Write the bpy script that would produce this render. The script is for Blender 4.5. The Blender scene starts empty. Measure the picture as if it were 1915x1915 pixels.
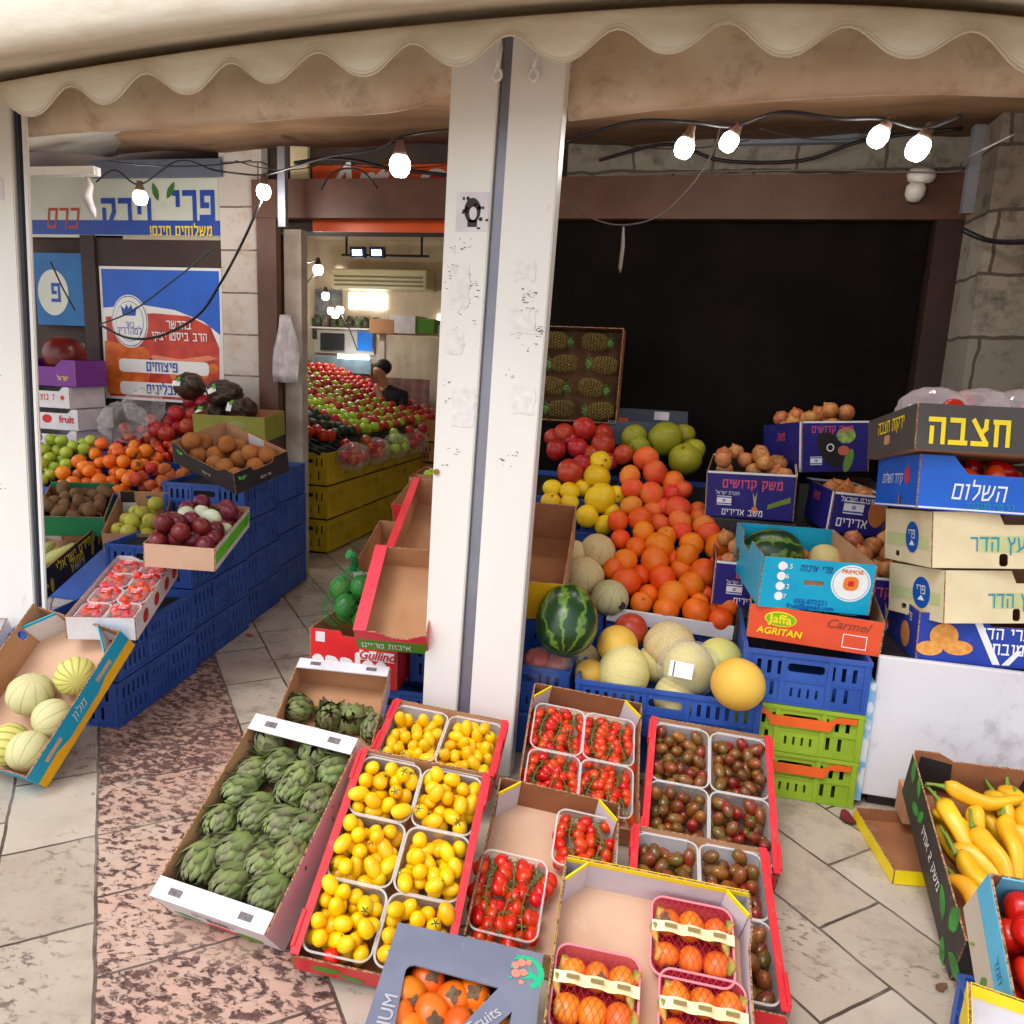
import bpy, bmesh, math, random
import numpy as np
from mathutils import Vector, Matrix
random.seed(7)
S = bpy.context.scene
COL = S.collection
rad = math.radians

# ---------------------------------------------------------------- camera, sky, sun, exposure
W0, F0, CAMZ = 1915.0, 1436.0, 1.6
def cam_axes(yaw, pitch, roll):
    cy, sy, cp, sp = math.cos(yaw), math.sin(yaw), math.cos(pitch), math.sin(pitch)
    f = np.array([sy*cp, cy*cp, -sp]); r = np.array([cy, -sy, 0.0]); u = np.cross(r, f)
    r2 = r*math.cos(roll)+u*math.sin(roll); u2 = -r*math.sin(roll)+u*math.cos(roll)
    return r2, u2, f
CR, CU, CF = cam_axes(rad(-13), rad(11), rad(2.6))
cd = bpy.data.cameras.new('camera'); camo = bpy.data.objects.new('camera', cd); COL.objects.link(camo)
cd.sensor_width = 36; cd.lens = 36*F0/W0; cd.clip_start = .05; cd.clip_end = 400
cm = Matrix.Identity(4)
for i in range(3):
    cm[i][0] = CR[i]; cm[i][1] = CU[i]; cm[i][2] = -CF[i]
cm[2][3] = CAMZ
camo.matrix_world = cm
S.camera = camo

world = bpy.data.worlds.new('World'); S.world = world; world.use_nodes = True
nt = world.node_tree; bgn = nt.nodes['Background']
sky = nt.nodes.new('ShaderNodeTexSky'); sky.sky_type = 'NISHITA'; sky.sun_disc = False
SUN_EL, SUN_AZ = rad(58), rad(205)
sky.sun_elevation = SUN_EL; sky.sun_rotation = SUN_AZ; sky.air_density = 1.0; sky.dust_density = 2.0; sky.ozone_density = 1.0
hs = nt.nodes.new('ShaderNodeHueSaturation'); hs.inputs['Saturation'].default_value = .22
nt.links.new(sky.outputs[0], hs.inputs['Color']); nt.links.new(hs.outputs[0], bgn.inputs[0])
bgn.inputs[1].default_value = .15
sl = bpy.data.lights.new('sun', 'SUN'); sl.energy = .6; sl.angle = rad(25); sl.color = (1, .985, .96)
so = bpy.data.objects.new('sun', sl); COL.objects.link(so)
sd = Vector((math.sin(SUN_AZ)*math.cos(SUN_EL), math.cos(SUN_AZ)*math.cos(SUN_EL), math.sin(SUN_EL)))
so.rotation_euler = sd.to_track_quat('Z', 'Y').to_euler()
S.view_settings.view_transform = 'Standard'; S.view_settings.look = 'None'
S.view_settings.exposure = 0.92; S.view_settings.gamma = 1
S.render.engine = 'CYCLES'
S.cycles.max_bounces = 7; S.cycles.transparent_max_bounces = 12; S.cycles.caustics_reflective = False; S.cycles.caustics_refractive = False
S.cycles.sample_clamp_indirect = 4

# ---------------------------------------------------------------- pixel -> place in the world
def ray(x, y):
    return CR*((x-W0/2)/F0) - CU*((y-W0/2)/F0) + CF
CC = np.array([0, 0, CAMZ])
def atY(x, y, Y): d = ray(x, y); return Vector(CC+d*(Y/d[1]))
def atZ(x, y, z): d = ray(x, y); return Vector(CC+d*((z-CAMZ)/d[2]))
def atX(x, y, X): d = ray(x, y); return Vector(CC+d*(X/d[0]))
def proj(P):
    v = np.asarray(P, float)-CC; z = v@CF
    return np.array([v@CR/z*F0+W0/2, -(v@CU)/z*F0+W0/2])

def pose(p, yaw=0, tilt=0, roll=0):
    return Matrix.Translation(p) @ Matrix.Rotation(yaw, 4, 'Z') @ Matrix.Rotation(tilt, 4, 'X') @ Matrix.Rotation(roll, 4, 'Y')
def fit(obs, w, l, h, yaw=0., tilt=0., z0=None, p0=(0, 2, .2), sw=.12, st=.15, sy=.5, sr=.04, sz=.015, Y=None):
    """pose and size of a tray whose opening corners (nl, nr, fl, fr + t/b) are seen at the given pixels"""
    prior = np.array([p0[0], p0[1], p0[2], yaw, tilt, 0, 1, 1, 1.])
    def corners(p):
        M = np.array(pose((p[0], p[1], p[2]), p[3], p[4], p[5])); out = {}
        for a, y in (('n', -.5), ('f', .5)):
            for b, x in (('l', -.5), ('r', .5)):
                for c, z in (('t', 1), ('b', 0)):
                    out[a+b+c] = (M@np.array([x*w*p[6], y*l*p[7], z*h*p[8], 1]))[:3]
        return out
    def R(p):
        c = corners(p); r = []
        for k, q in obs.items(): r += list((proj(c[k])-np.array(q))/6)
        r += [(p[3]-yaw)/sy, (p[4]-tilt)/st, p[5]/sr, (p[6]-1)/sw, (p[7]-1)/sw, (p[8]-1)/sw]
        if Y is not None: r.append((p[1]-Y)/.02)
        if z0 is not None: r.append((min(v[2] for v in c.values())-z0)/sz)
        return np.array(r)
    p = prior.copy(); lam = 1.; r = R(p)
    for it in range(120):
        J = np.empty((len(r), 9))
        for i in range(9):
            q = p.copy(); q[i] += 1e-5; J[:, i] = (R(q)-r)/1e-5
        A = J.T@J
        st_ = -np.linalg.solve(A+lam*np.diag(np.diag(A)+1e-9), J.T@r)
        q = p+st_; rq = R(q)
        if rq@rq < r@r:
            done = r@r-rq@rq < 1e-7; p, r, lam = q, rq, max(lam/4, 1e-7)
            if done: break
        else: lam = min(lam*4, 1e8)
    return pose((p[0], p[1], p[2]), p[3], p[4], p[5]), w*p[6], l*p[7], h*p[8]

# ---------------------------------------------------------------- materials
MC = {}
def lin(c):
    return tuple((v/12.92 if v <= .04045 else ((v+.055)/1.055)**2.4) for v in c)
def C(r, g, b, k=1.0):
    return tuple(min(1, v*k) for v in lin((r/255, g/255, b/255)))
def pm(name, col, col2=None, rough=.6, scale=6, bump=0, bscale=80, spec=.4, var=.18, thr=(.35, .65), detail=4, rnd=0, hue=0, coat=0, sss=0, dirt=None, dscale=7, dthr=(.58, .75), stretch=None, metal=0, world_co=False):
    if name in MC: return MC[name]
    m = bpy.data.materials.new(name); m.use_nodes = True; n = m.node_tree; L = n.links.new
    b = n.nodes['Principled BSDF']
    tc = n.nodes.new('ShaderNodeTexCoord'); co = tc.outputs['Object']
    if world_co:
        g = n.nodes.new('ShaderNodeNewGeometry'); co = g.outputs['Position']
    if stretch:
        mp = n.nodes.new('ShaderNodeMapping'); mp.inputs['Scale'].default_value = stretch; L(co, mp.inputs[0]); co = mp.outputs[0]
    nz = n.nodes.new('ShaderNodeTexNoise'); nz.inputs['Scale'].default_value = scale; nz.inputs['Detail'].default_value = detail
    if rnd or hue:
        oi = n.nodes.new('ShaderNodeObjectInfo')
        ad = n.nodes.new('ShaderNodeVectorMath'); ad.operation = 'ADD'; L(co, ad.inputs[0])
        sc_ = n.nodes.new('ShaderNodeVectorMath'); sc_.operation = 'SCALE'; sc_.inputs[0].default_value = (37, 91, 53); L(oi.outputs['Random'], sc_.inputs['Scale']); L(sc_.outputs[0], ad.inputs[1])
        L(ad.outputs[0], nz.inputs['Vector'])
    else: L(co, nz.inputs['Vector'])
    mr = n.nodes.new('ShaderNodeMapRange'); mr.inputs[1].default_value = thr[0]; mr.inputs[2].default_value = thr[1]; L(nz.outputs[0], mr.inputs[0])
    mx = n.nodes.new('ShaderNodeMix'); mx.data_type = 'RGBA'
    c2 = col2 if col2 else tuple(v*(1-var) for v in col)
    mx.inputs[6].default_value = (*col, 1); mx.inputs[7].default_value = (*c2, 1); L(mr.outputs[0], mx.inputs[0])
    out = mx.outputs[2]
    if rnd or hue:
        h = n.nodes.new('ShaderNodeHueSaturation'); L(out, h.inputs['Color'])
        m1 = n.nodes.new('ShaderNodeMapRange'); m1.inputs[3].default_value = 1-rnd; m1.inputs[4].default_value = 1+rnd*.6; L(oi.outputs['Random'], m1.inputs[0]); L(m1.outputs[0], h.inputs['Value'])
        fr = n.nodes.new('ShaderNodeMath'); fr.operation = 'MULTIPLY'; fr.inputs[1].default_value = 13.7; L(oi.outputs['Random'], fr.inputs[0])
        f2 = n.nodes.new('ShaderNodeMath'); f2.operation = 'FRACT'; L(fr.outputs[0], f2.inputs[0])
        m2 = n.nodes.new('ShaderNodeMapRange'); m2.inputs[3].default_value = .5-hue; m2.inputs[4].default_value = .5+hue; L(f2.outputs[0], m2.inputs[0]); L(m2.outputs[0], h.inputs['Hue'])
        out = h.outputs[0]
    if dirt:
        n2 = n.nodes.new('ShaderNodeTexNoise'); n2.inputs['Scale'].default_value = dscale; n2.inputs['Detail'].default_value = 8; n2.inputs['Roughness'].default_value = .7; L(co, n2.inputs['Vector'])
        m3 = n.nodes.new('ShaderNodeMapRange'); m3.inputs[1].default_value = dthr[0]; m3.inputs[2].default_value = dthr[1]; L(n2.outputs[0], m3.inputs[0])
        x2 = n.nodes.new('ShaderNodeMix'); x2.data_type = 'RGBA'; L(m3.outputs[0], x2.inputs[0]); L(out, x2.inputs[6]); x2.inputs[7].default_value = (*dirt, 1); out = x2.outputs[2]
    L(out, b.inputs['Base Color'])
    b.inputs['Roughness'].default_value = rough; b.inputs['Specular IOR Level'].default_value = spec; b.inputs['Metallic'].default_value = metal
    if coat: b.inputs['Coat Weight'].default_value = coat; b.inputs['Coat Roughness'].default_value = .15
    if sss: b.inputs['Subsurface Weight'].default_value = sss; b.inputs['Subsurface Radius'].default_value = (.01, .005, .003); b.inputs['Subsurface Scale'].default_value = 1
    if bump:
        n3 = n.nodes.new('ShaderNodeTexNoise'); n3.inputs['Scale'].default_value = bscale; n3.inputs['Detail'].default_value = 3; L(co, n3.inputs['Vector'])
        bp = n.nodes.new('ShaderNodeBump'); bp.inputs['Strength'].default_value = bump; bp.inputs['Distance'].default_value = .004; L(n3.outputs[0], bp.inputs['Height']); L(bp.outputs[0], b.inputs['Normal'])
    MC[name] = m; return m
def emis(name, col, s):
    if name in MC: return MC[name]
    m = bpy.data.materials.new(name); m.use_nodes = True; b = m.node_tree.nodes['Principled BSDF']
    b.inputs['Base Color'].default_value = (.8, .8, .8, 1); b.inputs['Emission Color'].default_value = (*col, 1); b.inputs['Emission Strength'].default_value = s
    MC[name] = m; return m
def clear(name, tint=(1, 1, 1), frac=.25, rough=.12, dif=(.8, .8, .8), gloss=.5, bump=0, bscale=30):
    """thin clear plastic: mostly see-through, partly glossy and milky"""
    if name in MC: return MC[name]
    m = bpy.data.materials.new(name); m.use_nodes = True; n = m.node_tree; L = n.links.new
    b = n.nodes['Principled BSDF']; b.inputs['Base Color'].default_value = (*dif, 1); b.inputs['Roughness'].default_value = rough; b.inputs['Specular IOR Level'].default_value = gloss
    t = n.nodes.new('ShaderNodeBsdfTransparent'); t.inputs[0].default_value = (*tint, 1)
    mx = n.nodes.new('ShaderNodeMixShader')
    lw = n.nodes.new('ShaderNodeLayerWeight'); lw.inputs[0].default_value = .35
    mr = n.nodes.new('ShaderNodeMapRange'); mr.inputs[3].default_value = frac; mr.inputs[4].default_value = min(1, frac+.36); L(lw.outputs['Facing'], mr.inputs[0])
    if bump:
        tc = n.nodes.new('ShaderNodeTexCoord')
        vz = n.nodes.new('ShaderNodeTexVoronoi'); vz.inputs['Scale'].default_value = bscale; vz.feature = 'SMOOTH_F1'; L(tc.outputs['Object'], vz.inputs['Vector'])
        bp = n.nodes.new('ShaderNodeBump'); bp.inputs['Strength'].default_value = bump; bp.inputs['Distance'].default_value = .01; L(vz.outputs[0], bp.inputs['Height'])
        L(bp.outputs[0], b.inputs['Normal']); L(bp.outputs[0], lw.inputs['Normal'])
    L(mr.outputs[0], mx.inputs[0]); L(t.outputs[0], mx.inputs[1]); L(b.outputs[0], mx.inputs[2])
    L(mx.outputs[0], n.nodes['Material Output'].inputs[0])
    MC[name] = m; return m

def board(name, col, **k):
    k.setdefault('rough', .62); k.setdefault('scale', 9); k.setdefault('var', .1); k.setdefault('bump', .16); k.setdefault('bscale', 25); k.setdefault('dirt', tuple(.72*a+.28*b for a, b in zip(col, C(200, 180, 160)))); k.setdefault('dscale', 14); k.setdefault('dthr', (.6, .74))
    return pm(name, col, **k)
KRAFT = board('kraft_board', C(196, 150, 112), col2=C(180, 132, 94), rough=.85, scale=5, dirt=C(150, 106, 74), dscale=7)
KRAFTD = board('dark_kraft', C(165, 108, 70), col2=C(142, 92, 60), rough=.9, scale=5)
PINKB = board('pale_kraft', C(214, 178, 150), col2=C(200, 160, 132), rough=.85, scale=4)
WHITEB = board('white_board', C(225, 222, 226), col2=C(208, 203, 208), rough=.55, dirt=C(190, 182, 180), dscale=5)
LILACB = board('pale_grey_board', C(208, 200, 208), col2=C(196, 188, 196))
EDGE = pm('corrugated_edge', C(178, 132, 96), col2=C(105, 74, 52), rough=.95, scale=160, thr=(.42, .58), detail=1)
REDB = board('red_print', C(226, 48, 58), col2=C(212, 38, 48), rough=.45)
YELB = board('yellow_print', C(246, 224, 10), col2=C(240, 205, 12), rough=.45)
GREENB = board('green_print', C(88, 150, 36), col2=C(76, 136, 30), rough=.45)
GREYB = board('grey_print', C(122, 126, 146), col2=C(112, 116, 136), rough=.6)
BLACKB = board('black_print', C(52, 46, 48), col2=C(42, 38, 40), rough=.5)
TURQB = board('turquoise_print', C(0, 168, 206), col2=C(0, 155, 196), rough=.45)
NAVYB = board('navy_print', C(40, 36, 128), col2=C(34, 30, 112), rough=.45)
ORANB = board('orange_print', C(232, 88, 52), col2=C(224, 78, 46), rough=.45)
BLUEB = board('bright_blue_print', C(8, 98, 208), col2=C(6, 88, 196), rough=.42)
CREAMB = board('cream_board', C(232, 216, 178), col2=C(222, 204, 164), rough=.65)
INKW = pm('white_ink', C(238, 238, 238), rough=.5, var=.05)
INKY = pm('yellow_ink', C(250, 222, 30), rough=.5, var=.05)
INKB = pm('blue_ink', C(18, 84, 178), rough=.5, var=.05)
INKK = pm('black_ink', C(38, 32, 36), rough=.5, var=.1)
INKR = pm('red_ink', C(206, 36, 42), rough=.5, var=.05)
INKP = pm('pink_ink', C(214, 84, 120), rough=.5, var=.05)
INKG = pm('green_ink', C(60, 150, 62), rough=.5, var=.1)
INKT = pm('teal_ink', C(34, 150, 176), rough=.5, var=.1)
INKO = pm('orange_ink', C(236, 128, 40), rough=.5, var=.1)
BLUEP = pm('blue_plastic', C(50, 92, 176), col2=C(38, 74, 152), rough=.42, scale=4, spec=.5, dirt=C(116, 142, 190), dscale=16, dthr=(.6, .78), bump=.05)
LIMEP = pm('lime_plastic', C(156, 184, 50), col2=C(136, 166, 42), rough=.45, scale=4, dirt=C(120, 130, 40), dscale=14, dthr=(.6, .8))
YELP = pm('yellow_plastic', C(206, 176, 26), col2=C(176, 150, 22), rough=.5, scale=4, dirt=C(110, 100, 30), dscale=8)
ORP = pm('orange_plastic', C(238, 100, 36), rough=.45)
PURP = pm('purple_plastic', C(120, 48, 150), rough=.4)
METW = pm('white_painted_metal', C(234, 231, 227), col2=C(226, 222, 216), rough=.35, scale=1.5, dirt=C(170, 158, 146), dscale=9, dthr=(.66, .8), stretch=(1, 1, .5), spec=.5)
METG = pm('grey_metal', C(142, 144, 156), col2=C(120, 122, 136), rough=.4, scale=3, metal=.4, spec=.5)
METD = pm('dark_gasket', C(52, 54, 66), rough=.6)
BROWN = pm('brown_painted_steel', C(98, 66, 54), col2=C(84, 54, 44), rough=.5, scale=5, dirt=C(70, 50, 42), dscale=4)
WIRE = pm('black_cable', C(28, 26, 30), rough=.5)
ROPE = pm('grey_cable', C(120, 112, 108), rough=.7)

# ---------------------------------------------------------------- mesh helpers
def link(o, parent=None):
    COL.objects.link(o)
    if parent: o.parent = parent
    return o
def obj(name, me, parent=None, M=None):
    if isinstance(me, bmesh.types.BMesh):
        raise TypeError
    o = bpy.data.objects.new(name, me); link(o, parent)
    if M is not None: o.matrix_local = M
    return o
def mesh(name, bm, mats, smooth=False):
    me = bpy.data.meshes.new(name)
    bmesh.ops.recalc_face_normals(bm, faces=bm.faces)
    bm.to_mesh(me); bm.free()
    for m in (mats if isinstance(mats, (list, tuple)) else [mats]): me.materials.append(m)
    if smooth:
        for p in me.polygons: p.use_smooth = True
    return me
def tag(o, label, cat, group=None):
    o['label'] = label; o['category'] = cat
    if group: o['group'] = group
    return o
def struct(o): o['kind'] = 'structure'; return o
def thing(name, label, cat, M=None, group=None):
    o = bpy.data.objects.new(name, None); o.empty_display_size = .05; link(o)
    if M is not None: o.matrix_world = M
    return tag(o, label, cat, group)
def copy_tree(o, parent=None):
    c = o.copy(); COL.objects.link(c); c.parent = parent
    for ch in list(o.children): copy_tree(ch, c)
    return c
def T(x, y, z): return Matrix.Translation((x, y, z))
def RZ(a): return Matrix.Rotation(a, 4, 'Z')
def RX(a): return Matrix.Rotation(a, 4, 'X')
def RY(a): return Matrix.Rotation(a, 4, 'Y')
def box(bm, x0, x1, y0, y1, z0, z1, mi=0, M=None, bev=0):
    vs = [bm.verts.new((x, y, z)) for x in (x0, x1) for y in (y0, y1) for z in (z0, z1)]
    fs = []
    for q in ((0, 1, 3, 2), (4, 6, 7, 5), (0, 4, 5, 1), (2, 3, 7, 6), (0, 2, 6, 4), (1, 5, 7, 3)):
        f = bm.faces.new([vs[i] for i in q]); f.material_index = mi; fs.append(f)
    if bev:
        r = bmesh.ops.bevel(bm, geom=list({e for f in fs for e in f.edges}), offset=bev, segments=2, affect='EDGES', profile=.5)
        vs = list({v for f in r['faces'] for v in f.verts} | {v for v in vs if v.is_valid})
        for f in r['faces']: f.material_index = mi
    if M is not None: bmesh.ops.transform(bm, matrix=M, verts=[v for v in vs if v.is_valid])
    return vs
def plate(bm, outer, holes=(), t=.006, M=None, mi=(0, 1, 2), n0=0.):
    """flat sheet of thickness t with real holes; front (n=n0+t) mi[0], back mi[1], cut edges mi[2]; local x,y in plane, z the normal"""
    new = []
    loops = [list(outer)]+[list(h) for h in holes]
    rings = []
    for z, k in ((n0+t, 0), (n0, 1)):
        es = []; rr = []
        for lp in loops:
            vs = [bm.verts.new((p[0], p[1], z)) for p in lp]; new += vs; rr.append(vs)
            es += [bm.edges.new((vs[i], vs[(i+1) % len(vs)])) for i in range(len(vs))]
        rings.append(rr)
        r = bmesh.ops.triangle_fill(bm, use_beauty=True, use_dissolve=False, edges=es, normal=(0, 0, 1))
        for g in r['geom']:
            if isinstance(g, bmesh.types.BMFace): g.material_index = mi[k]
    for a, b in zip(rings[0], rings[1]):
        for i in range(len(a)):
            j = (i+1) % len(a)
            f = bm.faces.new((a[i], a[j], b[j], b[i])); f.material_index = mi[2]
    if M is not None: bmesh.ops.transform(bm, matrix=M, verts=new)
    return new
def rect(x0, x1, y0, y1): return [(x0, y0), (x1, y0), (x1, y1), (x0, y1)]
def rrect(w, l, r, n=5, cx=0, cy=0):
    pts = []
    for sx, sy, a0 in ((1, 1, 0), (-1, 1, 90), (-1, -1, 180), (1, -1, 270)):
        for i in range(n+1):
            a = rad(a0+90*i/n); pts.append((cx+sx*(w/2-r)+r*math.cos(a), cy+sy*(l/2-r)+r*math.sin(a)))
    return pts
def ell(cx, cy, rx, ry, n=20, rot=0):
    c, s = math.cos(rot), math.sin(rot)
    return [(cx+rx*math.cos(2*math.pi*i/n)*c-ry*math.sin(2*math.pi*i/n)*s, cy+rx*math.cos(2*math.pi*i/n)*s+ry*math.sin(2*math.pi*i/n)*c) for i in range(n)]
def leafpts(cx, cy, ln, wd, rot):
    pts = [(0, 0), (.25, .38), (.5, .5), (.8, .3), (1, 0), (.8, -.3), (.5, -.5), (.25, -.38)]
    c, s = math.cos(rot), math.sin(rot)
    return [(cx+x*ln*c-y*wd*s, cy+x*ln*s+y*wd*c) for x, y in pts]
def tube(bm, pts, r, seg=8, mi=0, caps=True):
    pts = [Vector(p) for p in pts]; rings = []; up = Vector((.123, .31, .94)).normalized()
    for i, p in enumerate(pts):
        d = (pts[min(i+1, len(pts)-1)]-pts[max(i-1, 0)]).normalized()
        a = d.cross(up)
        if a.length < 1e-3: a = d.cross(Vector((1, 0, 0)))
        a.normalize(); b = d.cross(a); rr = r[i] if isinstance(r, (list, tuple)) else r
        rings.append([bm.verts.new(p+(a*math.cos(2*math.pi*k/seg)+b*math.sin(2*math.pi*k/seg))*rr) for k in range(seg)])
    for i in range(len(rings)-1):
        for k in range(seg):
            f = bm.faces.new((rings[i][k], rings[i][(k+1) % seg], rings[i+1][(k+1) % seg], rings[i+1][k])); f.material_index = mi; f.smooth = True
    if caps:
        for rg in (rings[0], rings[-1]):
            f = bm.faces.new(rg); f.material_index = mi
    return rings
def sag(a, b, d, n=14):
    a, b = Vector(a), Vector(b)
    return [a.lerp(b, i/n)+Vector((0, 0, -d*4*(i/n)*(1-i/n))) for i in range(n+1)]
def lathe(bm, prof, seg=20, mi=0):
    rings = []
    for r, z in prof:
        rings.append([bm.verts.new((r*math.cos(2*math.pi*k/seg), r*math.sin(2*math.pi*k/seg), z)) for k in range(seg)])
    for i in range(len(rings)-1):
        for k in range(seg):
            f = bm.faces.new((rings[i][k], rings[i][(k+1) % seg], rings[i+1][(k+1) % seg], rings[i+1][k])); f.material_index = mi; f.smooth = True
    for rg in (rings[0], rings[-1]):
        f = bm.faces.new(rg); f.material_index = mi
    return rings
TXT = {}
# Hebrew letters as strokes on a unit-high grid: (width, polylines)
HEB = {'א': (.72, '0,1 .7,0;.68,1 .66,.75 .42,.48;.02,0 .04,.3 .27,.58'), 'ב': (.75, '.05,1 .6,1 .6,0;0,0 .75,0'), 'ג': (.45, '.05,1 .34,1 .34,.35 .45,0;.34,.35 .02,0'), 'ד': (.70, '0,1 .7,1;.57,1 .57,0'),
 'ה': (.65, '0,1 .65,1 .65,0;.08,0 .08,.6'), 'ו': (.2, '0,1 .2,1 .2,0'), 'ז': (.36, '0,1 .36,1;.2,1 .2,0'), 'ח': (.65, '0,1 .65,1 .65,0;.08,1 .08,0'), 'ט': (.68, '0,1 0,0 .68,0 .68,1 .4,1 .36,.75'), 'י': (.18, '0,1 .18,1 .18,.55'),
 'כ': (.6, '.03,1 .6,1 .6,0 0,0'), 'ך': (.58, '0,1 .58,1 .58,-.3'), 'ל': (.6, '.04,1.35 .04,1 .6,1 .6,.5 .28,0'), 'מ': (.68, '0,0 .12,.62 .02,1;.12,.66 .36,1 .68,1 .68,0 .36,0'), 'ם': (.62, '0,1 .62,1 .62,0 0,0 0,1'), 'נ': (.42, '.1,1 .42,1 .42,0 0,0'),
 'ן': (.2, '0,1 .2,1 .2,-.3'), 'ס': (.7, '0,1 .7,1 .66,.35 .4,0 .22,.12 .08,.5 .08,1'), 'ע': (.66, '.04,1 .2,.12;.66,1 .56,.32 0,-.06'), 'פ': (.65, '.32,.5 .05,.5 .05,1 .65,1 .65,0 0,0'), 'ף': (.6, '.3,.5 .05,.5 .05,1 .6,1 .6,-.3'), 'צ': (.68, '0,0 .66,0;.02,1 .64,.04;.62,1 .6,.7 .4,.48'),
 'ץ': (.6, '.02,1 .26,.5 .26,-.3;.6,1 .56,.68 .26,.46'), 'ק': (.65, '0,1 .65,1 .65,.55 .4,.1;.06,.6 .06,-.3'), 'ר': (.58, '0,1 .58,1 .58,0'), 'ש': (.88, '0,1 .09,0 .56,.04 .8,.45 .87,1;.44,1 .40,.55 .07,.38'), 'ת': (.68, '.03,1 .68,1 .68,0;.15,1 .15,.06 0,.02'),
 '!': (.08, '.04,1 .04,.36;.04,.06 .04,0'), '2': (.5, '0,1 .5,1 .5,.5 0,.42 0,0 .5,0'), ' ': (.3, '')}
def hebrew_mesh(s, size, bold, shear):
    bm = bmesh.new(); cap = .56*size; hw = .052+bold*1.9; gap = .16+hw*2; x = 0; n = 0
    for ch in s[::-1]:
        wd, st = HEB.get(ch, HEB[' '])
        for pl in filter(None, st.split(';')):
            pts = [Vector(tuple(map(float, q.split(',')))) for q in pl.split()]
            for a, b in zip(pts, pts[1:]):
                d = (b-a).normalized(); e = Vector((-d.y, d.x))*hw; a2, b2 = a-d*hw, b+d*hw; n += 1
                f = [bm.verts.new(((x+q.x+q.y*shear)*cap, q.y*cap, .00003*n)) for q in (a2-e, b2-e, b2+e, a2+e)]; bm.faces.new(f)
        x += wd+gap
    x -= gap
    for v in bm.verts: v.co.x = (v.co.x-x*cap/2)*.84; v.co.y -= cap/2
    me = bpy.data.meshes.new('lettering'); bm.to_mesh(me); bm.free(); return me
def text_mesh(s, size, mat, bold=.018, heb=True, shear=0, ext=.0006):
    k = (s, round(size, 4), mat.name, bold, shear)
    if k in TXT: return TXT[k]
    if any('\u0590' <= ch <= '\u05ff' for ch in s):
        me = hebrew_mesh(s, size, bold, shear); me.materials.append(mat); TXT[k] = me; return me
    c = bpy.data.curves.new('lettering', 'FONT')
    c.body = s
    c.align_x = 'CENTER'; c.align_y = 'CENTER'; c.size = size; c.offset = 0; c.extrude = ext; c.shear = shear; c.resolution_u = 3
    o = bpy.data.objects.new('lettering', c)
    me = bpy.data.meshes.new_from_object(o); me.name = 'lettering'
    bpy.data.objects.remove(o); bpy.data.curves.remove(c)
    if bold > .004:   # heavier strokes: the outline laid down five times, slightly shifted
        bm = bmesh.new(); d = bold*size*.9
        for i, (dx, dy) in enumerate(((0, 0), (d, 0), (-d, 0), (0, d), (0, -d))):
            n0 = len(bm.verts); bm.from_mesh(me); bm.verts.ensure_lookup_table()
            for v in bm.verts[n0:]: v.co += Vector((dx, dy, .00012*i))
        bm.to_mesh(me); bm.free()
    me.materials.clear(); me.materials.append(mat); TXT[k] = me
    return me
def lettering(parent, M, s, u, v, size, mat, rot=0, sx=1, name='lettering', **k):
    o = obj(name, text_mesh(s, size, mat, **k), parent, M @ T(u, v, .0016) @ RZ(rot) @ Matrix.Diagonal((sx, 1, 1, 1)))
    return o
def decal(parent, M, pts, mat, name='printed_mark', t=.0008, holes=(), n0=0.):
    bm = bmesh.new(); plate(bm, pts, holes, t, None, (0, 0, 0), n0)
    return obj(name, mesh(name, bm, mat), parent, M)
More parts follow.
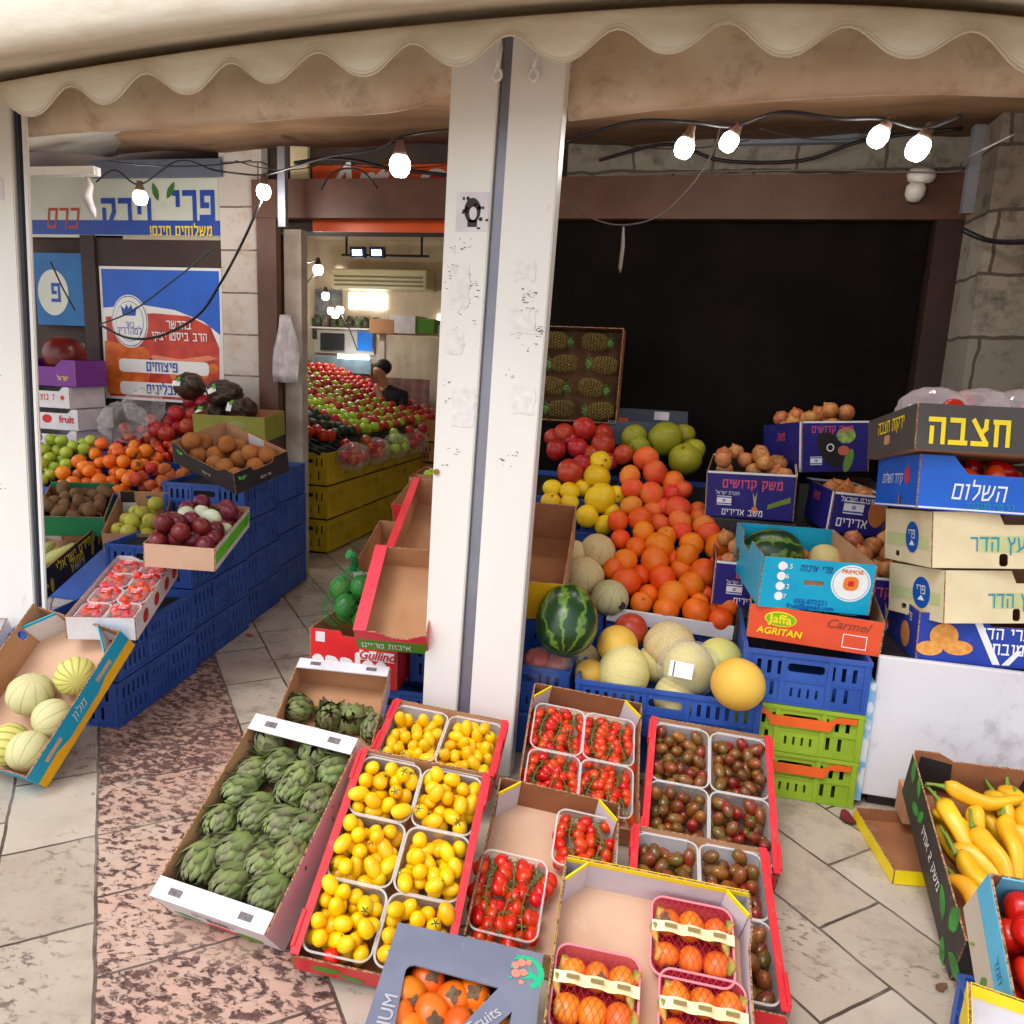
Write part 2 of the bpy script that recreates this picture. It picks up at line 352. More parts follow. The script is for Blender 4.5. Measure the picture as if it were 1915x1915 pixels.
# ---------------------------------------------------------------- the ground: diagonal stone paving
def paving():
    m = bpy.data.materials.new('stone_paving'); m.use_nodes = True; n = m.node_tree; L = n.links.new; N = n.nodes.new
    b = n.nodes['Principled BSDF']; g = N('ShaderNodeNewGeometry')
    def math_(op, a, c=None):
        x = N('ShaderNodeMath'); x.operation = op
        for i, v in enumerate((a, c)):
            if v is None: continue
            if isinstance(v, (int, float)): x.inputs[i].default_value = v
            else: L(v, x.inputs[i])
        return x.outputs[0]
    def noise(sc, det=4, rough=.5, vec=None, dist=0):
        x = N('ShaderNodeTexNoise'); x.inputs['Scale'].default_value = sc; x.inputs['Detail'].default_value = det; x.inputs['Roughness'].default_value = rough; x.inputs['Distortion'].default_value = dist
        L(vec if vec else g.outputs['Position'], x.inputs['Vector']); return x.outputs[0]
    def mapr(v, a, c, lo=0., hi=1.):
        x = N('ShaderNodeMapRange'); x.inputs[1].default_value = a; x.inputs[2].default_value = c; x.inputs[3].default_value = lo; x.inputs[4].default_value = hi; L(v, x.inputs[0]); return x.outputs[0]
    def mix(f, a, c):
        x = N('ShaderNodeMix'); x.data_type = 'RGBA'
        if isinstance(f, float): x.inputs[0].default_value = f
        else: L(f, x.inputs[0])
        for i, v in ((6, a), (7, c)):
            if isinstance(v, tuple): x.inputs[i].default_value = (*v, 1)
            else: L(v, x.inputs[i])
        return x.outputs[2]
    sp = N('ShaderNodeSeparateXYZ'); L(g.outputs['Position'], sp.inputs[0])
    wob = math_('MULTIPLY', math_('SUBTRACT', noise(9, 2), .5), .012)
    p = math_('ADD', math_('ADD', math_('MULTIPLY', sp.outputs[0], .655), math_('MULTIPLY', sp.outputs[1], -.756)), wob)
    q = math_('ADD', math_('ADD', math_('ADD', math_('MULTIPLY', sp.outputs[0], .756), math_('MULTIPLY', sp.outputs[1], .655)), .103), wob)
    cv = N('ShaderNodeCombineXYZ'); L(p, cv.inputs[0]); L(q, cv.inputs[1])
    def brick(bw, rh, c1, c2, off):
        x = N('ShaderNodeTexBrick'); L(cv.outputs[0], x.inputs['Vector']); x.offset = off; x.inputs['Scale'].default_value = 1
        x.inputs['Brick Width'].default_value = bw; x.inputs['Row Height'].default_value = rh; x.inputs['Mortar Size'].default_value = .0055; x.inputs['Mortar Smooth'].default_value = .3
        x.inputs['Color1'].default_value = (*c1, 1); x.inputs['Color2'].default_value = (*c2, 1); x.inputs['Mortar'].default_value = (*C(74, 60, 54), 1); x.inputs['Bias'].default_value = 0
        return x
    pale = brick(.44, .27, C(196, 184, 168), C(176, 160, 142), .45)
    pink = brick(.33, .54, C(204, 168, 150), C(184, 140, 124), 0.)
    rndp = brick(.33, .54, (0, 0, 0), (1, 1, 1), 0.)
    rndv = brick(.44, .27, (0, 0, 0), (1, 1, 1), .45)
    inb = math_('MULTIPLY', math_('GREATER_THAN', q, 0.), math_('LESS_THAN', q, .54))
    col = mix(inb, pale.outputs['Color'], pink.outputs['Color']); mort = mix(inb, pale.outputs['Fac'], pink.outputs['Fac'])
    # cloudy stone, dirt and open pits
    col = mix(mapr(noise(3.2, 6, .65), .42, .75, 0, .5), col, C(202, 190, 174))
    v2 = N('ShaderNodeMapping'); v2.inputs['Rotation'].default_value = (0, 0, rad(40)); v2.inputs['Scale'].default_value = (1, 1.7, 1); L(g.outputs['Position'], v2.inputs[0])
    pits = noise(23, 9, .7, v2.outputs[0], .3); clus = noise(2.6, 3)
    pv = math_('ADD', pits, math_('MULTIPLY', rndv.outputs['Color'], .07))
    pit_pale = math_('MULTIPLY', mapr(pv, .60, .66), mapr(clus, .46, .64, .0, .8))
    pk = math_('ADD', pits, math_('MULTIPLY', rndp.outputs['Color'], .09))
    pit_pink = math_('MULTIPLY', mapr(pk, .52, .57), mapr(noise(3.4, 5, .6), .3, .5, .4, 1.))
    pit = mix(inb, pit_pale, pit_pink)
    col = mix(pit, col, mix(mapr(noise(60, 2), .3, .7), C(66, 44, 44), C(116, 86, 78)))
    grime = mapr(noise(5, 9, .75), .48, .68, 0, .75)
    yd = mapr(sp.outputs[1], 1.9, 3.0)
    col = mix(math_('MULTIPLY', grime, mapr(yd, 0, 1, .35, 1.)), col, C(112, 92, 80))
    L(col, b.inputs['Base Color'])
    L(mapr(pit, 0, 1, .5, .9), b.inputs['Roughness']); b.inputs['Specular IOR Level'].default_value = .35
    h = math_('SUBTRACT', math_('SUBTRACT', math_('MULTIPLY', noise(14, 4), .25), math_('MULTIPLY', pit, .8)), mort)
    bp = N('ShaderNodeBump'); bp.inputs['Strength'].default_value = .5; bp.inputs['Distance'].default_value = .006; L(h, bp.inputs['Height']); L(bp.outputs[0], b.inputs['Normal'])
    return m
bm = bmesh.new(); vs = [bm.verts.new(v) for v in ((-40, -40, 0), (40, -40, 0), (40, 40, 0), (-40, 40, 0))]; bm.faces.new(vs)
struct(obj('ground', mesh('ground', bm, paving())))

# ---------------------------------------------------------------- the shop building
def stone_mat(name, c1, c2, mort, bw=.62, rh=.36, dirt=None, msize=.008, axes='xz', off=.5, wob=1.):
    m = bpy.data.materials.new(name); m.use_nodes = True; n = m.node_tree; L = n.links.new; N = n.nodes.new
    b = n.nodes['Principled BSDF']; g = N('ShaderNodeNewGeometry'); sp = N('ShaderNodeSeparateXYZ'); L(g.outputs['Position'], sp.inputs[0])
    cv0 = N('ShaderNodeCombineXYZ'); L(sp.outputs[0 if axes == 'xz' else 1], cv0.inputs[0]); L(sp.outputs[2], cv0.inputs[1])
    wn = N('ShaderNodeTexNoise'); wn.inputs['Scale'].default_value = 6; L(g.outputs['Position'], wn.inputs['Vector']); ws = N('ShaderNodeVectorMath'); ws.operation = 'MULTIPLY_ADD'; L(wn.outputs[1], ws.inputs[0]); ws.inputs[1].default_value = (.05*wob, .05*wob, 0); L(cv0.outputs[0], ws.inputs[2]); cv = ws
    x = N('ShaderNodeTexBrick'); L(cv.outputs[0], x.inputs['Vector']); x.offset = off; x.inputs['Scale'].default_value = 1; x.inputs['Brick Width'].default_value = bw; x.inputs['Row Height'].default_value = rh
    x.inputs['Mortar Size'].default_value = msize; x.inputs['Color1'].default_value = (*c1, 1); x.inputs['Color2'].default_value = (*c2, 1); x.inputs['Mortar'].default_value = (*mort, 1)
    nz = N('ShaderNodeTexNoise'); nz.inputs['Scale'].default_value = 7; nz.inputs['Detail'].default_value = 8; nz.inputs['Roughness'].default_value = .7; L(g.outputs['Position'], nz.inputs['Vector'])
    mr = N('ShaderNodeMapRange'); mr.inputs[1].default_value = .5; mr.inputs[2].default_value = .7; L(nz.outputs[0], mr.inputs[0])
    mx = N('ShaderNodeMix'); mx.data_type = 'RGBA'; L(mr.outputs[0], mx.inputs[0]); L(x.outputs[0], mx.inputs[6]); mx.inputs[7].default_value = (*(dirt or tuple(v*.6 for v in c1)), 1)
    L(mx.outputs[2], b.inputs['Base Color']); b.inputs['Roughness'].default_value = .85
    ad = N('ShaderNodeMath'); ad.operation = 'SUBTRACT'; L(nz.outputs[0], ad.inputs[0]); L(x.outputs['Fac'], ad.inputs[1])
    bp = N('ShaderNodeBump'); bp.inputs['Distance'].default_value = .012; bp.inputs['Strength'].default_value = .6; L(ad.outputs[0], bp.inputs['Height']); L(bp.outputs[0], b.inputs['Normal'])
    return m
PLASTER = pm('cream_plaster', C(206, 190, 164), col2=C(184, 166, 140), rough=.9, scale=2, dirt=C(150, 130, 108), dscale=3, bump=.2)
WALLD = pm('dark_brown_wall', C(84, 68, 60), col2=C(66, 54, 50), rough=.85, scale=3)
STONE1 = stone_mat('smooth_stone_blocks', C(212, 204, 200), C(196, 186, 178), C(110, 96, 88), wob=.15, bw=3.0, rh=.285, dirt=C(188, 168, 148), msize=.006)
STONE2 = stone_mat('rough_stone_blocks', C(164, 156, 146), C(132, 122, 110), C(92, 82, 74), bw=.47, rh=.31, dirt=C(92, 82, 74), msize=.009)
CEILM = pm('tan_canopy_cloth', C(176, 140, 104), col2=C(148, 114, 82), rough=.9, scale=2.5, stretch=(.5, 3, 1), dirt=C(112, 84, 60), dscale=3)
OPENSHADE = pm('opening_shade_sheet', C(24, 20, 18), col2=C(15, 12, 12), rough=.85, scale=2.5, spec=.1)  # near-black: the shade of the dark opening put into the colour

def solid(name, boxes, mat, parent=None, bev=0):
    bm = bmesh.new()
    for q in boxes: box(bm, *q, bev=bev)
    return obj(name, mesh(name, bm, mat), parent)
t = thing('shop_building', 'stone shop building with an open doorway behind the fruit stalls', 'building', T(-2, 5, 0))
def bpart(name, boxes, mat, bev=0):
    o = solid(name, boxes, mat, None, bev); o.parent = t; o.matrix_parent_inverse = T(2, -5, 0); return o
bpart('front_wall', [(-7, -2.975, 5.03, 5.25, 0, 3.6), (-2.975, -1.45, 5.06, 5.25, 2.42, 3.6), (-1.45, 2.6, 5.06, 5.25, 0, 3.6)], WALLD)
bpart('stone_pillar', [(-3.30, -2.978, 4.95, 5.028, 0, 3.4)], STONE1)
bpart('back_wall', [(-7, 0, 9.6, 9.8, 0, 3.5)], PLASTER)
bpart('side_wall', [(-5.2, -5.0, 5.26, 9.59, 0, 3.5), (-1.4, -1.2, 5.26, 9.59, 0, 3.5)], PLASTER)
bpart('ceiling', [(-4.99, -1.41, 5.26, 9.59, 3.05, 3.2)], PLASTER)
bpart('roof', [(-7.2, 2.8, 5.26, 10, 3.61, 3.8)], PLASTER)
bpart('upper_wall', [(-.9, 1.4, 4.99, 5.055, 2.72, 3.4)], STONE2)
bpart('corner_pillar', [(1.34, 3.2, 4.5, 5.05, 0, 3.6)], STONE2)
bpart('side_pier', [(1.62, 2.2, 2.9, 4.49, 0, 3.5)], stone_mat('pier_stone', C(168, 160, 150), C(140, 130, 118), C(70, 60, 54), bw=.6, rh=.3, dirt=C(110, 98, 88), msize=.012, axes='yz'))
bpart('window', [(-4.52, -4.0, 9.57, 9.595, 2.2, 2.4), (-4.72, -4.62, 9.57, 9.595, 2.46, 2.7), (-3.3, -3.12, 9.57, 9.595, 1.98, 2.16)], emis('bright_window', (1, .97, .95), 3.0))
# brown steel beam over the openings and its uprights
t = thing('steel_beam', 'long brown painted steel beam spanning above the doorway and dark recess', 'beam', T(-1, 4.9, 2.6))
def bpart2(name, boxes, mat): 
    o = solid(name, boxes, mat); o.parent = t; o.matrix_parent_inverse = t.matrix_world.inverted(); return o
bpart2('beam_face', [(-3.0, 1.36, 4.86, 4.94, 2.475, 2.715)], BROWN)
bpart2('upright', [(-2.975, -2.83, 4.87, 4.93, 0, 2.474)], BROWN); bpart2('upright', [(1.2, 1.34, 4.87, 4.93, 0, 2.474)], pm('dark_brown_paint', C(60, 38, 34), rough=.6))
bpart2('jamb_board', [(-2.829, -2.70, 4.97, 5.055, 0, 2.42)], pm('worn_cream_paint', C(190, 178, 166), col2=C(160, 146, 132), rough=.7, scale=6))
# black sheet in shallow folds, painting the shade of the right bay's dark opening
bm = bmesh.new(); nx = 60; prev = None
for i in range(nx+1):
    x = -1.44+2.63*i/nx; y = 4.98+.004*math.sin(i*.9)+.003*math.sin(i*2.3+1)
    c = [bm.verts.new((x, y+.01*math.sin(z*3+i), z)) for z in (0.02, .6, 1.2, 1.8, 2.5)]
    if prev:
        for k in range(4): bm.faces.new((prev[k], c[k], c[k+1], prev[k+1])).smooth = True
    prev = c
tag(obj('opening_shade_sheet', mesh('opening_shade_sheet', bm, OPENSHADE)), 'black sheet painted as the shade of the dark opening below the brown beam', 'shade sheet')

# canopy over the bays, awning with scalloped valance in front, rolled screens at the posts
bm = bmesh.new()
prof = [(2.98, 2.86), (3.1, 2.80), (3.6, 2.84), (4.3, 2.9), (4.94, 2.93)]
xs = [-6+.25*i for i in range(38)]
g_ = [[bm.verts.new((x, y, z+.012*math.sin(x*7+y*3)+.01*math.sin(x*2.2))) for y, z in prof] for x in xs]
for i in range(len(xs)-1):
    for k in range(len(prof)-1): bm.faces.new((g_[i][k], g_[i+1][k], g_[i+1][k+1], g_[i][k+1])).smooth = True
cn = obj('canopy_cloth', mesh('canopy_cloth', bm, CEILM)); tag(cn, 'sagging tan canopy cloth stretched under the awning above both bays', 'canopy')
cn.modifiers.new('thickness', 'SOLIDIFY').thickness = .006

AWN = bpy.data.materials.new('awning_cloth'); AWN.use_nodes = True
_n = AWN.node_tree; _L = _n.links.new; _b = _n.nodes['Principled BSDF']; _b.inputs['Roughness'].default_value = .75; _b.inputs['Specular IOR Level'].default_value = .25
_g = _n.nodes.new('ShaderNodeTexCoord'); _mp = _n.nodes.new('ShaderNodeMapping'); _mp.inputs['Scale'].default_value = (1.4, 3, 3); _L(_g.outputs['Object'], _mp.inputs[0])
_z = _n.nodes.new('ShaderNodeTexNoise'); _z.inputs['Scale'].default_value = 2; _z.inputs['Detail'].default_value = 8; _z.inputs['Roughness'].default_value = .65; _L(_mp.outputs[0], _z.inputs['Vector'])
_r = _n.nodes.new('ShaderNodeValToRGB'); _r.color_ramp.elements[0].position = .38; _r.color_ramp.elements[0].color = (*C(220, 208, 188), 1); _r.color_ramp.elements[1].position = .6; _r.color_ramp.elements[1].color = (*C(236, 229, 214), 1); _L(_z.outputs[0], _r.inputs[0])
_L(_r.outputs[0], _b.inputs['Base Color'])
_tr = _n.nodes.new('ShaderNodeBsdfTranslucent'); _L(_r.outputs[0], _tr.inputs[0]); _mx = _n.nodes.new('ShaderNodeMixShader'); _mx.inputs[0].default_value = .18
_L(_b.outputs[0], _mx.inputs[1]); _L(_tr.outputs[0], _mx.inputs[2]); _L(_mx.outputs[0], _n.nodes['Material Output'].inputs[0])
_wv = _n.nodes.new('ShaderNodeTexNoise'); _wv.inputs['Scale'].default_value = 220; _L(_g.outputs['Object'], _wv.inputs['Vector']); _cr = _n.nodes.new('ShaderNodeTexNoise'); _cr.inputs['Scale'].default_value = 5; _cr.inputs['Detail'].default_value = 6; _L(_mp.outputs[0], _cr.inputs['Vector'])
_ad = _n.nodes.new('ShaderNodeMath'); _ad.operation = 'MULTIPLY_ADD'; _L(_wv.outputs[0], _ad.inputs[0]); _ad.inputs[1].default_value = .06; _L(_cr.outputs[0], _ad.inputs[2])
_bp = _n.nodes.new('ShaderNodeBump'); _bp.inputs['Strength'].default_value = .5; _bp.inputs['Distance'].default_value = .012; _L(_ad.outputs[0], _bp.inputs['Height']); _L(_bp.outputs[0], _b.inputs['Normal'])
def zlow(x): return 2.432-(.024 if x < -.2 else .085)*(x+.2)**2
t = thing('awning', 'cream cloth awning with a scalloped valance across the top', 'awning', T(-.6, 2.3, 2.45))
bm = bmesh.new(); n = 330; prev = None
for i in range(n+1):
    x = -4.2+6.6*i/n
    zl = zlow(x); ph = (x+.45)/.297; s = (.5-.5*math.cos(2*math.pi*ph))**1.2*.074
    wv = .012*math.sin(2*math.pi*ph*.5+1)+.006*math.sin(x*9)
    col = []
    for k in range(6):
        f = k/5; col.append((2.30+wv*(1-f)+.02*f, zl+s+(.125-s)*f))
    col += [(2.345, zl+.14), (2.42, zl+.165), (2.47, zl+.185)]
    c = [bm.verts.new((x, y, z)) for y, z in col]
    if prev:
        for k in range(len(c)-1): bm.faces.new((prev[k], c[k], c[k+1], prev[k+1])).smooth = True
    prev = c
o = obj('valance', mesh('valance', bm, AWN), None); o.modifiers.new('thickness', 'SOLIDIFY').thickness = .004; o.parent = t; o.matrix_parent_inverse = t.matrix_world.inverted()
bm = bmesh.new(); prev = None   # stitched hem along the scallops
for i in range(331):
    x = -4.2+6.6*i/330; zl = zlow(x); ph = (x+.45)/.297; s = (.5-.5*math.cos(2*math.pi*ph))**1.2*.074; y = 2.2965+.012*math.sin(2*math.pi*ph*.5+1)+.006*math.sin(x*9)
    c = [bm.verts.new((x, y, zl+s+z)) for z in (.001, .006)]+[bm.verts.new((x, y, zl+s+z)) for z in (.013, .0145)]
    if prev:
        bm.faces.new((prev[0], c[0], c[1], prev[1])); bm.faces.new((prev[2], c[2], c[3], prev[3]))
    prev = c
own_ = obj('hem', mesh('hem', bm, pm('hem_thread', C(196, 180, 156), rough=.9))); own_.parent = t; own_.matrix_parent_inverse = t.matrix_world.inverted()
for xs_ in ():
    bm = bmesh.new(); zl = zlow(xs_); box(bm, xs_-.006, xs_+.006, 2.287, 2.2955, zl+.03, zl+.125); o = obj('seam', mesh('seam', bm, AWN)); o.parent = t; o.matrix_parent_inverse = t.matrix_world.inverted()
bm = bmesh.new(); prev = None
for i in range(111):
    x = -4.2+6.6*i/110; zl = zlow(x)
    c = [bm.verts.new((x, y, zl+z)) for y, z in ((2.472, .187), (2.42, .19), (2.25, .14), (2.1, .085), (2.06, .075), (2.035, .085), (2.03, .12), (2.04, .26), (2.2, .36), (2.8, .43), (5.0, .86))]
    if prev:
        for k in range(len(c)-1): bm.faces.new((prev[k], c[k], c[k+1], prev[k+1])).smooth = True
    prev = c
o = obj('awning_top', mesh('awning_top', bm, AWN)); o.modifiers.new('thickness', 'SOLIDIFY').thickness = .004; o.parent = t; o.matrix_parent_inverse = t.matrix_world.inverted()

SCRM = pm('stained_screen_cloth', C(226, 212, 192), col2=C(200, 176, 150), rough=.85, scale=3, dirt=C(150, 122, 96), dscale=5, dthr=(.52, .76), bump=.15, bscale=12)
def screen(x0, x1, label, zb, zt, up0, up1):
    bm = bmesh.new(); n = 60; prev = None
    for i in range(n+1):
        f = i/n; x = x0+(x1-x0)*f; a = zb(f)+up0*max(0, 1-f/.08)**2+up1*max(0, (f-.85)/.15)**2
        pr = [(2.86, a+.02), (2.845, a+.004), (2.825, a), (2.80, a+.02), (2.79, a+.07), (2.80, a+.13), (2.83, a+.19), (2.85, a+.3)]
        c = [bm.verts.new((x, y+.006*math.sin(f*23+k), z)) for k, (y, z) in enumerate(pr)]
        if prev:
            for k in range(len(c)-1): bm.faces.new((prev[k], c[k], c[k+1], prev[k+1])).smooth = True
        prev = c
    o = obj('rolled_screen', mesh('rolled_screen', bm, SCRM)); o.modifiers.new('thickness', 'SOLIDIFY').thickness = .004
    tag(o, label, 'screen')
screen(-2.83, -.945, 'stained cream rolled-up cloth screen between left post and central double post', lambda f: 2.425+.06*f, .3, 0, .05)
screen(-.515, 2.0, 'stained cream rolled-up cloth screen arching right of the central double post', lambda f: 2.435+.05*math.sin(min(1, f*1.35)*math.pi), .3, 0, 0)
# ---------------------------------------------------------------- white metal posts
BLK = pm('black_scuff', C(60, 50, 50), rough=.8)
def scuffs(parent, x0, x1, y, z0, z1, n, seed):
    r = random.Random(seed); bm = bmesh.new()
    for i in range(n):
        cx, cz = r.uniform(x0+.02, x1-.02), r.uniform(z0, z1); k = r.randint(4, 12)
        for j in range(k):
            w, h = r.uniform(.002, .009), r.uniform(.0008, .003)
            u, v = cx+r.gauss(0, .014), cz+r.gauss(0, .012)
            if not x0+.012 < u < x1-.012: continue
            pts = [(u+w*math.cos(a)*r.uniform(.5, 1.2), v+h*math.sin(a)*r.uniform(.5, 1.2)) for a in [2*math.pi*q/6 for q in range(6)]]
            plate(bm, pts, (), .0006, Matrix(((1, 0, 0, 0), (0, 0, -1, y), (0, 1, 0, 0), (0, 0, 0, 1))), (0, 0, 0))
    me = mesh('scuff_marks', bm, pm('scuff_grey', C(170, 160, 154), col2=C(112, 104, 102), rough=.9, scale=40)); o = obj('scuff_marks', me); o.parent = parent; o.matrix_parent_inverse = parent.matrix_world.inverted()
def own(o, t): o.parent = t; o.matrix_parent_inverse = t.matrix_world.inverted(); return o
t = thing('metal_post', 'white metal double post with grey gap at centre, bearing a black printed sticker', 'post', T(-.73, 2.8, 0))
ML = pose((-.87, 2.8, 0), 0, 0, 0)
lean = Matrix.Shear('XY', 4, (0, 0))
def postbox(name, x0t, x1t, x0b, x1b, y0, y1, z0, z1, mat):
    bm = bmesh.new(); vs = box(bm, 0, 1, y0, y1, z0, z1)
    for v in bm.verts:
        f = (v.co.z-z0)/(z1-z0); a = x0b+(x0t-x0b)*f; b = x1b+(x1t-x1b)*f; v.co.x = a+(b-a)*v.co.x
    bmesh.ops.bevel(bm, geom=bm.edges[:], offset=.004, segments=2, affect='EDGES')
    return own(obj(name, mesh(name, bm, mat)), t)
postbox('post_panel', -.907, -.735, -.965, -.825, 2.72, 2.80, 0, 2.72, METW)
postbox('post_panel', -.69, -.505, -.765, -.585, 2.70, 2.78, 0, 2.72, METW)
postbox('channel', -.732, -.693, -.822, -.768, 2.74, 2.79, 0, 2.72, METG)
scuffs(t, -.925, -.76, 2.7195, 1.2, 2.0, 12, 3); scuffs(t, -.70, -.53, 2.6995, 1.2, 2.0, 11, 5); scuffs(t, -.90, -.77, 2.7195, 1.7, 1.9, 6, 6)
CPOST = t
def FYp(y): return Matrix(((1, 0, 0, 0), (0, 0, -1, y), (0, 1, 0, 0), (0, 0, 0, 1)))
Mf = Matrix(((1, 0, 0, 0), (0, 0, -1, 2.719), (0, 1, 0, 0), (0, 0, 0, 1)))
s = own(decal(None, Mf, rect(-.878, -.76, 2.045, 2.175), WHITEB, 'sticker'), t)
Mw = Mf @ T(0, 0, .001)
for pts in (ell(-.818, 2.115, .03, .042, 16), rect(-.835, -.80, 2.06, 2.085)): own(decal(None, Mw, pts, INKK, 'printed_mark'), t)
own(decal(None, Mw @ T(0, 0, .001), ell(-.815, 2.105, .014, .022, 14), WHITEB, 'printed_mark'), t)
r_ = random.Random(4)
for i in range(16): own(decal(None, Mw, ell(-.82+r_.gauss(0, .03), 2.11+r_.gauss(0, .034), r_.uniform(.003, .008), r_.uniform(.003, .008), 8), INKK, 'printed_mark'), t)
bm = bmesh.new(); tube(bm, [(-.925, 2.712, 1.185), (-.925, 2.72, 1.185)], .011, 16); own(obj('key_lock', mesh('key_lock', bm, pm('brass', C(150, 120, 60), rough=.35, metal=.8))), t)
t = thing('metal_post', 'white metal post at the far left edge with a small printed label', 'post', T(-2.9, 2.8, 0))
postbox('post_panel', -2.708, -3.05, -2.80, -3.05, 2.70, 2.74, 0, 2.8, METW)
postbox('edge_gasket', -2.678, -2.706, -2.780, -2.798, 2.71, 2.735, 0, 2.7, METD)
postbox('edge_rail', -2.652, -2.676, -2.755, -2.778, 2.715, 2.73, 0, 2.7, METW)
own(decal(None, Matrix(((1, 0, 0, 0), (0, 0, -1, 2.699), (0, 1, 0, 0), (0, 0, 0, 1))), rect(-2.90, -2.775, 2.15, 2.235), WHITEB, 'printed_label'), t)
Mq = Matrix(((1, 0, 0, 0), (0, 0, -1, 2.6975), (0, 1, 0, 0), (0, 0, 0, 1)))
own(obj('lettering', text_mesh('LP', .03, INKK), None, Mq @ T(-2.868, 2.215, 0)), t)
for k in range(3): own(decal(None, Mq, rect(-2.9, -2.845, 2.165+.012*k, 2.169+.012*k), INKK, 'printed_mark'), t)
scuffs(t, -3.0, -2.84, 2.6995, .9, 2.1, 12, 9)
for x0, x1, z0, z1, y in ((-.90, -.84, 1.62, 1.70, 2.7185), (-.87, -.79, 1.36, 1.50, 2.7185), (-.89, -.82, 1.78, 1.93, 2.7185), (-.66, -.57, 1.70, 1.78, 2.6985), (-.64, -.56, 1.42, 1.52, 2.6985), (-.65, -.58, 1.88, 1.95, 2.6985)):
    r_ = random.Random(int(z0*100)); pts = []
    for a, b in (((x0, z0), (x1, z0)), ((x1, z0), (x1, z1)), ((x1, z1), (x0, z1)), ((x0, z1), (x0, z0))):
        for q in range(7): f = q/7; pts.append((a[0]+(b[0]-a[0])*f+r_.gauss(0, .004), a[1]+(b[1]-a[1])*f+r_.gauss(0, .004)))
    o = decal(None, FYp(y), pts, pm('torn_paper', C(236, 232, 228), col2=C(222, 217, 212), scale=30, dirt=C(186, 178, 174), dscale=60, dthr=(.62, .7)), 'torn_paper'); o.parent = CPOST; o.matrix_parent_inverse = CPOST.matrix_world.inverted()
# white hooks at the head of the central post
for (px, lab) in ((932, 'white plastic screen hook on the left panel of the central post'), (1000, 'white plastic screen hook on the right panel of the central post')):
    p = atY(px, 125, 2.69); bm = bmesh.new()
    tube(bm, [p+Vector((.008, 0, .06)), p+Vector((.004, -.01, .02)), p+Vector((0, -.012, -.01))], .007)
    pts = [p+Vector((0, -.012, -.028))+Vector((.014*math.cos(a), 0, .018*math.sin(a))) for a in [rad(90+30*k) for k in range(13)]]
    tube(bm, pts, .006)
    tag(obj('screen_hook', mesh('screen_hook', bm, METW)), lab, 'hook', 'screen hooks')
# ---------------------------------------------------------------- cartons, crates, punnets
def wall_frames(w, l):
    def fr(o, u, n_): return Matrix(((u[0], 0, n_[0], o[0]), (u[1], 0, n_[1], o[1]), (0, 1, 0, 0), (0, 0, 0, 1)))
    return {'near': fr((-w/2, -l/2), (1, 0), (0, -1)), 'far': fr((w/2, l/2), (-1, 0), (0, 1)), 'left': fr((-w/2, l/2), (0, -1), (-1, 0)), 'right': fr((w/2, -l/2), (0, 1), (1, 0))}
def carton(name, label, cat, M, w, l, h, outer, inner=None, group=None, t=.005, floor=None, **sides):
    """open tray; sides near/far/left/right: dict(h, dip=(depth, start, end, slope), holes, outer, inner, skip, ledge=(width, mat), art=fn)"""
    inner = inner or KRAFT
    root = thing(name, label, cat, M, group)
    root['dims'] = (w, l, h)
    bm = bmesh.new(); box(bm, -w/2+t, w/2-t, -l/2+t, l/2-t, 0.0005, t); obj('base', mesh('base', bm, floor or inner), root)
    for s, MF in wall_frames(w, l).items():
        d = sides.get(s) or {}
        if d.get('skip'): continue
        W = w-2*t if s in ('near', 'far') else l
        Mw = MF @ T(t if s in ('near', 'far') else 0, 0, -t)
        H = d.get('h', h)
        o = [(0, 0), (W, 0)]
        dp = d.get('dip')
        if dp:
            dep, a, b, sl = dp
            o += [(W, H), (W*b, H), (W*b-sl, H-dep), (W*a+sl, H-dep), (W*a, H), (0, H)]
        elif d.get('peak'):   # raised corners cut at a slant
            dep, a = d['peak']; o += [(W, H), (W-a*.6, H), (W-a, H-dep), (a, H-dep), (a*.6, H), (0, H)]
        else: o += [(W, H), (0, H)]
        bm = bmesh.new(); plate(bm, o, [rrect(hw, hh, min(hw, hh)*.35, 3, W*cx, cz) for cx, cz, hw, hh in d.get('holes', ())], t)
        wo = obj('wall', mesh('wall', bm, [d.get('outer', outer), d.get('inner', inner), EDGE]), root, Mw)
        if d.get('ledge'):
            lw, lm = d['ledge']; bm = bmesh.new(); box(bm, 0, W, H+.0005, H+t+.0005, -lw, t+.001); obj('top_ledge', mesh('top_ledge', bm, lm), root, Mw)
            bm = bmesh.new()
        if d.get('rim'):
            rm, rh = d['rim']; bm = bmesh.new(); plate(bm, rect(0, W, H-rh, H+.001), (), .0012, None, (0, 0, 0), -.0014); plate(bm, rect(0, W, H-rh, H+.001), (), .0012, None, (0, 0, 0), t+.0002); obj('printed_rim', mesh('printed_rim', bm, rm), root, Mw)
        if d.get('art'): d['art'](root, Mw @ T(0, 0, t+.0004), W, H)
        if d.get('art_in'): d['art_in'](root, Mw @ T(W, 0, -.0004) @ RY(math.pi), W, H)
    return root
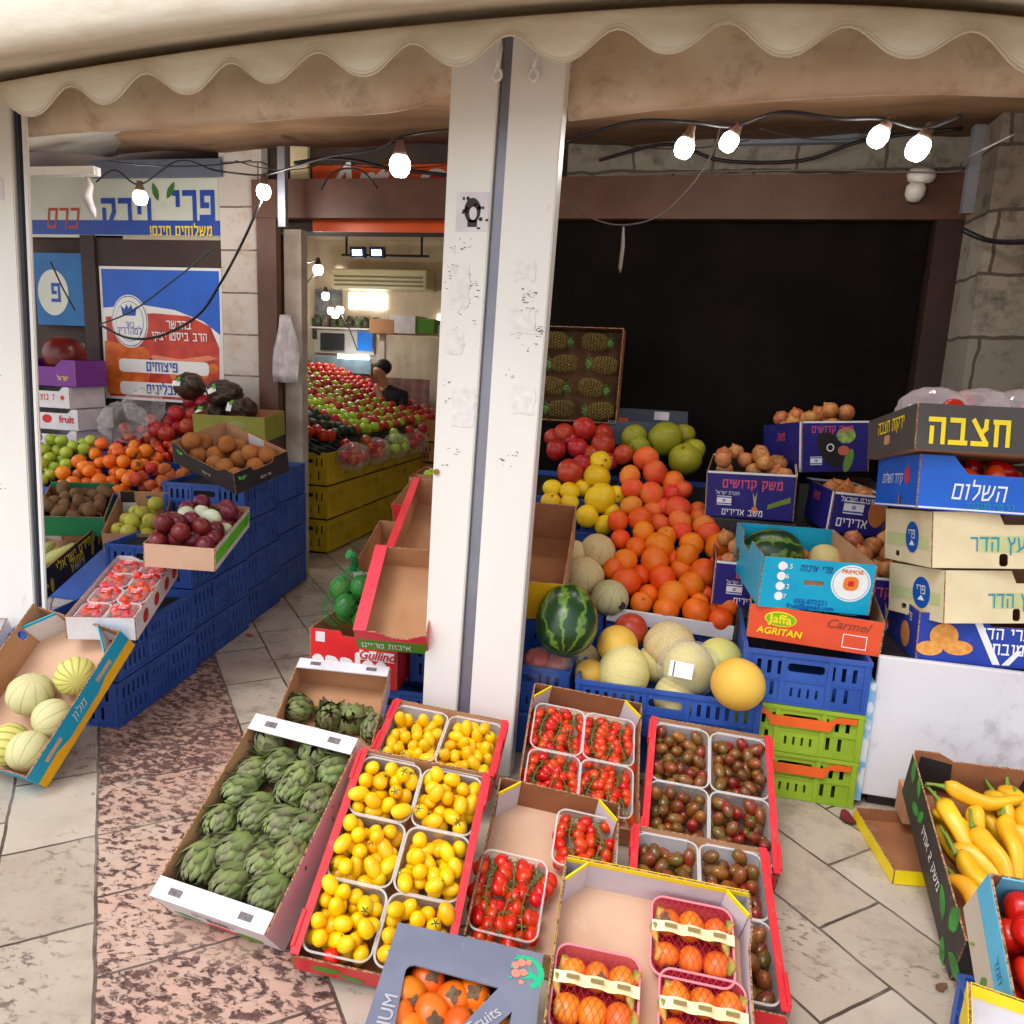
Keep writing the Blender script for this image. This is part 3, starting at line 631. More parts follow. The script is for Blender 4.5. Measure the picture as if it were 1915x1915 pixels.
def corner_flaps(root, w, l, h, mat, size=.055, tall=.02, which=('nl', 'nr', 'fl', 'fr'), tip=None):
    """slanted corner gussets folded across the tray's corners"""
    for c in which:
        sx = -1 if c[1] == 'l' else 1; sy = -1 if c[0] == 'n' else 1
        a = Vector((sx*(w/2-.007), sy*(l/2-.007-size), 0)); b = Vector((sx*(w/2-.007-size), sy*(l/2-.007), 0))
        bm = bmesh.new(); d = (b-a).normalized(); nrm = Vector((-d.y, d.x, 0))
        for z0, z1, mi in ((.006, h+tall-.014, 0), (h+tall-.0138, h+tall, 1)):
            q = [a+nrm*.002, b+nrm*.002, b-nrm*.002, a-nrm*.002]
            lo = [bm.verts.new((p.x, p.y, z0)) for p in q]; hi = [bm.verts.new((p.x, p.y, z1)) for p in q]
            for i in range(4): bm.faces.new((lo[i], lo[(i+1) % 4], hi[(i+1) % 4], hi[i])).material_index = mi
            bm.faces.new(hi).material_index = mi; bm.faces.new(lo).material_index = mi
        obj('corner_flap', mesh('corner_flap', bm, [mat, tip or mat]), root)
CR_ = {}
def crate_meshes(kind, w, l, h, mat):
    k = (kind, round(w, 3), round(l, 3), round(h, 3))
    if k in CR_: return CR_[k]
    out = {}
    def side(W, handle):
        bm = bmesh.new(); holes = []
        slots = lambda x0, x1, y0, y1, n, sw: [rect(x0+(x1-x0)*(i+.5)/n-sw/2, x0+(x1-x0)*(i+.5)/n+sw/2, y0, y1) for i in range(n)]
        a = W/2-.075
        if handle: holes.append(rrect(.13, .034, .012, 3, W/2, h*.72))
        else: holes += slots(W/2-.055, W/2+.055, h*.62, h*.78, 4, .011)
        holes += slots(W/2-.06, W/2+.06, h*.16, h*.34, 4, .009)
        for x0, x1 in ((.035, a), (W-a, W-.035)):
            nn = max(2, int((x1-x0)/.034)); holes += slots(x0, x1, h*.56, h*.82, nn, .015); holes += slots(x0+.01, x1-.02, h*.15, h*.42, nn-1, .014)
        plate(bm, rect(0, W, 0, h), holes, .006)
        for z0, z1, d in ((h-.016, h, .013), (0, .012, .011), (h*.46, h*.50, .010)):
            box(bm, .001, W-.001, z0+.0007, z1-.0007, .0065, d, 0)
        for x in (.004, W-.022, W*.5-.09, W*.5+.075):
            box(bm, x, x+.017, .0125, h-.0165, .0066, .0112, 0)
        return mesh('side_wall', bm, mat)
    out['long'] = side(l, False); out['end'] = side(w-.004, True)
    bm = bmesh.new(); box(bm, -w/2+.004, w/2-.004, -l/2+.004, l/2-.004, .002, .008); out['floor'] = mesh('floor', bm, mat)
    CR_[k] = out; return out
SHADEIN = pm('painted_crate_shade', C(24, 26, 36), rough=.9)  # near-black: shade inside the stacked crates put into the colour
def crate(label, M, w=.4, l=.6, h=.2, mat=None, group=None, handle=None, name='plastic_crate', kind='blue', full=False):
    mat = mat or BLUEP; ms = crate_meshes(kind, w, l, h, mat)
    root = thing(name, label, 'crate', M, group)
    fr = wall_frames(w, l)
    for s in ('left', 'right'): obj('side_wall', ms['long'], root, fr[s] @ T(0, 0, -.013))
    for s in ('near', 'far'):
        e = obj('end_wall', ms['end'], root, fr[s] @ T(.002, 0, -.013))
        if handle and s == 'near':
            bm = bmesh.new(); W = w
            plate(bm, [(.03, h*.80), (.03, h*.90), (.09, h*.9), (.125, h*.78), (W-.125, h*.78), (W-.09, h*.9), (W-.03, h*.9), (W-.03, h*.80), (W-.1, h*.78), (W-.12, h*.58), (.12, h*.58), (.10, h*.78)], (), .006)
            obj('handle', mesh('handle', bm, handle), root, fr[s] @ T(0, 0, .001))
    obj('floor', ms['floor'], root)
    if full:  # full: added dark block stands in for the shade behind the slots
        if 'shade_fill' not in ms:
            bm = bmesh.new(); box(bm, -w/2+.016, w/2-.016, -l/2+.016, l/2-.016, .009, h*.86); ms['shade_fill'] = mesh('shade_block', bm, SHADEIN)
        obj('shade_block', ms['shade_fill'], root)
    return root
PUNC = clear('punnet_plastic', frac=.12, dif=(.85, .85, .83)); RIMC = clear('punnet_rim', frac=.34, dif=(.9, .9, .88), rough=.2)
PN = {}
def punnet(label, M, w, l, h, group, rim=None, wallm=None, name='plastic_punnet'):
    k = (round(w, 3), round(l, 3), round(h, 3), (rim or RIMC).name, (wallm or PUNC).name)
    if k not in PN:
        bm = bmesh.new(); rings = []
        for f, z in ((.84, 0.001), (.86, .006), (1, h)):
            rings.append([bm.verts.new((x, y, z)) for x, y in rrect(w*f, l*f, .028*f, 5)])
        n = len(rings[0])
        for a, b in zip(rings, rings[1:]):
            for i in range(n): bm.faces.new((a[i], a[(i+1) % n], b[(i+1) % n], b[i])).smooth = True
        bm.faces.new(rings[0])
        tray = mesh('tray', bm, wallm or PUNC)
        bm = bmesh.new(); pts = [(x, y, h) for x, y in rrect(w, l, .03, 6)]; pts.append(pts[0]); pts.append(pts[1]); tube(bm, pts, .0032, 6, caps=False)
        PN[k] = (tray, mesh('rim', bm, rim or RIMC))
    root = thing(name, label, 'punnet', M, group)
    obj('tray', PN[k][0], root); obj('rim', PN[k][1], root)
    return root

# ---------------------------------------------------------------- fruit
def blob(name, rx, ry, rz, mat, seg=18, rng=10, dent=0., dentb=0., rib=0, ribn=8, lump=0., seed=0, taper=0., neck=0.):
    r_ = random.Random(seed); ph = [r_.uniform(0, 6.28) for _ in range(6)]
    bm = bmesh.new(); rows = []
    for i in range(1, rng):
        th = math.pi*i/rng; z = math.cos(th); row = []
        for k in range(seg):
            a = 2*math.pi*k/seg
            rr = math.sin(th)*(1+rib*math.cos(ribn*a)*math.sin(th)+lump*(math.sin(2*a+ph[0]+2*z)+.6*math.sin(3*a+ph[1]-3*z)))
            rr *= 1-taper*z
            zz = z-dent*math.exp(-(rr/.35)**2)*(z > 0)+dentb*math.exp(-(rr/.35)**2)*(z < 0)+neck*max(0, z-.55)*1.6
            row.append(bm.verts.new((rr*rx*math.cos(a), rr*ry*math.sin(a), zz*rz)))
        rows.append(row)
    for a, b in zip(rows, rows[1:]):
        for k in range(seg): bm.faces.new((a[k], b[k], b[(k+1) % seg], a[(k+1) % seg])).smooth = True
    top = bm.verts.new((0, 0, rz*(1-dent+neck*.72))); bot = bm.verts.new((0, 0, -rz*(1-dentb)))
    for k in range(seg):
        bm.faces.new((top, rows[0][k], rows[0][(k+1) % seg])).smooth = True
        bm.faces.new((bot, rows[-1][(k+1) % seg], rows[-1][k])).smooth = True
    return mesh(name, bm, mat)
def starcalyx(name, r, mat, n=5, wd=.22, lift=.25, z=0, stem=.5, curl=.3, rz=None):
    bm = bmesh.new()
    for k in range(n):
        a = 2*math.pi*k/n+.2*math.sin(k*5); c, s = math.cos(a), math.sin(a); L_ = r*(1+.15*math.sin(k*3.3))
        row = []
        for f, w_, zz in ((.08, .5, .05), (.4, 1, .12*lift), (.75, .7, lift*.4-curl*.2), (1, .08, lift-curl)):
            row.append((bm.verts.new((c*L_*f-s*L_*wd*w_, s*L_*f+c*L_*wd*w_, z+zz*r)), bm.verts.new((c*L_*f+s*L_*wd*w_, s*L_*f-c*L_*wd*w_, z+zz*r))))
        for q, p in zip(row, row[1:]): bm.faces.new((q[0], q[1], p[1], p[0]))
    if stem: tube(bm, [(0, 0, z), (.05*r, .03*r, z+stem*r)], r*.1, 6)
    return mesh(name, bm, mat)
def rrot(r_=random):
    return Matrix.Rotation(r_.uniform(0, 6.28), 4, 'Z') @ Matrix.Rotation(r_.uniform(0, 3.14), 4, 'X') @ Matrix.Rotation(r_.uniform(0, 6.28), 4, 'Z')
def drop(n, sample, base, radius, K=14, r_=random, fixed=(), packing=.94):
    """let n round things fall one by one into the lowest of K random spots"""
    pl = list(fixed)
    for i in range(n):
        best = None; r = radius() if callable(radius) else radius
        for k in range(K):
            x, y = sample()
            z = base(x, y)+r
            for (a, b, c, q) in pl:
                d2 = (x-a)**2+(y-b)**2; s = (r+q)*packing
                if d2 < s*s: z = max(z, c+math.sqrt(s*s-d2))
            if best is None or z-base(x, y) < best[0]: best = (z-base(x, y), x, y, z)
        pl.append((best[1], best[2], best[3], r))
    return pl[len(fixed):]
def rectsample(x0, x1, y0, y1, r_=random): return lambda: (r_.uniform(x0, x1), r_.uniform(y0, y1))
def put(src, name, label, cat, group, M):
    """one more piece of fruit: src is a mesh, or (mesh, [(part name, mesh, matrix)])"""
    me, parts = (src, ()) if not isinstance(src, tuple) else src
    o = obj(name, me, None, M); tag(o, label, cat, group)
    for pn, pmesh, pM in parts: obj(pn, pmesh, o, pM)
    return o
def sphere_at(px, py, Y): return atY(px, py, Y)
# ================================================================ the row of trays on the pavement
R = random.Random(11)
def local_at(M, px, py, z=0.):
    """where the sight line through a pixel meets the tray's own plane at height z"""
    Mi = M.inverted(); o = Mi @ Vector((0, 0, CAMZ)); d = (Mi.to_3x3() @ Vector(ray(px, py)))
    return o+d*((z-o.z)/d.z)
def aim(axis, spin=0.):
    """rotation that turns +z to axis"""
    return Vector(axis).to_track_quat('Z', 'Y').to_matrix().to_4x4() @ RZ(spin)
# ---- fruit kinds
TYEL = pm('yellow_tomato_skin', C(250, 204, 10), col2=C(246, 186, 8), rough=.28, scale=12, rnd=.1, hue=.012, spec=.5, sss=.05)
TRED = pm('red_tomato_skin', C(206, 34, 10), col2=C(222, 66, 20), rough=.25, scale=14, rnd=.14, hue=.008, spec=.5, sss=.05)
TBRN = pm('brown_tomato_skin', C(142, 58, 28), col2=C(116, 84, 36), rough=.22, scale=18, rnd=.3, hue=.03, spec=.55, thr=(.4, .6))
SEPAL = pm('green_sepal', C(92, 112, 44), col2=C(70, 88, 36), rough=.7, scale=40)
VINE = pm('green_vine', C(112, 124, 66), col2=C(96, 100, 50), rough=.7, scale=40)
ty = [blob('tomato', .0205, .0205, .0245+.003*k, TYEL, 16, 9, dent=.06, lump=.02, seed=k) for k in range(4)]
tb = [blob('tomato', .0195, .0195, .027+.002*k, TBRN, 16, 9, dent=.05, lump=.02, seed=k+9) for k in range(3)]
trd = [blob('tomato', .0185, .0185, .023+.0025*k, TRED, 16, 9, dent=.05, lump=.025, seed=k+20) for k in range(3)]
calyx = starcalyx('calyx', .014, SEPAL, 5, .13, .3, 0, .5)
calyx2 = starcalyx('calyx', .016, SEPAL, 6, .16, .7, 0, .8)
def tomato_fill(Mp, w, l, n, kinds, label, cat, group, name, pc=.3, r=.0212, base=.024, zs=1):
    for k, (x, y, z, _) in enumerate(drop(n, rectsample(-w/2+.023, w/2-.023, -l/2+.023, l/2-.023, R), lambda x, y: base, r, 22, R, (), .93)):
        M = Mp @ T(x, y, z*zs) @ rrot(R)
        me = R.choice(kinds); zz = max(v.co.z for v in me.vertices)
        put((me, [('calyx', calyx, T(0, 0, zz*.985))]) if R.random() < pc else me, name, label, cat, group, M)
# ---- trays of yellow tomatoes
def red_tray_art(root, Mw, W, H):
    decal(root, Mw, leafpts(W*.1, H*.45, .09, .045, .1), GREENB, 'printed_leaf')
    decal(root, Mw, leafpts(W*.3, H*.3, .07, .03, -.2), INKG, 'printed_leaf')
def inner_flaps(root, Mw, W, H):
    for a, b in ((.02, .42), (.56, .98)):
        decal(root, Mw, [(W*a, .02), (W*b, .02), (W*b, H*.86), (W*a, H*.86)], LILACB, 'folded_flap', .003)
def plum_tray(M, w, l, h, label, kinds, tname, tlabel, tcat, rows, skip=(), group=None, rowspec=None, n=19):
    sd = dict(inner=LILACB, art=red_tray_art, ledge=(.016, REDB))
    root = carton('cardboard_tray', label, 'tray', M, w, l, h, REDB, LILACB, group, floor=KRAFTD, left=sd, right=sd,
                  far=dict(inner=KRAFT, art_in=inner_flaps, h=h*1.02), near=dict(inner=KRAFT, art=red_tray_art, h=h*.86))
    for sx in (-1, 1):
        for sy in (-1, 1):
            bm = bmesh.new(); box(bm, sx*(w/2+.0005)-.006, sx*(w/2+.0005)+.006, sy*(l/2-.06)-.045, sy*(l/2-.06)+.045, h-.028, h+.010, bev=.003)
            obj('red_corner_tab', mesh('red_corner_tab', bm, REDB), root)
    pw, pl = (w-.03)/2, (l-.03)/rows
    for j in range(rows):
        for i in range(2):
            if (i, j) in skip: continue
            pos = ('left', 'right')[i]; rowname = ('nearest', 'middle', 'farthest')[j] if rows > 2 else ('nearer', 'farther')[j]
            Mp = M @ T((i-.5)*pw*1.01, -l/2+.015+pl*(j+.5), .006)
            punnet(f'clear punnet of {tcat}es, {pos} {rowname} in the {rowspec}', Mp, pw-.004, pl-.004, h*.86, f'punnets in the {rowspec}')
            tomato_fill(Mp, pw, pl, n, kinds, f'{tlabel} in the {pos} {rowname} punnet of the {rowspec}', tcat, f'{tcat}es in {pos} {rowname} punnet, {rowspec}', tname, zs=1)
    return root
MY1, w, l, h = fit(dict(flt=(676, 1391), frt=(911, 1454), nlt=(539, 1782), nrt=(838, 1850), nlb=(556, 1812)), .42, .66, .11, -.25, .42, .0, (-.6, 1.9, .1), sr=.1)
plum_tray(MY1, w, l, h, 'red cardboard tray of yellow plum tomatoes, lower one beside the artichokes', ty, 'yellow_tomato', 'yellow plum tomato', 'yellow tomato', 3, rowspec='lower yellow tray', n=30)
MY2, w, l, h = fit(dict(flt=(733, 1301), frt=(945, 1356), nlt=(702, 1400), nrt=(926, 1462)), .42, .30, .11, -.1, .36, .12, (-.7, 2.45, .25), sw=.06)
plum_tray(MY2, w, l, h, 'red cardboard tray of yellow plum tomatoes, upper one at the foot of the post', ty, 'yellow_tomato', 'yellow plum tomato', 'yellow tomato', 1, rowspec='upper yellow tray', n=36)
# one red tomato strayed among the yellow
Mr = T(*(MY1 @ local_at(MY1, 620, 1788, .085))) @ rrot(R)
put((trd[0], [('calyx', calyx, T(0, 0, .02))]), 'tomato', 'single red tomato strayed among the yellow ones in the near punnet', 'tomato', None, Mr)
# ---- trays of brown tomatoes
MB1, w, l, h = fit(dict(flt=(1211, 1342), frt=(1446, 1377), nlt=(1203, 1580), nrt=(1455, 1640)), .42, .55, .11, -.08, .38, None, (.25, 2.3, .25), sw=.06, sr=.08)
plum_tray(MB1, w, l, h, 'red cardboard tray of brown plum tomatoes, upper one below the blue melon crate', tb, 'brown_tomato', 'brown plum tomato', 'brown tomato', 2, rowspec='upper brown tray', n=32)
MB2, w, l, h = fit(dict(flt=(1176, 1536), frt=(1440, 1597), nrt=(1470, 1890), nlt=(1170, 1830)), .42, .60, .11, -.08, .38, 0, (.2, 1.8, .15), sw=.06, sr=.08)
plum_tray(MB2, w, l, h, 'red cardboard tray of brown plum tomatoes, lower one behind the persimmon box', tb, 'brown_tomato', 'brown plum tomato', 'brown tomato', 2, rowspec='lower brown tray', n=28, skip=((0, 0),))
# ---- vine tomatoes: a bunch is stem and tomatoes
def make_bunch(seed):
    r_ = random.Random(seed); root = bpy.data.objects.new('tomato_bunch', None); link(root)
    L_ = .16; pts = [(.012*math.sin(i*.8+seed), -L_/2+L_*i/7, .058+.006*math.sin(i*1.3+seed)) for i in range(8)]
    bm = bmesh.new(); tube(bm, pts, .0022, 6)
    ends = []
    for i in range(8):
        for sx in (-1, 1):
            if r_.random() < .12: continue
            p = Vector(pts[i]); e = p+Vector((sx*(.012+r_.uniform(0, .008)), r_.uniform(-.008, .008), -.004)); tube(bm, [p, (p+e)/2+Vector((0, 0, .004)), e], .0014, 5); ends.append((e, sx, i))
    obj('stem', mesh('stem', bm, VINE), root)
    for e, sx, i in ends:
        ax = Vector((-sx*.9, r_.uniform(-.5, .5), r_.uniform(.2, 1.1))).normalized()
        me = r_.choice(trd); zz = max(v.co.z for v in me.vertices); c = e-ax*zz*.95
        o = obj('tomato', me, root, T(*c) @ aim(ax, r_.uniform(0, 6)))
        obj('calyx', calyx2, o, T(0, 0, zz*.92))
    return root
bunches = [make_bunch(s) for s in (1, 2, 3)]
used_bunch = [False]*3
def bunch(k, M, label, group):
    if not used_bunch[k]: o = bunches[k]; used_bunch[k] = True
    else: o = copy_tree(bunches[k])
    o.matrix_world = M; tag(o, label, 'tomatoes', group)
def red_tray(M, w, l, h, label):
    root = carton('cardboard_tray', label, 'tray', M, w, l, h, KRAFT, KRAFTD, None, floor=PINKB, far=dict(inner=KRAFTD, h=h*1.05), near=dict(h=h*.9), left=dict(dip=(.02, .2, .8, .02)), right=dict(dip=(.02, .2, .8, .02)))
    corner_flaps(root, w, l, h, LILACB, .06, .012, ('fl', 'fr'), YELB)
    return root
def vine_punnet(M, w, l, where, n=3):
    punnet(f'clear vine tomato punnet {where}', M, w, l, .075, 'punnets of vine tomatoes')
    for k in range(n):
        x = (k-(n-1)/2)*(w-.03)/n
        bunch(R.randrange(3), M @ T(x, 0, .002) @ RZ(R.uniform(-.15, .15)+(math.pi if k % 2 else 0)) @ Matrix.Diagonal((.9, l/.185, 1, 1)), f'red vine tomato bunch, punnet {where}', f'vine tomato bunches {where}')
    for k, (x, y, z, _) in enumerate(drop(8, rectsample(-w/2+.03, w/2-.03, -l/2+.03, l/2-.03, R), lambda x, y: .006, .02, 8, R)):
        put(R.choice(trd), 'red_tomato', f'loose red tomato, punnet {where}', 'red tomato', f'loose tomatoes {where}', M @ T(x, y, z) @ rrot(R))
MR1, w, l, h = fit(dict(flt=(990, 1279), frt=(1207, 1314), nlt=(972, 1500), nrt=(1190, 1560)), .42, .52, .11, -.08, .36, .0, (-.25, 2.4, .25), sw=.06, sr=.1)
red_tray(MR1, w, l, h, 'brown cardboard tray of red vine tomatoes below the blue crates, upper one')
for i, nm in ((0, 'left'), (1, 'right')):
    vine_punnet(MR1 @ T((i-.5)*.192, l/2-.165, .006), .188, .20, f'{nm} back of the upper vine tomato tray')
    vine_punnet(MR1 @ T((i-.5)*.192, l/2-.37, .006), .188, .20, f'{nm} front of the upper vine tomato tray')
MR2, w, l, h = fit(dict(flt=(925, 1452), frt=(1167, 1508), nlt=(879, 1746), nrt=(1130, 1815)), .42, .56, .11, -.12, .45, .0, (-.3, 1.9, .2), sw=.06, sr=.1)
red_tray(MR2, w, l, h, 'brown cardboard tray of red vine tomatoes with bare floor showing, lower one')
vine_punnet(MR2 @ T(.10, l/2-.135, .006), .188, .19, 'right back of the half empty tray', 2)
vine_punnet(MR2 @ T(-.095, -l/2+.155, .006), .19, .24, 'left front of the half empty tray', 3)
put((trd[1], [('calyx', calyx2, T(0, 0, .024))]), 'tomato', 'lone small red tomato on the bare cardboard floor of the tray', 'tomato', None, T(*(MR2 @ local_at(MR2, 1013, 1622, .02))) @ RX(1.2) @ Matrix.Scale(.75, 4))
# ---- artichokes
def bract_mesh(seed):
    r_ = random.Random(seed); bm = bmesh.new(); Rr, Hh = .046, .054; tip = bm.verts.layers.float.new('tip')
    n = 40
    for i in range(n):
        t = i/(n-1); a = i*2.39996+r_.uniform(-.15, .15)
        lat0 = -1.15+1.75*t**.9; span = 1.15-.25*t; wd = .050*(1-.5*t)*r_.uniform(.9, 1.1); fl = (.026*(1-t)+.003)*r_.uniform(.2, 1.6)
        rows = []
        for k in range(6):
            s = k/5; lat = min(1.5, lat0+span*s); sc = 1+.10*(1-t)+.02*s
            rr = math.cos(lat)*Rr*sc+fl*s**3+.002; zz = math.sin(lat)*Hh*(1.12 if lat > 0 else 1)*sc
            ww = wd*(math.sin(math.pi*min(1, .25+s*.75))**.55 if s < .99 else .0)*(1-.35*s*s); row = []
            for j in (-1, -.5, 0, .5, 1):
                d = ww*j*.5/max(rr, .012); cup = .006*(abs(j)**2)*(1-.5*s)
                v = bm.verts.new(((rr-cup)*math.cos(a+d), (rr-cup)*math.sin(a+d), zz)); v[tip] = max(s**1.5, .8*abs(j)*s**.5)+.25*(r_.random()-.5); row.append(v)
            rows.append(row)
        for p, q in zip(rows, rows[1:]):
            for j in range(4):
                try: bm.faces.new((p[j], p[j+1], q[j+1], q[j])).smooth = True
                except ValueError: pass
    bmesh.ops.remove_doubles(bm, verts=bm.verts, dist=.00005)
    return mesh('bracts', bm, ARTI)
ARTI = pm('artichoke_leaf', C(134, 152, 84), col2=C(132, 128, 96), rough=.6, scale=20, thr=(.42, .66), rnd=.16, hue=.015, bump=.12, bscale=90, dirt=C(96, 116, 62), dscale=30, dthr=(.5, .7))
STALK = pm('artichoke_stalk', C(134, 152, 70), col2=C(116, 130, 60), rough=.7, scale=30)
am = [bract_mesh(s) for s in range(4)]
_n = ARTI.node_tree; _at = _n.nodes.new('ShaderNodeAttribute'); _at.attribute_name = 'tip'; _b = _n.nodes['Principled BSDF']; _src = _b.inputs['Base Color'].links[0].from_socket
_m = _n.nodes.new('ShaderNodeMix'); _m.data_type = 'RGBA'; _r = _n.nodes.new('ShaderNodeMapRange'); _r.inputs[1].default_value = .35; _r.inputs[2].default_value = 1.0; _r.inputs[4].default_value = .8
_n.links.new(_at.outputs['Fac'], _r.inputs[0]); _n.links.new(_r.outputs[0], _m.inputs[0]); _n.links.new(_src, _m.inputs[6]); _m.inputs[7].default_value = (*C(84, 66, 62), 1); _n.links.new(_m.outputs[2], _b.inputs['Base Color'])
bm = bmesh.new(); tube(bm, [(0, 0, -.048), (.003, 0, -.075), (.01, .002, -.11)], [.012, .0105, .011], 10); stalk = mesh('stalk', bm, STALK)
def artichoke(M, label, group, k):
    o = thing('artichoke', label, 'artichoke', M, group); obj('bracts', am[k], o); obj('stalk', stalk, o)
def white_art(root, Mw, W, H):
    lettering(root, Mw, 'ירקות טריים', W*.5, H*.62, .035, pm('purple_ink', C(120, 60, 130)), bold=.02)
    decal(root, Mw, ell(W*.74, H*.18, .045, .022), GREENB, 'printed_leaf'); decal(root, Mw, leafpts(W*.3, H*.12, .14, .025, .0), REDB, 'printed_stripe'); decal(root, Mw, leafpts(W*.06, H*.25, .10, .03, -.1), INKG, 'printed_leaf')
def slot_art(root, w, l, h, yc):
    for x in (-w*.3, w*.3):
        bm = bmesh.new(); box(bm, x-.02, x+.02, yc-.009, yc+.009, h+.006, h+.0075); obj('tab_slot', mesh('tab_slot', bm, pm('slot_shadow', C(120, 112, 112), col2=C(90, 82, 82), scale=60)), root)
def arti_tray(obs, w, l, h, p0, z0, label, **k):
    M, w, l, h = fit(obs, w, l, h, -.28, .33, z0, p0, **k)
    wa = dict(art=white_art, ledge=(.048, WHITEB), holes=((.5, h*.42, .075, .03),))
    root = carton('cardboard_tray', label, 'tray', M, w, l, h, WHITEB, KRAFT, None, near=wa, far=dict(ledge=(.048, WHITEB)), left=dict(outer=KRAFT), right=dict(outer=LILACB))
    slot_art(root, w, l, h, -l/2+.024); slot_art(root, w, l, h, l/2-.024)
    return M, w, l, h
MA, w, l, h = arti_tray(dict(flt=(470, 1332), frt=(668, 1380), nlt=(292, 1661), nrt=(502, 1752), nrb=(528, 1796), nlb=(318, 1706)), .36, .56, .13, (-1.0, 1.95, .1), 0., 'white ended cardboard tray full of artichokes on the stone paving')
up = ((503, 1388), (628, 1440), (590, 1412))
for i, (px, py) in enumerate(((503, 1388), (590, 1412), (628, 1442), (456, 1440), (527, 1432), (560, 1455), (450, 1478), (545, 1480), (606, 1503), (412, 1535), (483, 1518), (533, 1540), (588, 1550), (443, 1592), (378, 1612), (495, 1613), (558, 1605), (435, 1650), (505, 1668), (410, 1580), (515, 1580), (470, 1555))):
    low = i >= 19
    p = local_at(MA, px, py, .05 if low else .065 if py < 1445 else .092)
    p.x = max(-w/2+.052, min(w/2-.062, p.x))
    ax = (R.uniform(-.4, .4), R.uniform(-.3, .2), 1) if (px, py) in up else (R.uniform(-.45, .35), -1, R.uniform(.15, .6))
    artichoke(MA @ T(p.x, p.y, p.z) @ aim(ax, R.uniform(0, 6)) @ Matrix.Scale(R.uniform(.92, 1.08), 4), 'green and purple artichoke piled in the front white ended tray', 'artichokes in the front tray', i % 4)
MA2, w, l, h = arti_tray(dict(flt=(556, 1229), frt=(728, 1252), nlt=(490, 1400), nrt=(690, 1440)), .36, .5, .13, (-1.0, 2.45, .25), None, 'white ended cardboard tray behind, nearly empty with four artichokes', sw=.06)
for i, (px, py, ax) in enumerate(((560, 1325, (-.6, -.6, .5)), (617, 1341, (.1, -.5, 1)), (660, 1345, (.1, .6, -.8)), (698, 1360, (.2, -1, .1)))):
    p = local_at(MA2, px, py, .05)
    artichoke(MA2 @ T(p.x, p.y, p.z) @ aim(ax, i), ('dull artichoke at the left in the nearly empty tray', 'artichoke facing upward in the nearly empty tray', 'artichoke with its pale stalk pointing up in the nearly empty tray', 'long artichoke against the right side of the nearly empty tray')[i], None, i)
# ---- persimmons in red nets in the yellow rimmed box
PERS = pm('persimmon_skin', C(240, 130, 22), col2=C(226, 104, 18), rough=.35, scale=7, rnd=.1, hue=.012, spec=.45)
PCAL = pm('dry_calyx', C(122, 98, 74), col2=C(98, 72, 58), rough=.9, scale=30)
pers = [blob('persimmon', .040+.002*k, .040+.002*k, .036+.004*k, PERS, 22, 12, dent=.06, lump=.03, rib=.02, ribn=4, seed=k) for k in range(3)]
pcal = starcalyx('calyx', .02, PCAL, 4, .42, .15, 0, .3)
bm = bmesh.new(); NETM = pm('red_net', C(214, 60, 84), rough=.5)
PUNR = clear('red_punnet_plastic', tint=(1, .55, .58), frac=.55, dif=C(210, 40, 62), rough=.2); RIMR = clear('pink_rim', tint=(1, .8, .8), frac=.75, dif=C(238, 150, 160), rough=.3)
MP, pw, pl, ph = fit(dict(flt=(1050, 1596), frt=(1411, 1678), nlt=(1010, 1990), nrt=(1428, 2080)), .42, .5, .12, -.08, .42, None, (.1, 1.5, .3), sw=.05, sr=.1)
root = carton('cardboard_box', 'open cardboard box with bright yellow rim holding netted persimmons', 'box', MP, pw, pl, ph, YELB, LILACB, None, floor=PINKB, far=dict(h=ph*1.05, rim=(YELB, .016)), left=dict(dip=(.035, .15, .75, .03), outer=YELB), right=dict(dip=(.035, .15, .8, .03), outer=KRAFT), near=dict(h=ph*.7))
corner_flaps(root, pw, pl, ph, LILACB, .05, .006, ('fl', 'fr'), YELB)
LEAFP = pm('printed_leaf_film', C(206, 140, 60), col2=C(126, 140, 60), rough=.5, scale=45, thr=(.45, .55))
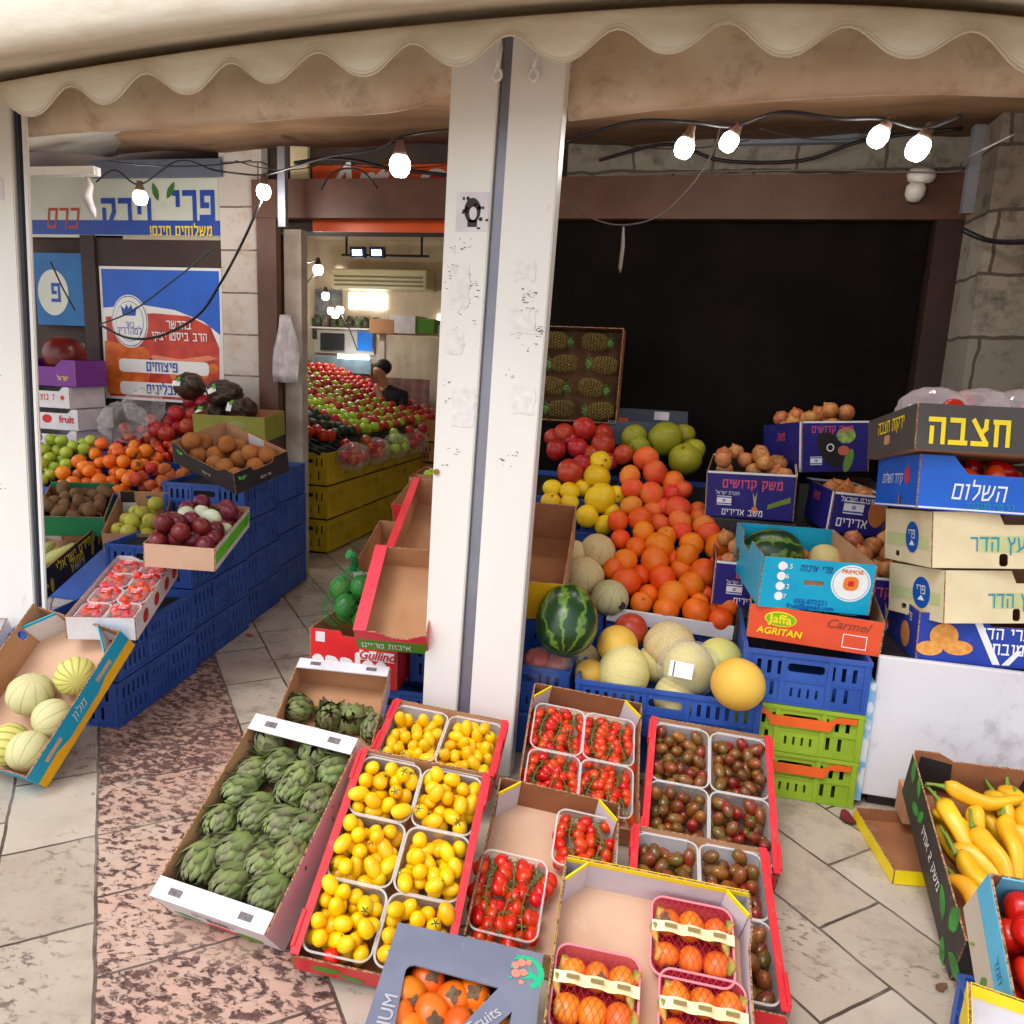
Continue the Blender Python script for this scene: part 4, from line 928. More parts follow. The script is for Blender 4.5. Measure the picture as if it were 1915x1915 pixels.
def net_punnet(c, where, broken=False):
    M = MP @ T(c[0], c[1], .006) @ RZ(c[2]); w, l = .195, .185
    root = punnet(f'red punnet of netted persimmons {where}', M, w, l, .06, 'netted persimmon punnets', RIMR, PUNR)
    fr = []
    for j in range(2):
        for i in range(3):
            x, y = (i-1)*.058+R.uniform(-.003, .003), (j-.5)*.078
            fr.append((x, y)); ax = (R.uniform(-.4, .4), R.uniform(-1, .2), R.uniform(-.2, 1)) 
            put((pers[R.randrange(3)], [('calyx', pcal, T(0, 0, .036))]), 'persimmon', f'orange persimmon under net, punnet {where}', 'persimmon', f'persimmons {where}', M @ T(x, y, .044) @ aim(ax, R.uniform(0, 6)) @ Matrix.Scale(.78, 4))
    H_ = lambda x, y: max([.056]+[.044+math.sqrt(max(0, .034**2-(x-a)**2-(y-b)**2)) for a, b in fr])+.0015
    bm = bmesh.new()
    for s in (-1, 1):
        for k in range(-12, 13):
            pts = []
            for q in range(25):
                y = -l/2+l*q/24; x = k*.016+s*(y)*.55
                if abs(x) < w/2-.002: pts.append((x, y, H_(x, y)))
            if len(pts) > 2: tube(bm, pts, .0006, 3, caps=False)
    obj('net', mesh('net', bm, NETM), root)
    bm = bmesh.new(); n = 16; pr = None    # paper band across the net
    for i in range(n+1):
        x = -w/2+w*i/n; z = max(H_(x, .03), H_(x, .0), .07)+.003
        c_ = [bm.verts.new((x, y, z)) for y in (.000, .026)]
        if pr: bm.faces.new((pr[0], c_[0], c_[1], pr[1]))
        pr = c_
    b = obj('paper_band', mesh('paper_band', bm, pm('cream_paper_band', C(246, 226, 190), col2=C(240, 206, 140), rough=.5, scale=8)), root)
    bm = bmesh.new()
    for x0 in (-.07, -.015, .045): box(bm, x0, x0+.03, .008, .017, .0868, .0876)
    obj('printed_mark', mesh('printed_mark', bm, pm('band_print', C(140, 120, 70))), root)
    for s in (-1, 1):
        bm = bmesh.new(); pts = [(s*(w/2-.014)+.008*math.sin(k), -.06+.12*k/8, .058+.010*math.sin(k*1.7)) for k in range(9)]; tube(bm, pts, [.006+.005*abs(math.sin(k*2.1)) for k in range(9)], 7)
        obj('gathered_net_end', mesh('gathered_net_end', bm, LEAFP), root)
for px, py, rz, wh in ((1292, 1765, .0, 'at the upper right of the yellow rimmed box'), (1112, 1862, .0, 'at the left of the yellow rimmed box'), (1312, 1912, .0, 'at the bottom right of the yellow rimmed box')):
    p = local_at(MP, px, py, .05); net_punnet((p.x, p.y, rz), wh)
# ---- grey lidded box with windows
MG, gw, gl, gh = fit(dict(flt=(733, 1718), frt=(1017, 1790), nlt=(655, 2020), nrt=(985, 2110)), .33, .42, .11, -.22, .42, None, (-.35, 1.35, .35), sw=.05)
root = carton('fruit_box', 'grey printed fruit box with cut-out windows showing orange persimmons', 'box', MG, gw, gl, gh-.006, GREYB, KRAFTD, None)
def g(px, py): v = local_at(MG, px, py, gh); return (v.x, v.y)
def z8(x, y): return g(680+x*.25065, 1435+y*.25065)
win1 = [z8(*q) for q in ((306, 1540), (318, 1500), (345, 1476), (385, 1470), (1010, 1640), (600, 2060), (205, 2060))]
win2 = [z8(*q) for q in ((1108, 1818), (1070, 2020), (880, 2020))]
bm = bmesh.new(); plate(bm, rect(-gw/2, gw/2, -gl/2, gl/2), [win1, win2], .004, T(0, 0, gh-.005), (0, 1, 2)); obj('lid', mesh('lid', bm, [GREYB, KRAFT, GREYB]), root)
ML_ = T(0, 0, gh-.0009)
a = z8(175, 1790); lettering(root, ML_, 'PREMIUM', a[0]+.004, a[1]-.055, .042, pm('silver_ink', C(186, 182, 190)), rot=rad(90), bold=.01)
a = z8(930, 1880); lettering(root, ML_, 'Fruits', a[0]-.008, a[1]-.004, .036, pm('silver_ink', C(186, 182, 190)), rot=rad(46), bold=.012)
TEAL = pm('tree_logo_green', C(30, 190, 140), rough=.5, var=.05); PINKI = pm('logo_pink', C(236, 140, 120), rough=.5, var=.05)
c = z8(1210, 1530); cx, cy = c; Rl = .043
arc = [(cx+Rl*math.cos(rad(a)), cy+Rl*math.sin(rad(a))) for a in range(140, -76, -12)]; arc += [(cx-.004+(Rl-.010)*math.cos(rad(a)), cy+.001+(Rl-.010)*math.sin(rad(a))) for a in range(-60, 131, 12)]
decal(root, ML_ @ T(0, 0, .0005), arc, TEAL, 'tree_logo')
decal(root, ML_ @ T(0, 0, .0006), [(cx+.036, cy-.030), (cx+.018, cy-.012), (cx+.012, cy-.014), (cx-.012, cy-.020), (cx+.008, cy-.006), (cx-.022, cy+.002), (cx+.008, cy+.002), (cx+.004, cy+.022), (cx+.014, cy+.004), (cx+.03, cy-.006), (cx+.038, cy-.01)], TEAL, 'tree_logo')
for x, y, r_ in ((-.026, .012, .009), (-.012, .022, .010), (.004, .026, .007), (-.022, -.008, .011), (-.005, -.002, .009), (-.008, -.028, .006)): decal(root, ML_ @ T(0, 0, .0012), ell(cx+x, cy+y, r_, r_, 14), PINKI, 'printed_fruit')
for x, y, a in ((-.036, .002, 1), (-.02, .034, 2), (.006, .036, .5), (-.03, -.018, 4)): decal(root, ML_ @ T(0, 0, .0014), leafpts(cx+x, cy+y, .010, .006, a), TEAL, 'printed_leaf')
gp = blob('persimmon', .042, .042, .038, PERS, 24, 12, dent=.05, lump=.025, seed=5)
for i, (px, py) in enumerate(((800, 1830), (762, 1868), (848, 1868), (805, 1902), (885, 1860), (925, 1905), (765, 1925), (860, 1925), (950, 1925), (740, 1905), (900, 1920))):
    p = local_at(MG, px, py, .055); M = MG @ T(p.x, p.y, .05+.012*(i % 2)) @ aim((R.uniform(-.6, .6), R.uniform(-.6, .9), R.uniform(-.2, 1)), i)
    if abs(p.x) < gw/2-.035 and abs(p.y) < gl/2-.035:
        put((gp, [('calyx', pcal, T(0, 0, .037))]), 'persimmon', 'smooth orange persimmon inside the grey windowed box', 'persimmon', 'persimmons in the grey box', M)
# ---- long yellow peppers
PEPM = pm('yellow_pepper_skin', C(240, 190, 34), col2=C(230, 166, 30), rough=.36, scale=9, rnd=.08, hue=.012, spec=.5); PGRN = pm('pepper_stalk_green', C(120, 150, 60), rough=.6, scale=30)
def pepper_mesh(seed):
    r_ = random.Random(seed); L_ = .19+r_.uniform(-.02, .03); bend = r_.uniform(-.03, .03); bm = bmesh.new(); n = 16; seg = 14; rings = []
    ph = r_.uniform(0, 6)
    for i in range(n):
        t = i/(n-1); rr = .0235*(min(1, (t+.03)*7)**.5)*(1-.55*t**1.6)*(1 if t < .93 else math.sqrt(max(.02, (1-t)/.07)))
        cx = bend*math.sin(math.pi*t)+.004*math.sin(9*t+ph); cy = .01*math.sin(5*t+ph)
        rings.append([bm.verts.new((cx+rr*(1+.12*math.cos(3*a+ph+2*t))*math.cos(a), cy+rr*(1+.12*math.cos(3*a+ph+2*t))*math.sin(a), -L_*t)) for a in [2*math.pi*k/seg for k in range(seg)]])
    for p, q in zip(rings, rings[1:]):
        for k in range(seg): bm.faces.new((p[k], q[k], q[(k+1) % seg], p[(k+1) % seg])).smooth = True
    bm.faces.new(rings[0]); bm.faces.new(rings[-1])
    return mesh('pepper', bm, PEPM)
pm_ = [pepper_mesh(s) for s in range(5)]
bm = bmesh.new(); tube(bm, [(0, 0, -.004), (0, 0, .008), (.006, .003, .03), (.014, .004, .055)], [.011, .006, .004, .0045], 8); pst = mesh('stalk', bm, PGRN)
MK, kw, kl, kh = fit(dict(flt=(1714, 1412), nlt=(1803, 1756), flb=(1680, 1480), nlb=(1776, 1836), frt=(2000, 1440)), .40, .52, .13, .12, .2, 0., (1.0, 2.2, .1), sw=.2)
LEAFG = pm('printed_leaf_green', C(60, 160, 60), col2=C(40, 120, 48), rough=.5, scale=20)
def pep_art(root, Mw, W, H):
    for x, y, ln, a in ((.10, .6, .09, 1.9), (.16, .35, .08, .4), (.22, .7, .07, 2.2), (.28, .4, .07, 1.2), (.80, .35, .10, 2.4), (.86, .5, .12, 1.4), (.92, .25, .11, .3), (.84, .2, .09, -1)): decal(root, Mw, leafpts(W*x, H*y, ln, ln*.5, a), LEAFG, 'printed_leaf')
    lettering(root, Mw, 'משק 2 אחיו', W*.52, H*.55, .055, INKW, bold=.012)
root = carton('cardboard_tray', 'black leaf-printed cardboard tray of long yellow peppers', 'tray', MK, kw, kl, kh, BLACKB, KRAFTD, None, left=dict(art=pep_art), far=dict(inner=KRAFTD, h=kh*1.1, peak=(.03, .12), art_in=lambda r, m, W, H: [decal(r, m, [(0.02, .03), (W*.3, .03), (W*.26, H*.8), (.02, H*.9)], BLACKB, 'folded_flap', .003), decal(r, m, [(W*.72, .03), (W-.02, .03), (W-.02, H*.9), (W*.76, H*.8)], BLACKB, 'folded_flap', .003)]))
pl_ = [(1796, 1480, 1.5, .15), (1745, 1560, .35, .1), (1790, 1545, .5, .12), (1838, 1560, .1, .12), (1870, 1530, 0, .1), (1885, 1575, -.1, .13), (1905, 1520, .1, .1), (1760, 1620, .7, .1), (1800, 1640, .6, .13), (1780, 1690, .1, .09), (1850, 1600, .25, .14), (1910, 1600, 0, .12), (1820, 1600, .4, .08), (1930, 1560, .2, .12), (1768, 1585, .5, .06), (1860, 1560, .3, .07), (1900, 1560, .1, .06)]
for i, (px, py, a, z) in enumerate(pl_):
    p = local_at(MK, px, py, z)
    ax = Vector((-math.sin(a), math.cos(a), .12+R.uniform(-.1, .1))) if i else Vector((-1, .1, .02))
    p.x = max(p.x, -kw/2+.05+(.11*math.sin(a) if i else .12)); p.z = min(p.z, kh+.02)
    o = put((pm_[i % 5], [('stalk', pst, T(0, 0, 0))]), 'pepper', 'long yellow pepper lying across the top of the pepper pile' if i == 0 else 'long yellow pepper pointing to the front in the black tray', 'pepper', None if i == 0 else 'yellow peppers in the black tray', MK @ T(p.x, p.y, p.z) @ aim(ax, R.uniform(0, 6)) @ T(0, 0, .09) @ Matrix.Diagonal((1.25, 1.25, 1.05, 1)))
# ---- turquoise box with red peppers, yellow box corner
MT, tw, tl, th = fit(dict(flt=(1857, 1636), nlt=(1893, 1880), flb=(1800, 1702), nlb=(1836, 1925), frt=(2060, 1660)), .38, .34, .14, .05, .2, None, (1.0, 1.75, .25), sw=.3, Y=1.78)
BEIGE = board('beige_print', C(206, 194, 176))
def tq_art(root, Mw, W, H):
    decal(root, Mw, rect(.001, W-.001, H*.55, H-.001), board('sky_blue_print', C(96, 190, 226)), 'printed_stripe')
    for x, y, a in ((.75, .3, .9), (.82, .18, .3), (.7, .14, 1.6)): decal(root, Mw @ T(0, 0, .001), leafpts(W*x, H*y, .05, .025, a), GREENB, 'printed_leaf')
    lettering(root, Mw @ T(0, 0, .001), 'חמד', W*.72, H*.76, .04, INKB, bold=.0)
root = carton('cardboard_tray', 'pale blue and beige cardboard tray of red peppers at the right edge', 'tray', MT, tw, tl, th, BEIGE, KRAFTD, None, left=dict(art=tq_art), far=dict(art_in=lambda r, m, W, H: decal(r, m, rect(.02, W*.35, .04, H), board('sky_blue_print', C(96, 190, 226)), 'folded_flap', .003)))
RPEP = pm('red_pepper_skin', C(196, 20, 16), col2=C(214, 40, 22), rough=.22, scale=9, rnd=.1, spec=.55)
rp = [blob('pepper', .036, .036, .044, RPEP, 20, 12, dent=.25, dentb=.1, rib=.07, ribn=4, lump=.02, seed=k) for k in range(2)]
for k, (x, y, z, q) in enumerate(drop(16, rectsample(-tw/2+.04, tw/2-.04, -tl/2+.04, tl/2-.04, R), lambda x, y: .03, .034, 10, R)):
    put((rp[k % 2], [('stalk', pst, T(0, 0, .02) @ Matrix.Scale(.7, 4))]), 'pepper', 'glossy red pepper in the pale blue tray', 'pepper', 'red peppers in the pale blue tray', MT @ T(x, y, z) @ rrot(R))
MQ, qw, ql, qh = pose(atZ(2050, 2042, .36)-Vector((0, 0, .1)), -.25, .2), .40, .30, .11
carton('cardboard_tray', 'bright yellow cardboard tray in the bottom right corner', 'tray', MQ, qw, ql, qh, YELB, WHITEB, None, far=dict(rim=(YELB, .03)), left=dict(rim=(YELB, .04)))
# ================================================================ left bay: signs on the wall
def FY(y): return Matrix(((1, 0, 0, 0), (0, 0, -1, y), (0, 1, 0, 0), (0, 0, 0, 1)))
def wpt(px, py, Y): v = atY(px, py, Y); return (v.x, v.z)
SIGNW = pm('sign_face_white', C(212, 216, 206), col2=C(196, 202, 192), rough=.35, scale=2, dirt=C(150, 150, 138), dscale=3, dthr=(.6, .8))
SIGNB = pm('sign_blue', C(34, 74, 170), rough=.4, var=.1); RUST = pm('sign_rust', C(178, 74, 32), rough=.45, var=.1)
t = thing('shop_sign', 'white and blue Hebrew shop sign with two green leaves above the left stall', 'sign', T(-4.0, 4.97, 2.6))
def on(Y, parent): 
    def f(o): o.parent = parent; o.matrix_parent_inverse = parent.matrix_world.inverted(); return o
    return f
ow = on(4.97, t)
x0, x1 = -5.0, atY(413, 430, 4.97).x; zt, zb, zs = 2.80, 2.355, 2.475
ow(decal(None, FY(4.99), rect(x0, x1, zb, zt), SIGNW, 'sign_panel', .015))
ow(decal(None, FY(4.974), rect(x0, x1, zb+.02, zs), SIGNB, 'blue_stripe', .0015))
ow(decal(None, FY(4.975), rect(x0+.9, x1, zb-.012, zb+.012), pm('worn_strip', C(190, 180, 160)), 'sign_rail', .01))
def txt(s, px, py, size, mat, Y, rot=0, owner=None, **k):
    x, z = wpt(px, py, Y); (owner or ow)(obj('lettering', text_mesh(s, size, mat, **k), None, FY(Y) @ T(x, z, .0006) @ RZ(rot)))
txt('פרי', 362, 384, .29, SIGNB, 4.972, bold=.035); txt('וירק', 236, 398, .29, SIGNB, 4.972, bold=.035); txt('כרם', 116, 408, .22, RUST, 4.972, bold=.015, shear=.2)
txt('משלוחים חינם!', 338, 432, .098, INKY, 4.969, bold=.03)
for px, py, a in ((296, 362, 1.9), (312, 358, 1.05)):
    x, z = wpt(px, py+14, 4.972); ow(decal(None, FY(4.972), leafpts(x, z, .13, .05, a), pm('sign_leaf', C(66, 120, 52)), 'printed_leaf'))
# wooden frame and kosher-certificate poster
PY = 4.97
t = thing('poster', 'blue and red food poster with a round kosher seal on the left wall', 'poster', T(-3.9, PY, 1.9)); ow = on(PY, t)
A_, B_, D_, E_ = wpt(183, 497, PY), wpt(412, 487, PY), wpt(414, 745, PY), wpt(190, 745, PY)
px0, px1, pz1, pz0 = A_[0], B_[0], A_[1], D_[1]-.05
ow(decal(None, FY(4.99), rect(px0, px1, pz0, pz1), INKW, 'poster_edge', .012))
PBL = pm('poster_blue', C(10, 92, 206), rough=.35, var=.1)
ow(decal(None, FY(4.978), rect(px0+.02, px1-.02, pz0+.02, pz1-.02), PBL, 'poster_ground', .001))
W_, H_ = px1-px0-.04, pz1-pz0-.04
def pp(u, v): return (px0+.02+W_*u, pz0+.02+H_*v)
FR = pm('poster_pepper_red', C(206, 62, 30), col2=C(170, 36, 20), rough=.35, scale=9); FO = pm('poster_orange', C(226, 120, 40), col2=C(200, 84, 30), rough=.4, scale=14)
def pd(pts, mat, lay, name='printed_picture'): ow(decal(None, FY(4.9765-.0011*lay), [pp(*q) for q in pts], mat, name))
pd([(0, 0), (1, 0), (1, .52), (.86, .62), (.62, .70), (.35, .73), (0, .70)], INKW, 0)
pd([(.02, 0), (.98, 0), (.99, .42), (.92, .58), (.74, .655), (.45, .67), (.02, .63)], FR, 1)
pd([(.0, .02), (.34, .02), (.42, .3), (.36, .40), (.0, .44)], FO, 2)
pd([(.38, .30), (.66, .26), (.98, .34), (.9, .36), (.66, .32), (.42, .345)], pm('poster_highlight', C(236, 140, 110)), 2)
for u, v, r_ in ((.72, .24, .07), (.84, .22, .06), (.93, .26, .05), (.62, .2, .06)): pd(ell(u, v, r_, r_*.8, 14), FO, 3)
c = pp(.235, .60)
for k, (r_, m_) in enumerate(((.155, INKW), (.148, SIGNB), (.143, INKW), (.118, SIGNB), (.115, INKW))): ow(decal(None, FY(4.9722-.0011*k), ell(c[0], c[1], r_, r_*1.22, 32), m_, 'seal'))
cr = [(-.06, .0), (.06, .0), (.075, .07), (.04, .045), (.02, .08), (0, .05), (-.02, .08), (-.04, .045), (-.075, .07)]
ow(decal(None, FY(4.966), [(c[0]+x*.9, c[1]+.04+z) for x, z in cr], SIGNB, 'crown'))
def tx(s, u, v, size, mat, **k): x, z = pp(u, v); ow(obj('lettering', text_mesh(s, size, mat, **k), None, FY(4.966) @ T(x, z, 0)))
tx('כשר', .235, .575, .055, SIGNB, bold=.012); tx('למהדרין', .235, .525, .075, SIGNB, bold=.015)
tx('בהכשר', .66, .585, .085, INKW, bold=.025); tx('הרב ביסטריצקי', .66, .495, .085, INKW, bold=.025)
for v, s in ((.20, 'פיצוחים'), (.02, 'תבלינים')):
    a, b = pp(.12, v), pp(.9, v+.105); ow(decal(None, FY(4.9715), rrect(b[0]-a[0], b[1]-a[1], .03, 4, (a[0]+b[0])/2, (a[1]+b[1])/2), INKW, 'printed_band')); tx(s, .5, v+.052, .10, SIGNB, bold=.025)
tag(solid('door_frame', [(px0-.13, px0-.012, 4.955, 5.029, 0, 2.37), (px0-.01, px1+.02, 4.975, 5.029, pz1+.004, 2.37)], pm('dark_door_paint', C(64, 46, 44), rough=.6)), 'dark brown door frame around the food poster', 'door frame')
t = thing('round_logo_sign', 'blue sign with a white disc and Hebrew letter, partly behind the left post', 'sign', T(-4.6, 4.95, 2.0)); ow = on(4.95, t)
a, b = wpt(60, 472, 4.95), wpt(162, 610, 4.95)
ow(decal(None, FY(4.97), rect(a[0], b[0], b[1], a[1]), pm('sign_sky_blue', C(10, 106, 176), rough=.4), 'sign_panel', .01))
c = wpt(98, 547, 4.95); ow(decal(None, FY(4.958), ell(c[0], c[1], .135, .165, 28), SIGNW, 'white_disc')); txt('פ', 104, 547, .20, INKB, 4.955, bold=.03)
a, b = wpt(120, 640, 4.95), wpt(163, 740, 4.95); tag(decal(None, FY(4.97), rect(a[0]-.1, b[0], b[1], a[1]), pm('wall_board', C(96, 130, 92), col2=C(60, 90, 60), rough=.6, scale=20), 'wall_board', .01), 'faded green panel beside the dark door frame, below the round sign', 'panel')
# ================================================================ left bay: crates in steps
WC, LC, HC = .46, .66, .21
def stack(n, cx, cy, yaw, w, l, desc, z=0.0, group='blue crates of the left stall', start=0):
    for k in range(start, n):
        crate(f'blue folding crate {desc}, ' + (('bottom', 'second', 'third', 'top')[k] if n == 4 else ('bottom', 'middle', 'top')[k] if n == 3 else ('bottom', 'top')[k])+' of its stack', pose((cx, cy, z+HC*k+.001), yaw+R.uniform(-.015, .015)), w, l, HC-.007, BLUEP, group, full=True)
def col(x0, y0, x1, y1, w):   # right-hand face from near to far corner
    d = Vector((x1-x0, y1-y0)); yaw = math.atan2(-d.x, d.y); n_ = Vector((-d.y, d.x)).normalized(); c = Vector(((x0+x1)/2, (y0+y1)/2))+n_*w/2
    return c.x, c.y, yaw, w, d.length
stack(2, *col(-2.255, 2.57, -2.335, 3.20, WC), 'nearest the melon carton')
stack(3, *col(-2.36, 3.22, -2.44, 3.84, WC), 'under the plum box')
stack(4, *col(-2.47, 3.87, -2.53, 4.34, .50), 'under the black carton')
stack(4, *col(-2.54, 4.36, -2.60, 4.83, .50), 'next to the shop doorway', z=.02)
# tilted display row of crates
disp = []
for k, (cx, lab) in enumerate(((-4.22, 'holding green apples'), (-3.73, 'holding green apples and persimmons'), (-3.24, 'holding persimmons and dried physalis'))):
    M = pose((cx, 4.14, .60), .04, rad(13)); crate(f'tilted blue crate {lab}', M, .48, .56, .2, BLUEP, 'tilted display crates'); disp.append(M)
bm = bmesh.new(); box(bm, -4.5, -2.99, 3.9, 4.4, 0, .56, bev=.01); tag(obj('display_plinth', mesh('display_plinth', bm, BLUEP)), 'low blue plinth under the tilted display crates', 'plinth')
GAP = pm('green_apple_skin', C(172, 186, 62), col2=C(150, 168, 44), rough=.3, scale=8, rnd=.12, hue=.02, dirt=C(120, 110, 40), dscale=30, dthr=(.66, .72))
RAP = pm('red_apple_skin', C(178, 40, 34), col2=C(206, 120, 60), rough=.28, scale=6, rnd=.15, hue=.02, thr=(.5, .7))
PHYS = pm('physalis_husk', C(206, 104, 58), col2=C(176, 70, 44), rough=.75, scale=22, rnd=.2, hue=.02, bump=.5, bscale=60)
STEMB = pm('brown_stem', C(86, 62, 38), rough=.8)
bm = bmesh.new(); tube(bm, [(0, 0, -.004), (.002, 0, .010), (.006, 0, .02)], .0022, 5); astem = mesh('stem', bm, STEMB)
gap = blob('apple', .040, .040, .036, GAP, 16, 10, dent=.16, dentb=.1, lump=.015, seed=1); rap = blob('apple', .040, .040, .037, RAP, 16, 10, dent=.16, dentb=.1, lump=.015, seed=2)
phy = [blob('physalis', .042, .036, .036, PHYS, 14, 9, lump=.1, rib=.1, ribn=5, seed=k) for k in range(3)]
def heap(Mref, x0, x1, y0, y1, z, slope, n, r, fn):
    """fruit heaped on a sloped bed inside a crate"""
    for k, (x, y, zz, q) in enumerate(drop(n, rectsample(x0, x1, y0, y1, R), lambda x, y: z+slope*(y-y0), r, 9, R)): fn(Mref @ T(x, y, zz) , k)
D0 = pose((-3.73, 4.14, .60), .04, rad(13))
heap(D0, -.66, -.12, -.25, .25, .10, .25, 62, .040, lambda M, k: put((gap, [('stem', astem, T(0, 0, .030))]), 'apple', 'green apple heaped in the tilted blue crates', 'apple', 'green apples in the tilted crates', M @ rrot(R)))
heap(D0, -.08, .42, -.25, .25, .11, .22, 46, .042, lambda M, k: put((pers[k % 3], [('calyx', pcal, T(0, 0, .036))]), 'persimmon', 'orange persimmon heaped in the tilted blue crates', 'persimmon', 'persimmons in the tilted crates', M @ aim((R.uniform(-1, 1), R.uniform(-1, .3), R.uniform(-.3, 1)), k)))
heap(D0, .40, .70, -.25, .10, .11, .14, 22, .042, lambda M, k: put(phy[k % 3], 'physalis', 'dried husk physalis fruit beside the persimmons', 'fruit', 'physalis in the tilted crate', M @ rrot(R)))
# plum box, guava box, kiwi box, corn carton, strawberry tray, melon carton
MPl, w, l, h = fit(dict(flt=(358, 934), frt=(460, 953), nlt=(263, 1018), nrt=(407, 1024), frb=(467, 985)), .40, .55, .11, .0, .15, .635, (-2.7, 3.5, .65), sw=.3, sr=.1)
def plum_art(root, Mw, W, H): decal(root, Mw, rect(.01, W-.01, H*.25, H*.8), pm('vivid_green_print', C(96, 206, 30)), 'printed_stripe'); lettering(root, Mw @ T(0, 0, .001), 'פרי', W*.85, H*.5, .06, GREENB, bold=.02)
carton('cardboard_tray', 'green striped cardboard tray of red plums and wrapped pale fruit', 'tray', MPl, w, l, h, WHITEB, KRAFT, None, right=dict(art=plum_art), near=dict(outer=PINKB))
PLUM = pm('plum_skin', C(126, 36, 44), col2=C(98, 26, 40), rough=.35, scale=8, rnd=.2, hue=.015); PALEW = pm('pale_wrapped_fruit', C(188, 200, 160), col2=C(206, 212, 184), rough=.5, scale=10, rnd=.1)
plum = [blob('plum', .042, .042, .044, PLUM, 16, 10, dent=.06, lump=.02, seed=k) for k in range(2)]; pale = blob('pale_fruit', .046, .042, .038, PALEW, 14, 9, lump=.05, seed=3)
for k, (x, y, z, q) in enumerate(drop(34, rectsample(-w/2+.042, w/2-.042, -l/2+.042, l/2-.042, R), lambda x, y: .035+.03*(y < 0), .038, 16, R)):
    M = MPl @ T(x, y, z) @ rrot(R)
    if -.02 < y+.25*x < .12: put(pale, 'pale_fruit', 'pale green wrapped fruit in the middle of the plum tray', 'fruit', 'pale fruit in the plum tray', M)
    else: put(plum[k % 2], 'plum', 'dark red plum in the green striped tray', 'plum', 'plums in the green striped tray', M)
MGu, w, l, h = fit(dict(flt=(218, 924), frt=(322, 933), nlt=(192, 995), nrt=(296, 1003)), .36, .40, .12, .05, .2, None, (-3.1, 3.55, .65), sw=.3, Y=3.62)
carton('cardboard_box', 'open brown cardboard box of yellow guavas with a white flap', 'box', MGu, w, l, h, KRAFT, KRAFT, None, far=dict(h=h*1.3, holes=((.35, h*1.0, .07, .022),), art_in=lambda r, m, W, H: [decal(r, m, rect(.01, W*.3, .05, H), BLACKB, 'folded_flap', .003), decal(r, m @ T(0, 0, .004), rect(W*.06, W*.34, .02, H*.55), WHITEB, 'white_label', .002)]))
GUA = pm('guava_skin', C(190, 184, 62), col2=C(168, 170, 60), rough=.45, scale=10, rnd=.12, hue=.02, dirt=C(110, 100, 40), dscale=22, dthr=(.62, .7)); gua = [blob('guava', .042, .042, .046, GUA, 14, 9, lump=.03, dent=.05, seed=k+3) for k in range(2)]
for k, (x, y, z, q) in enumerate(drop(11, rectsample(-w/2+.045, w/2-.045, -l/2+.045, l/2-.12, R), lambda x, y: .04, .042, 18, R)): put(gua[k % 2], 'guava', 'yellow green guava in the brown box on the left stall', 'guava', 'guavas in the brown box', MGu @ T(x, y, z) @ rrot(R))
MKi, w, l, h = fit(dict(flt=(95, 899), frt=(214, 916), nlt=(60, 962), nrt=(198, 972)), .40, .40, .12, .05, .2, None, (-3.5, 3.6, .65), sw=.3, Y=3.66)
carton('cardboard_tray', 'green cardboard tray of brown kiwis below the green apples', 'tray', MKi, w, l, h, pm('green_carton', C(34, 130, 84), rough=.5), KRAFTD, None, far=dict(h=h*1.15, rim=(pm('green_carton', C(34, 130, 84)), .03)))
KIW = pm('kiwi_skin', C(126, 94, 62), col2=C(104, 76, 50), rough=.85, scale=18, rnd=.15, bump=.4, bscale=150); kiw = [blob('kiwi', .036, .034, .05, KIW, 14, 9, lump=.04, seed=k) for k in range(2)]
for k, (x, y, z, q) in enumerate(drop(17, rectsample(-w/2+.042, w/2-.042, -l/2+.045, l/2-.06, R), lambda x, y: .05, .038, 18, R)): put(kiw[k % 2], 'kiwi', 'brown kiwi in the green tray on the left stall', 'kiwi', 'kiwis in the green tray', MKi @ T(x, y, z) @ rrot(R))
MCo, w, l, h = fit(dict(flt=(62, 957), frt=(192, 975), nrt=(72, 1079), nrb=(75, 1130)), .44, .62, .15, .1, .15, None, (-3.05, 3.05, .45), sw=.1)
def corn_art(root, Mw, W, H):
    lettering(root, Mw, 'תירס ישראלי', W*.5, H*.72, .075, INKY, bold=.02); lettering(root, Mw, 'מתוק', W*.52, H*.42, .075, INKY, bold=.02); lettering(root, Mw, 'גן השדה', W*.52, H*.2, .045, INKW, bold=.01, shear=.2)
    for x, y, a in ((.80, .75, 1.2), (.88, .5, 1.2), (.76, .35, 1.3), (.16, .3, 1.4), (.07, .5, 2.4)): decal(root, Mw, ell(W*x, H*y, .04, .014, 14, a), pm('printed_corn', C(232, 190, 40), col2=C(180, 160, 40), scale=30), 'printed_corn')
root = carton('cardboard_carton', 'black corn carton with yellow Hebrew lettering beside the left post', 'carton', MCo, w, l, h, BLACKB, KRAFT, None, right=dict(art=corn_art), far=dict(h=h*1.3, holes=((.45, h*.9, .08, .025),), art_in=lambda r, m, W, H: [decal(r, m, rect(.01, W*.3, .1, H-.01), BLACKB, 'folded_flap', .003), decal(r, m @ T(0, 0, .004), rect(.03, W*.36, .0, H*.55), WHITEB, 'folded_flap', .003), decal(r, m, rect(W*.74, W-.01, .1, H-.01), BLACKB, 'folded_flap', .003)]))
HUSK = pm('corn_husk', C(206, 204, 140), col2=C(168, 184, 100), rough=.6, scale=3, stretch=(30, 30, 2), rnd=.1); 
def cornbm(seed):
    bm = bmesh.new(); lathe(bm, [(.006, -.12), (.020, -.11), (.028, -.05), (.030, 0), (.027, .05), (.018, .10), (.006, .125)], 12); return mesh('corn_cob', bm, HUSK)
cob = cornbm(0)
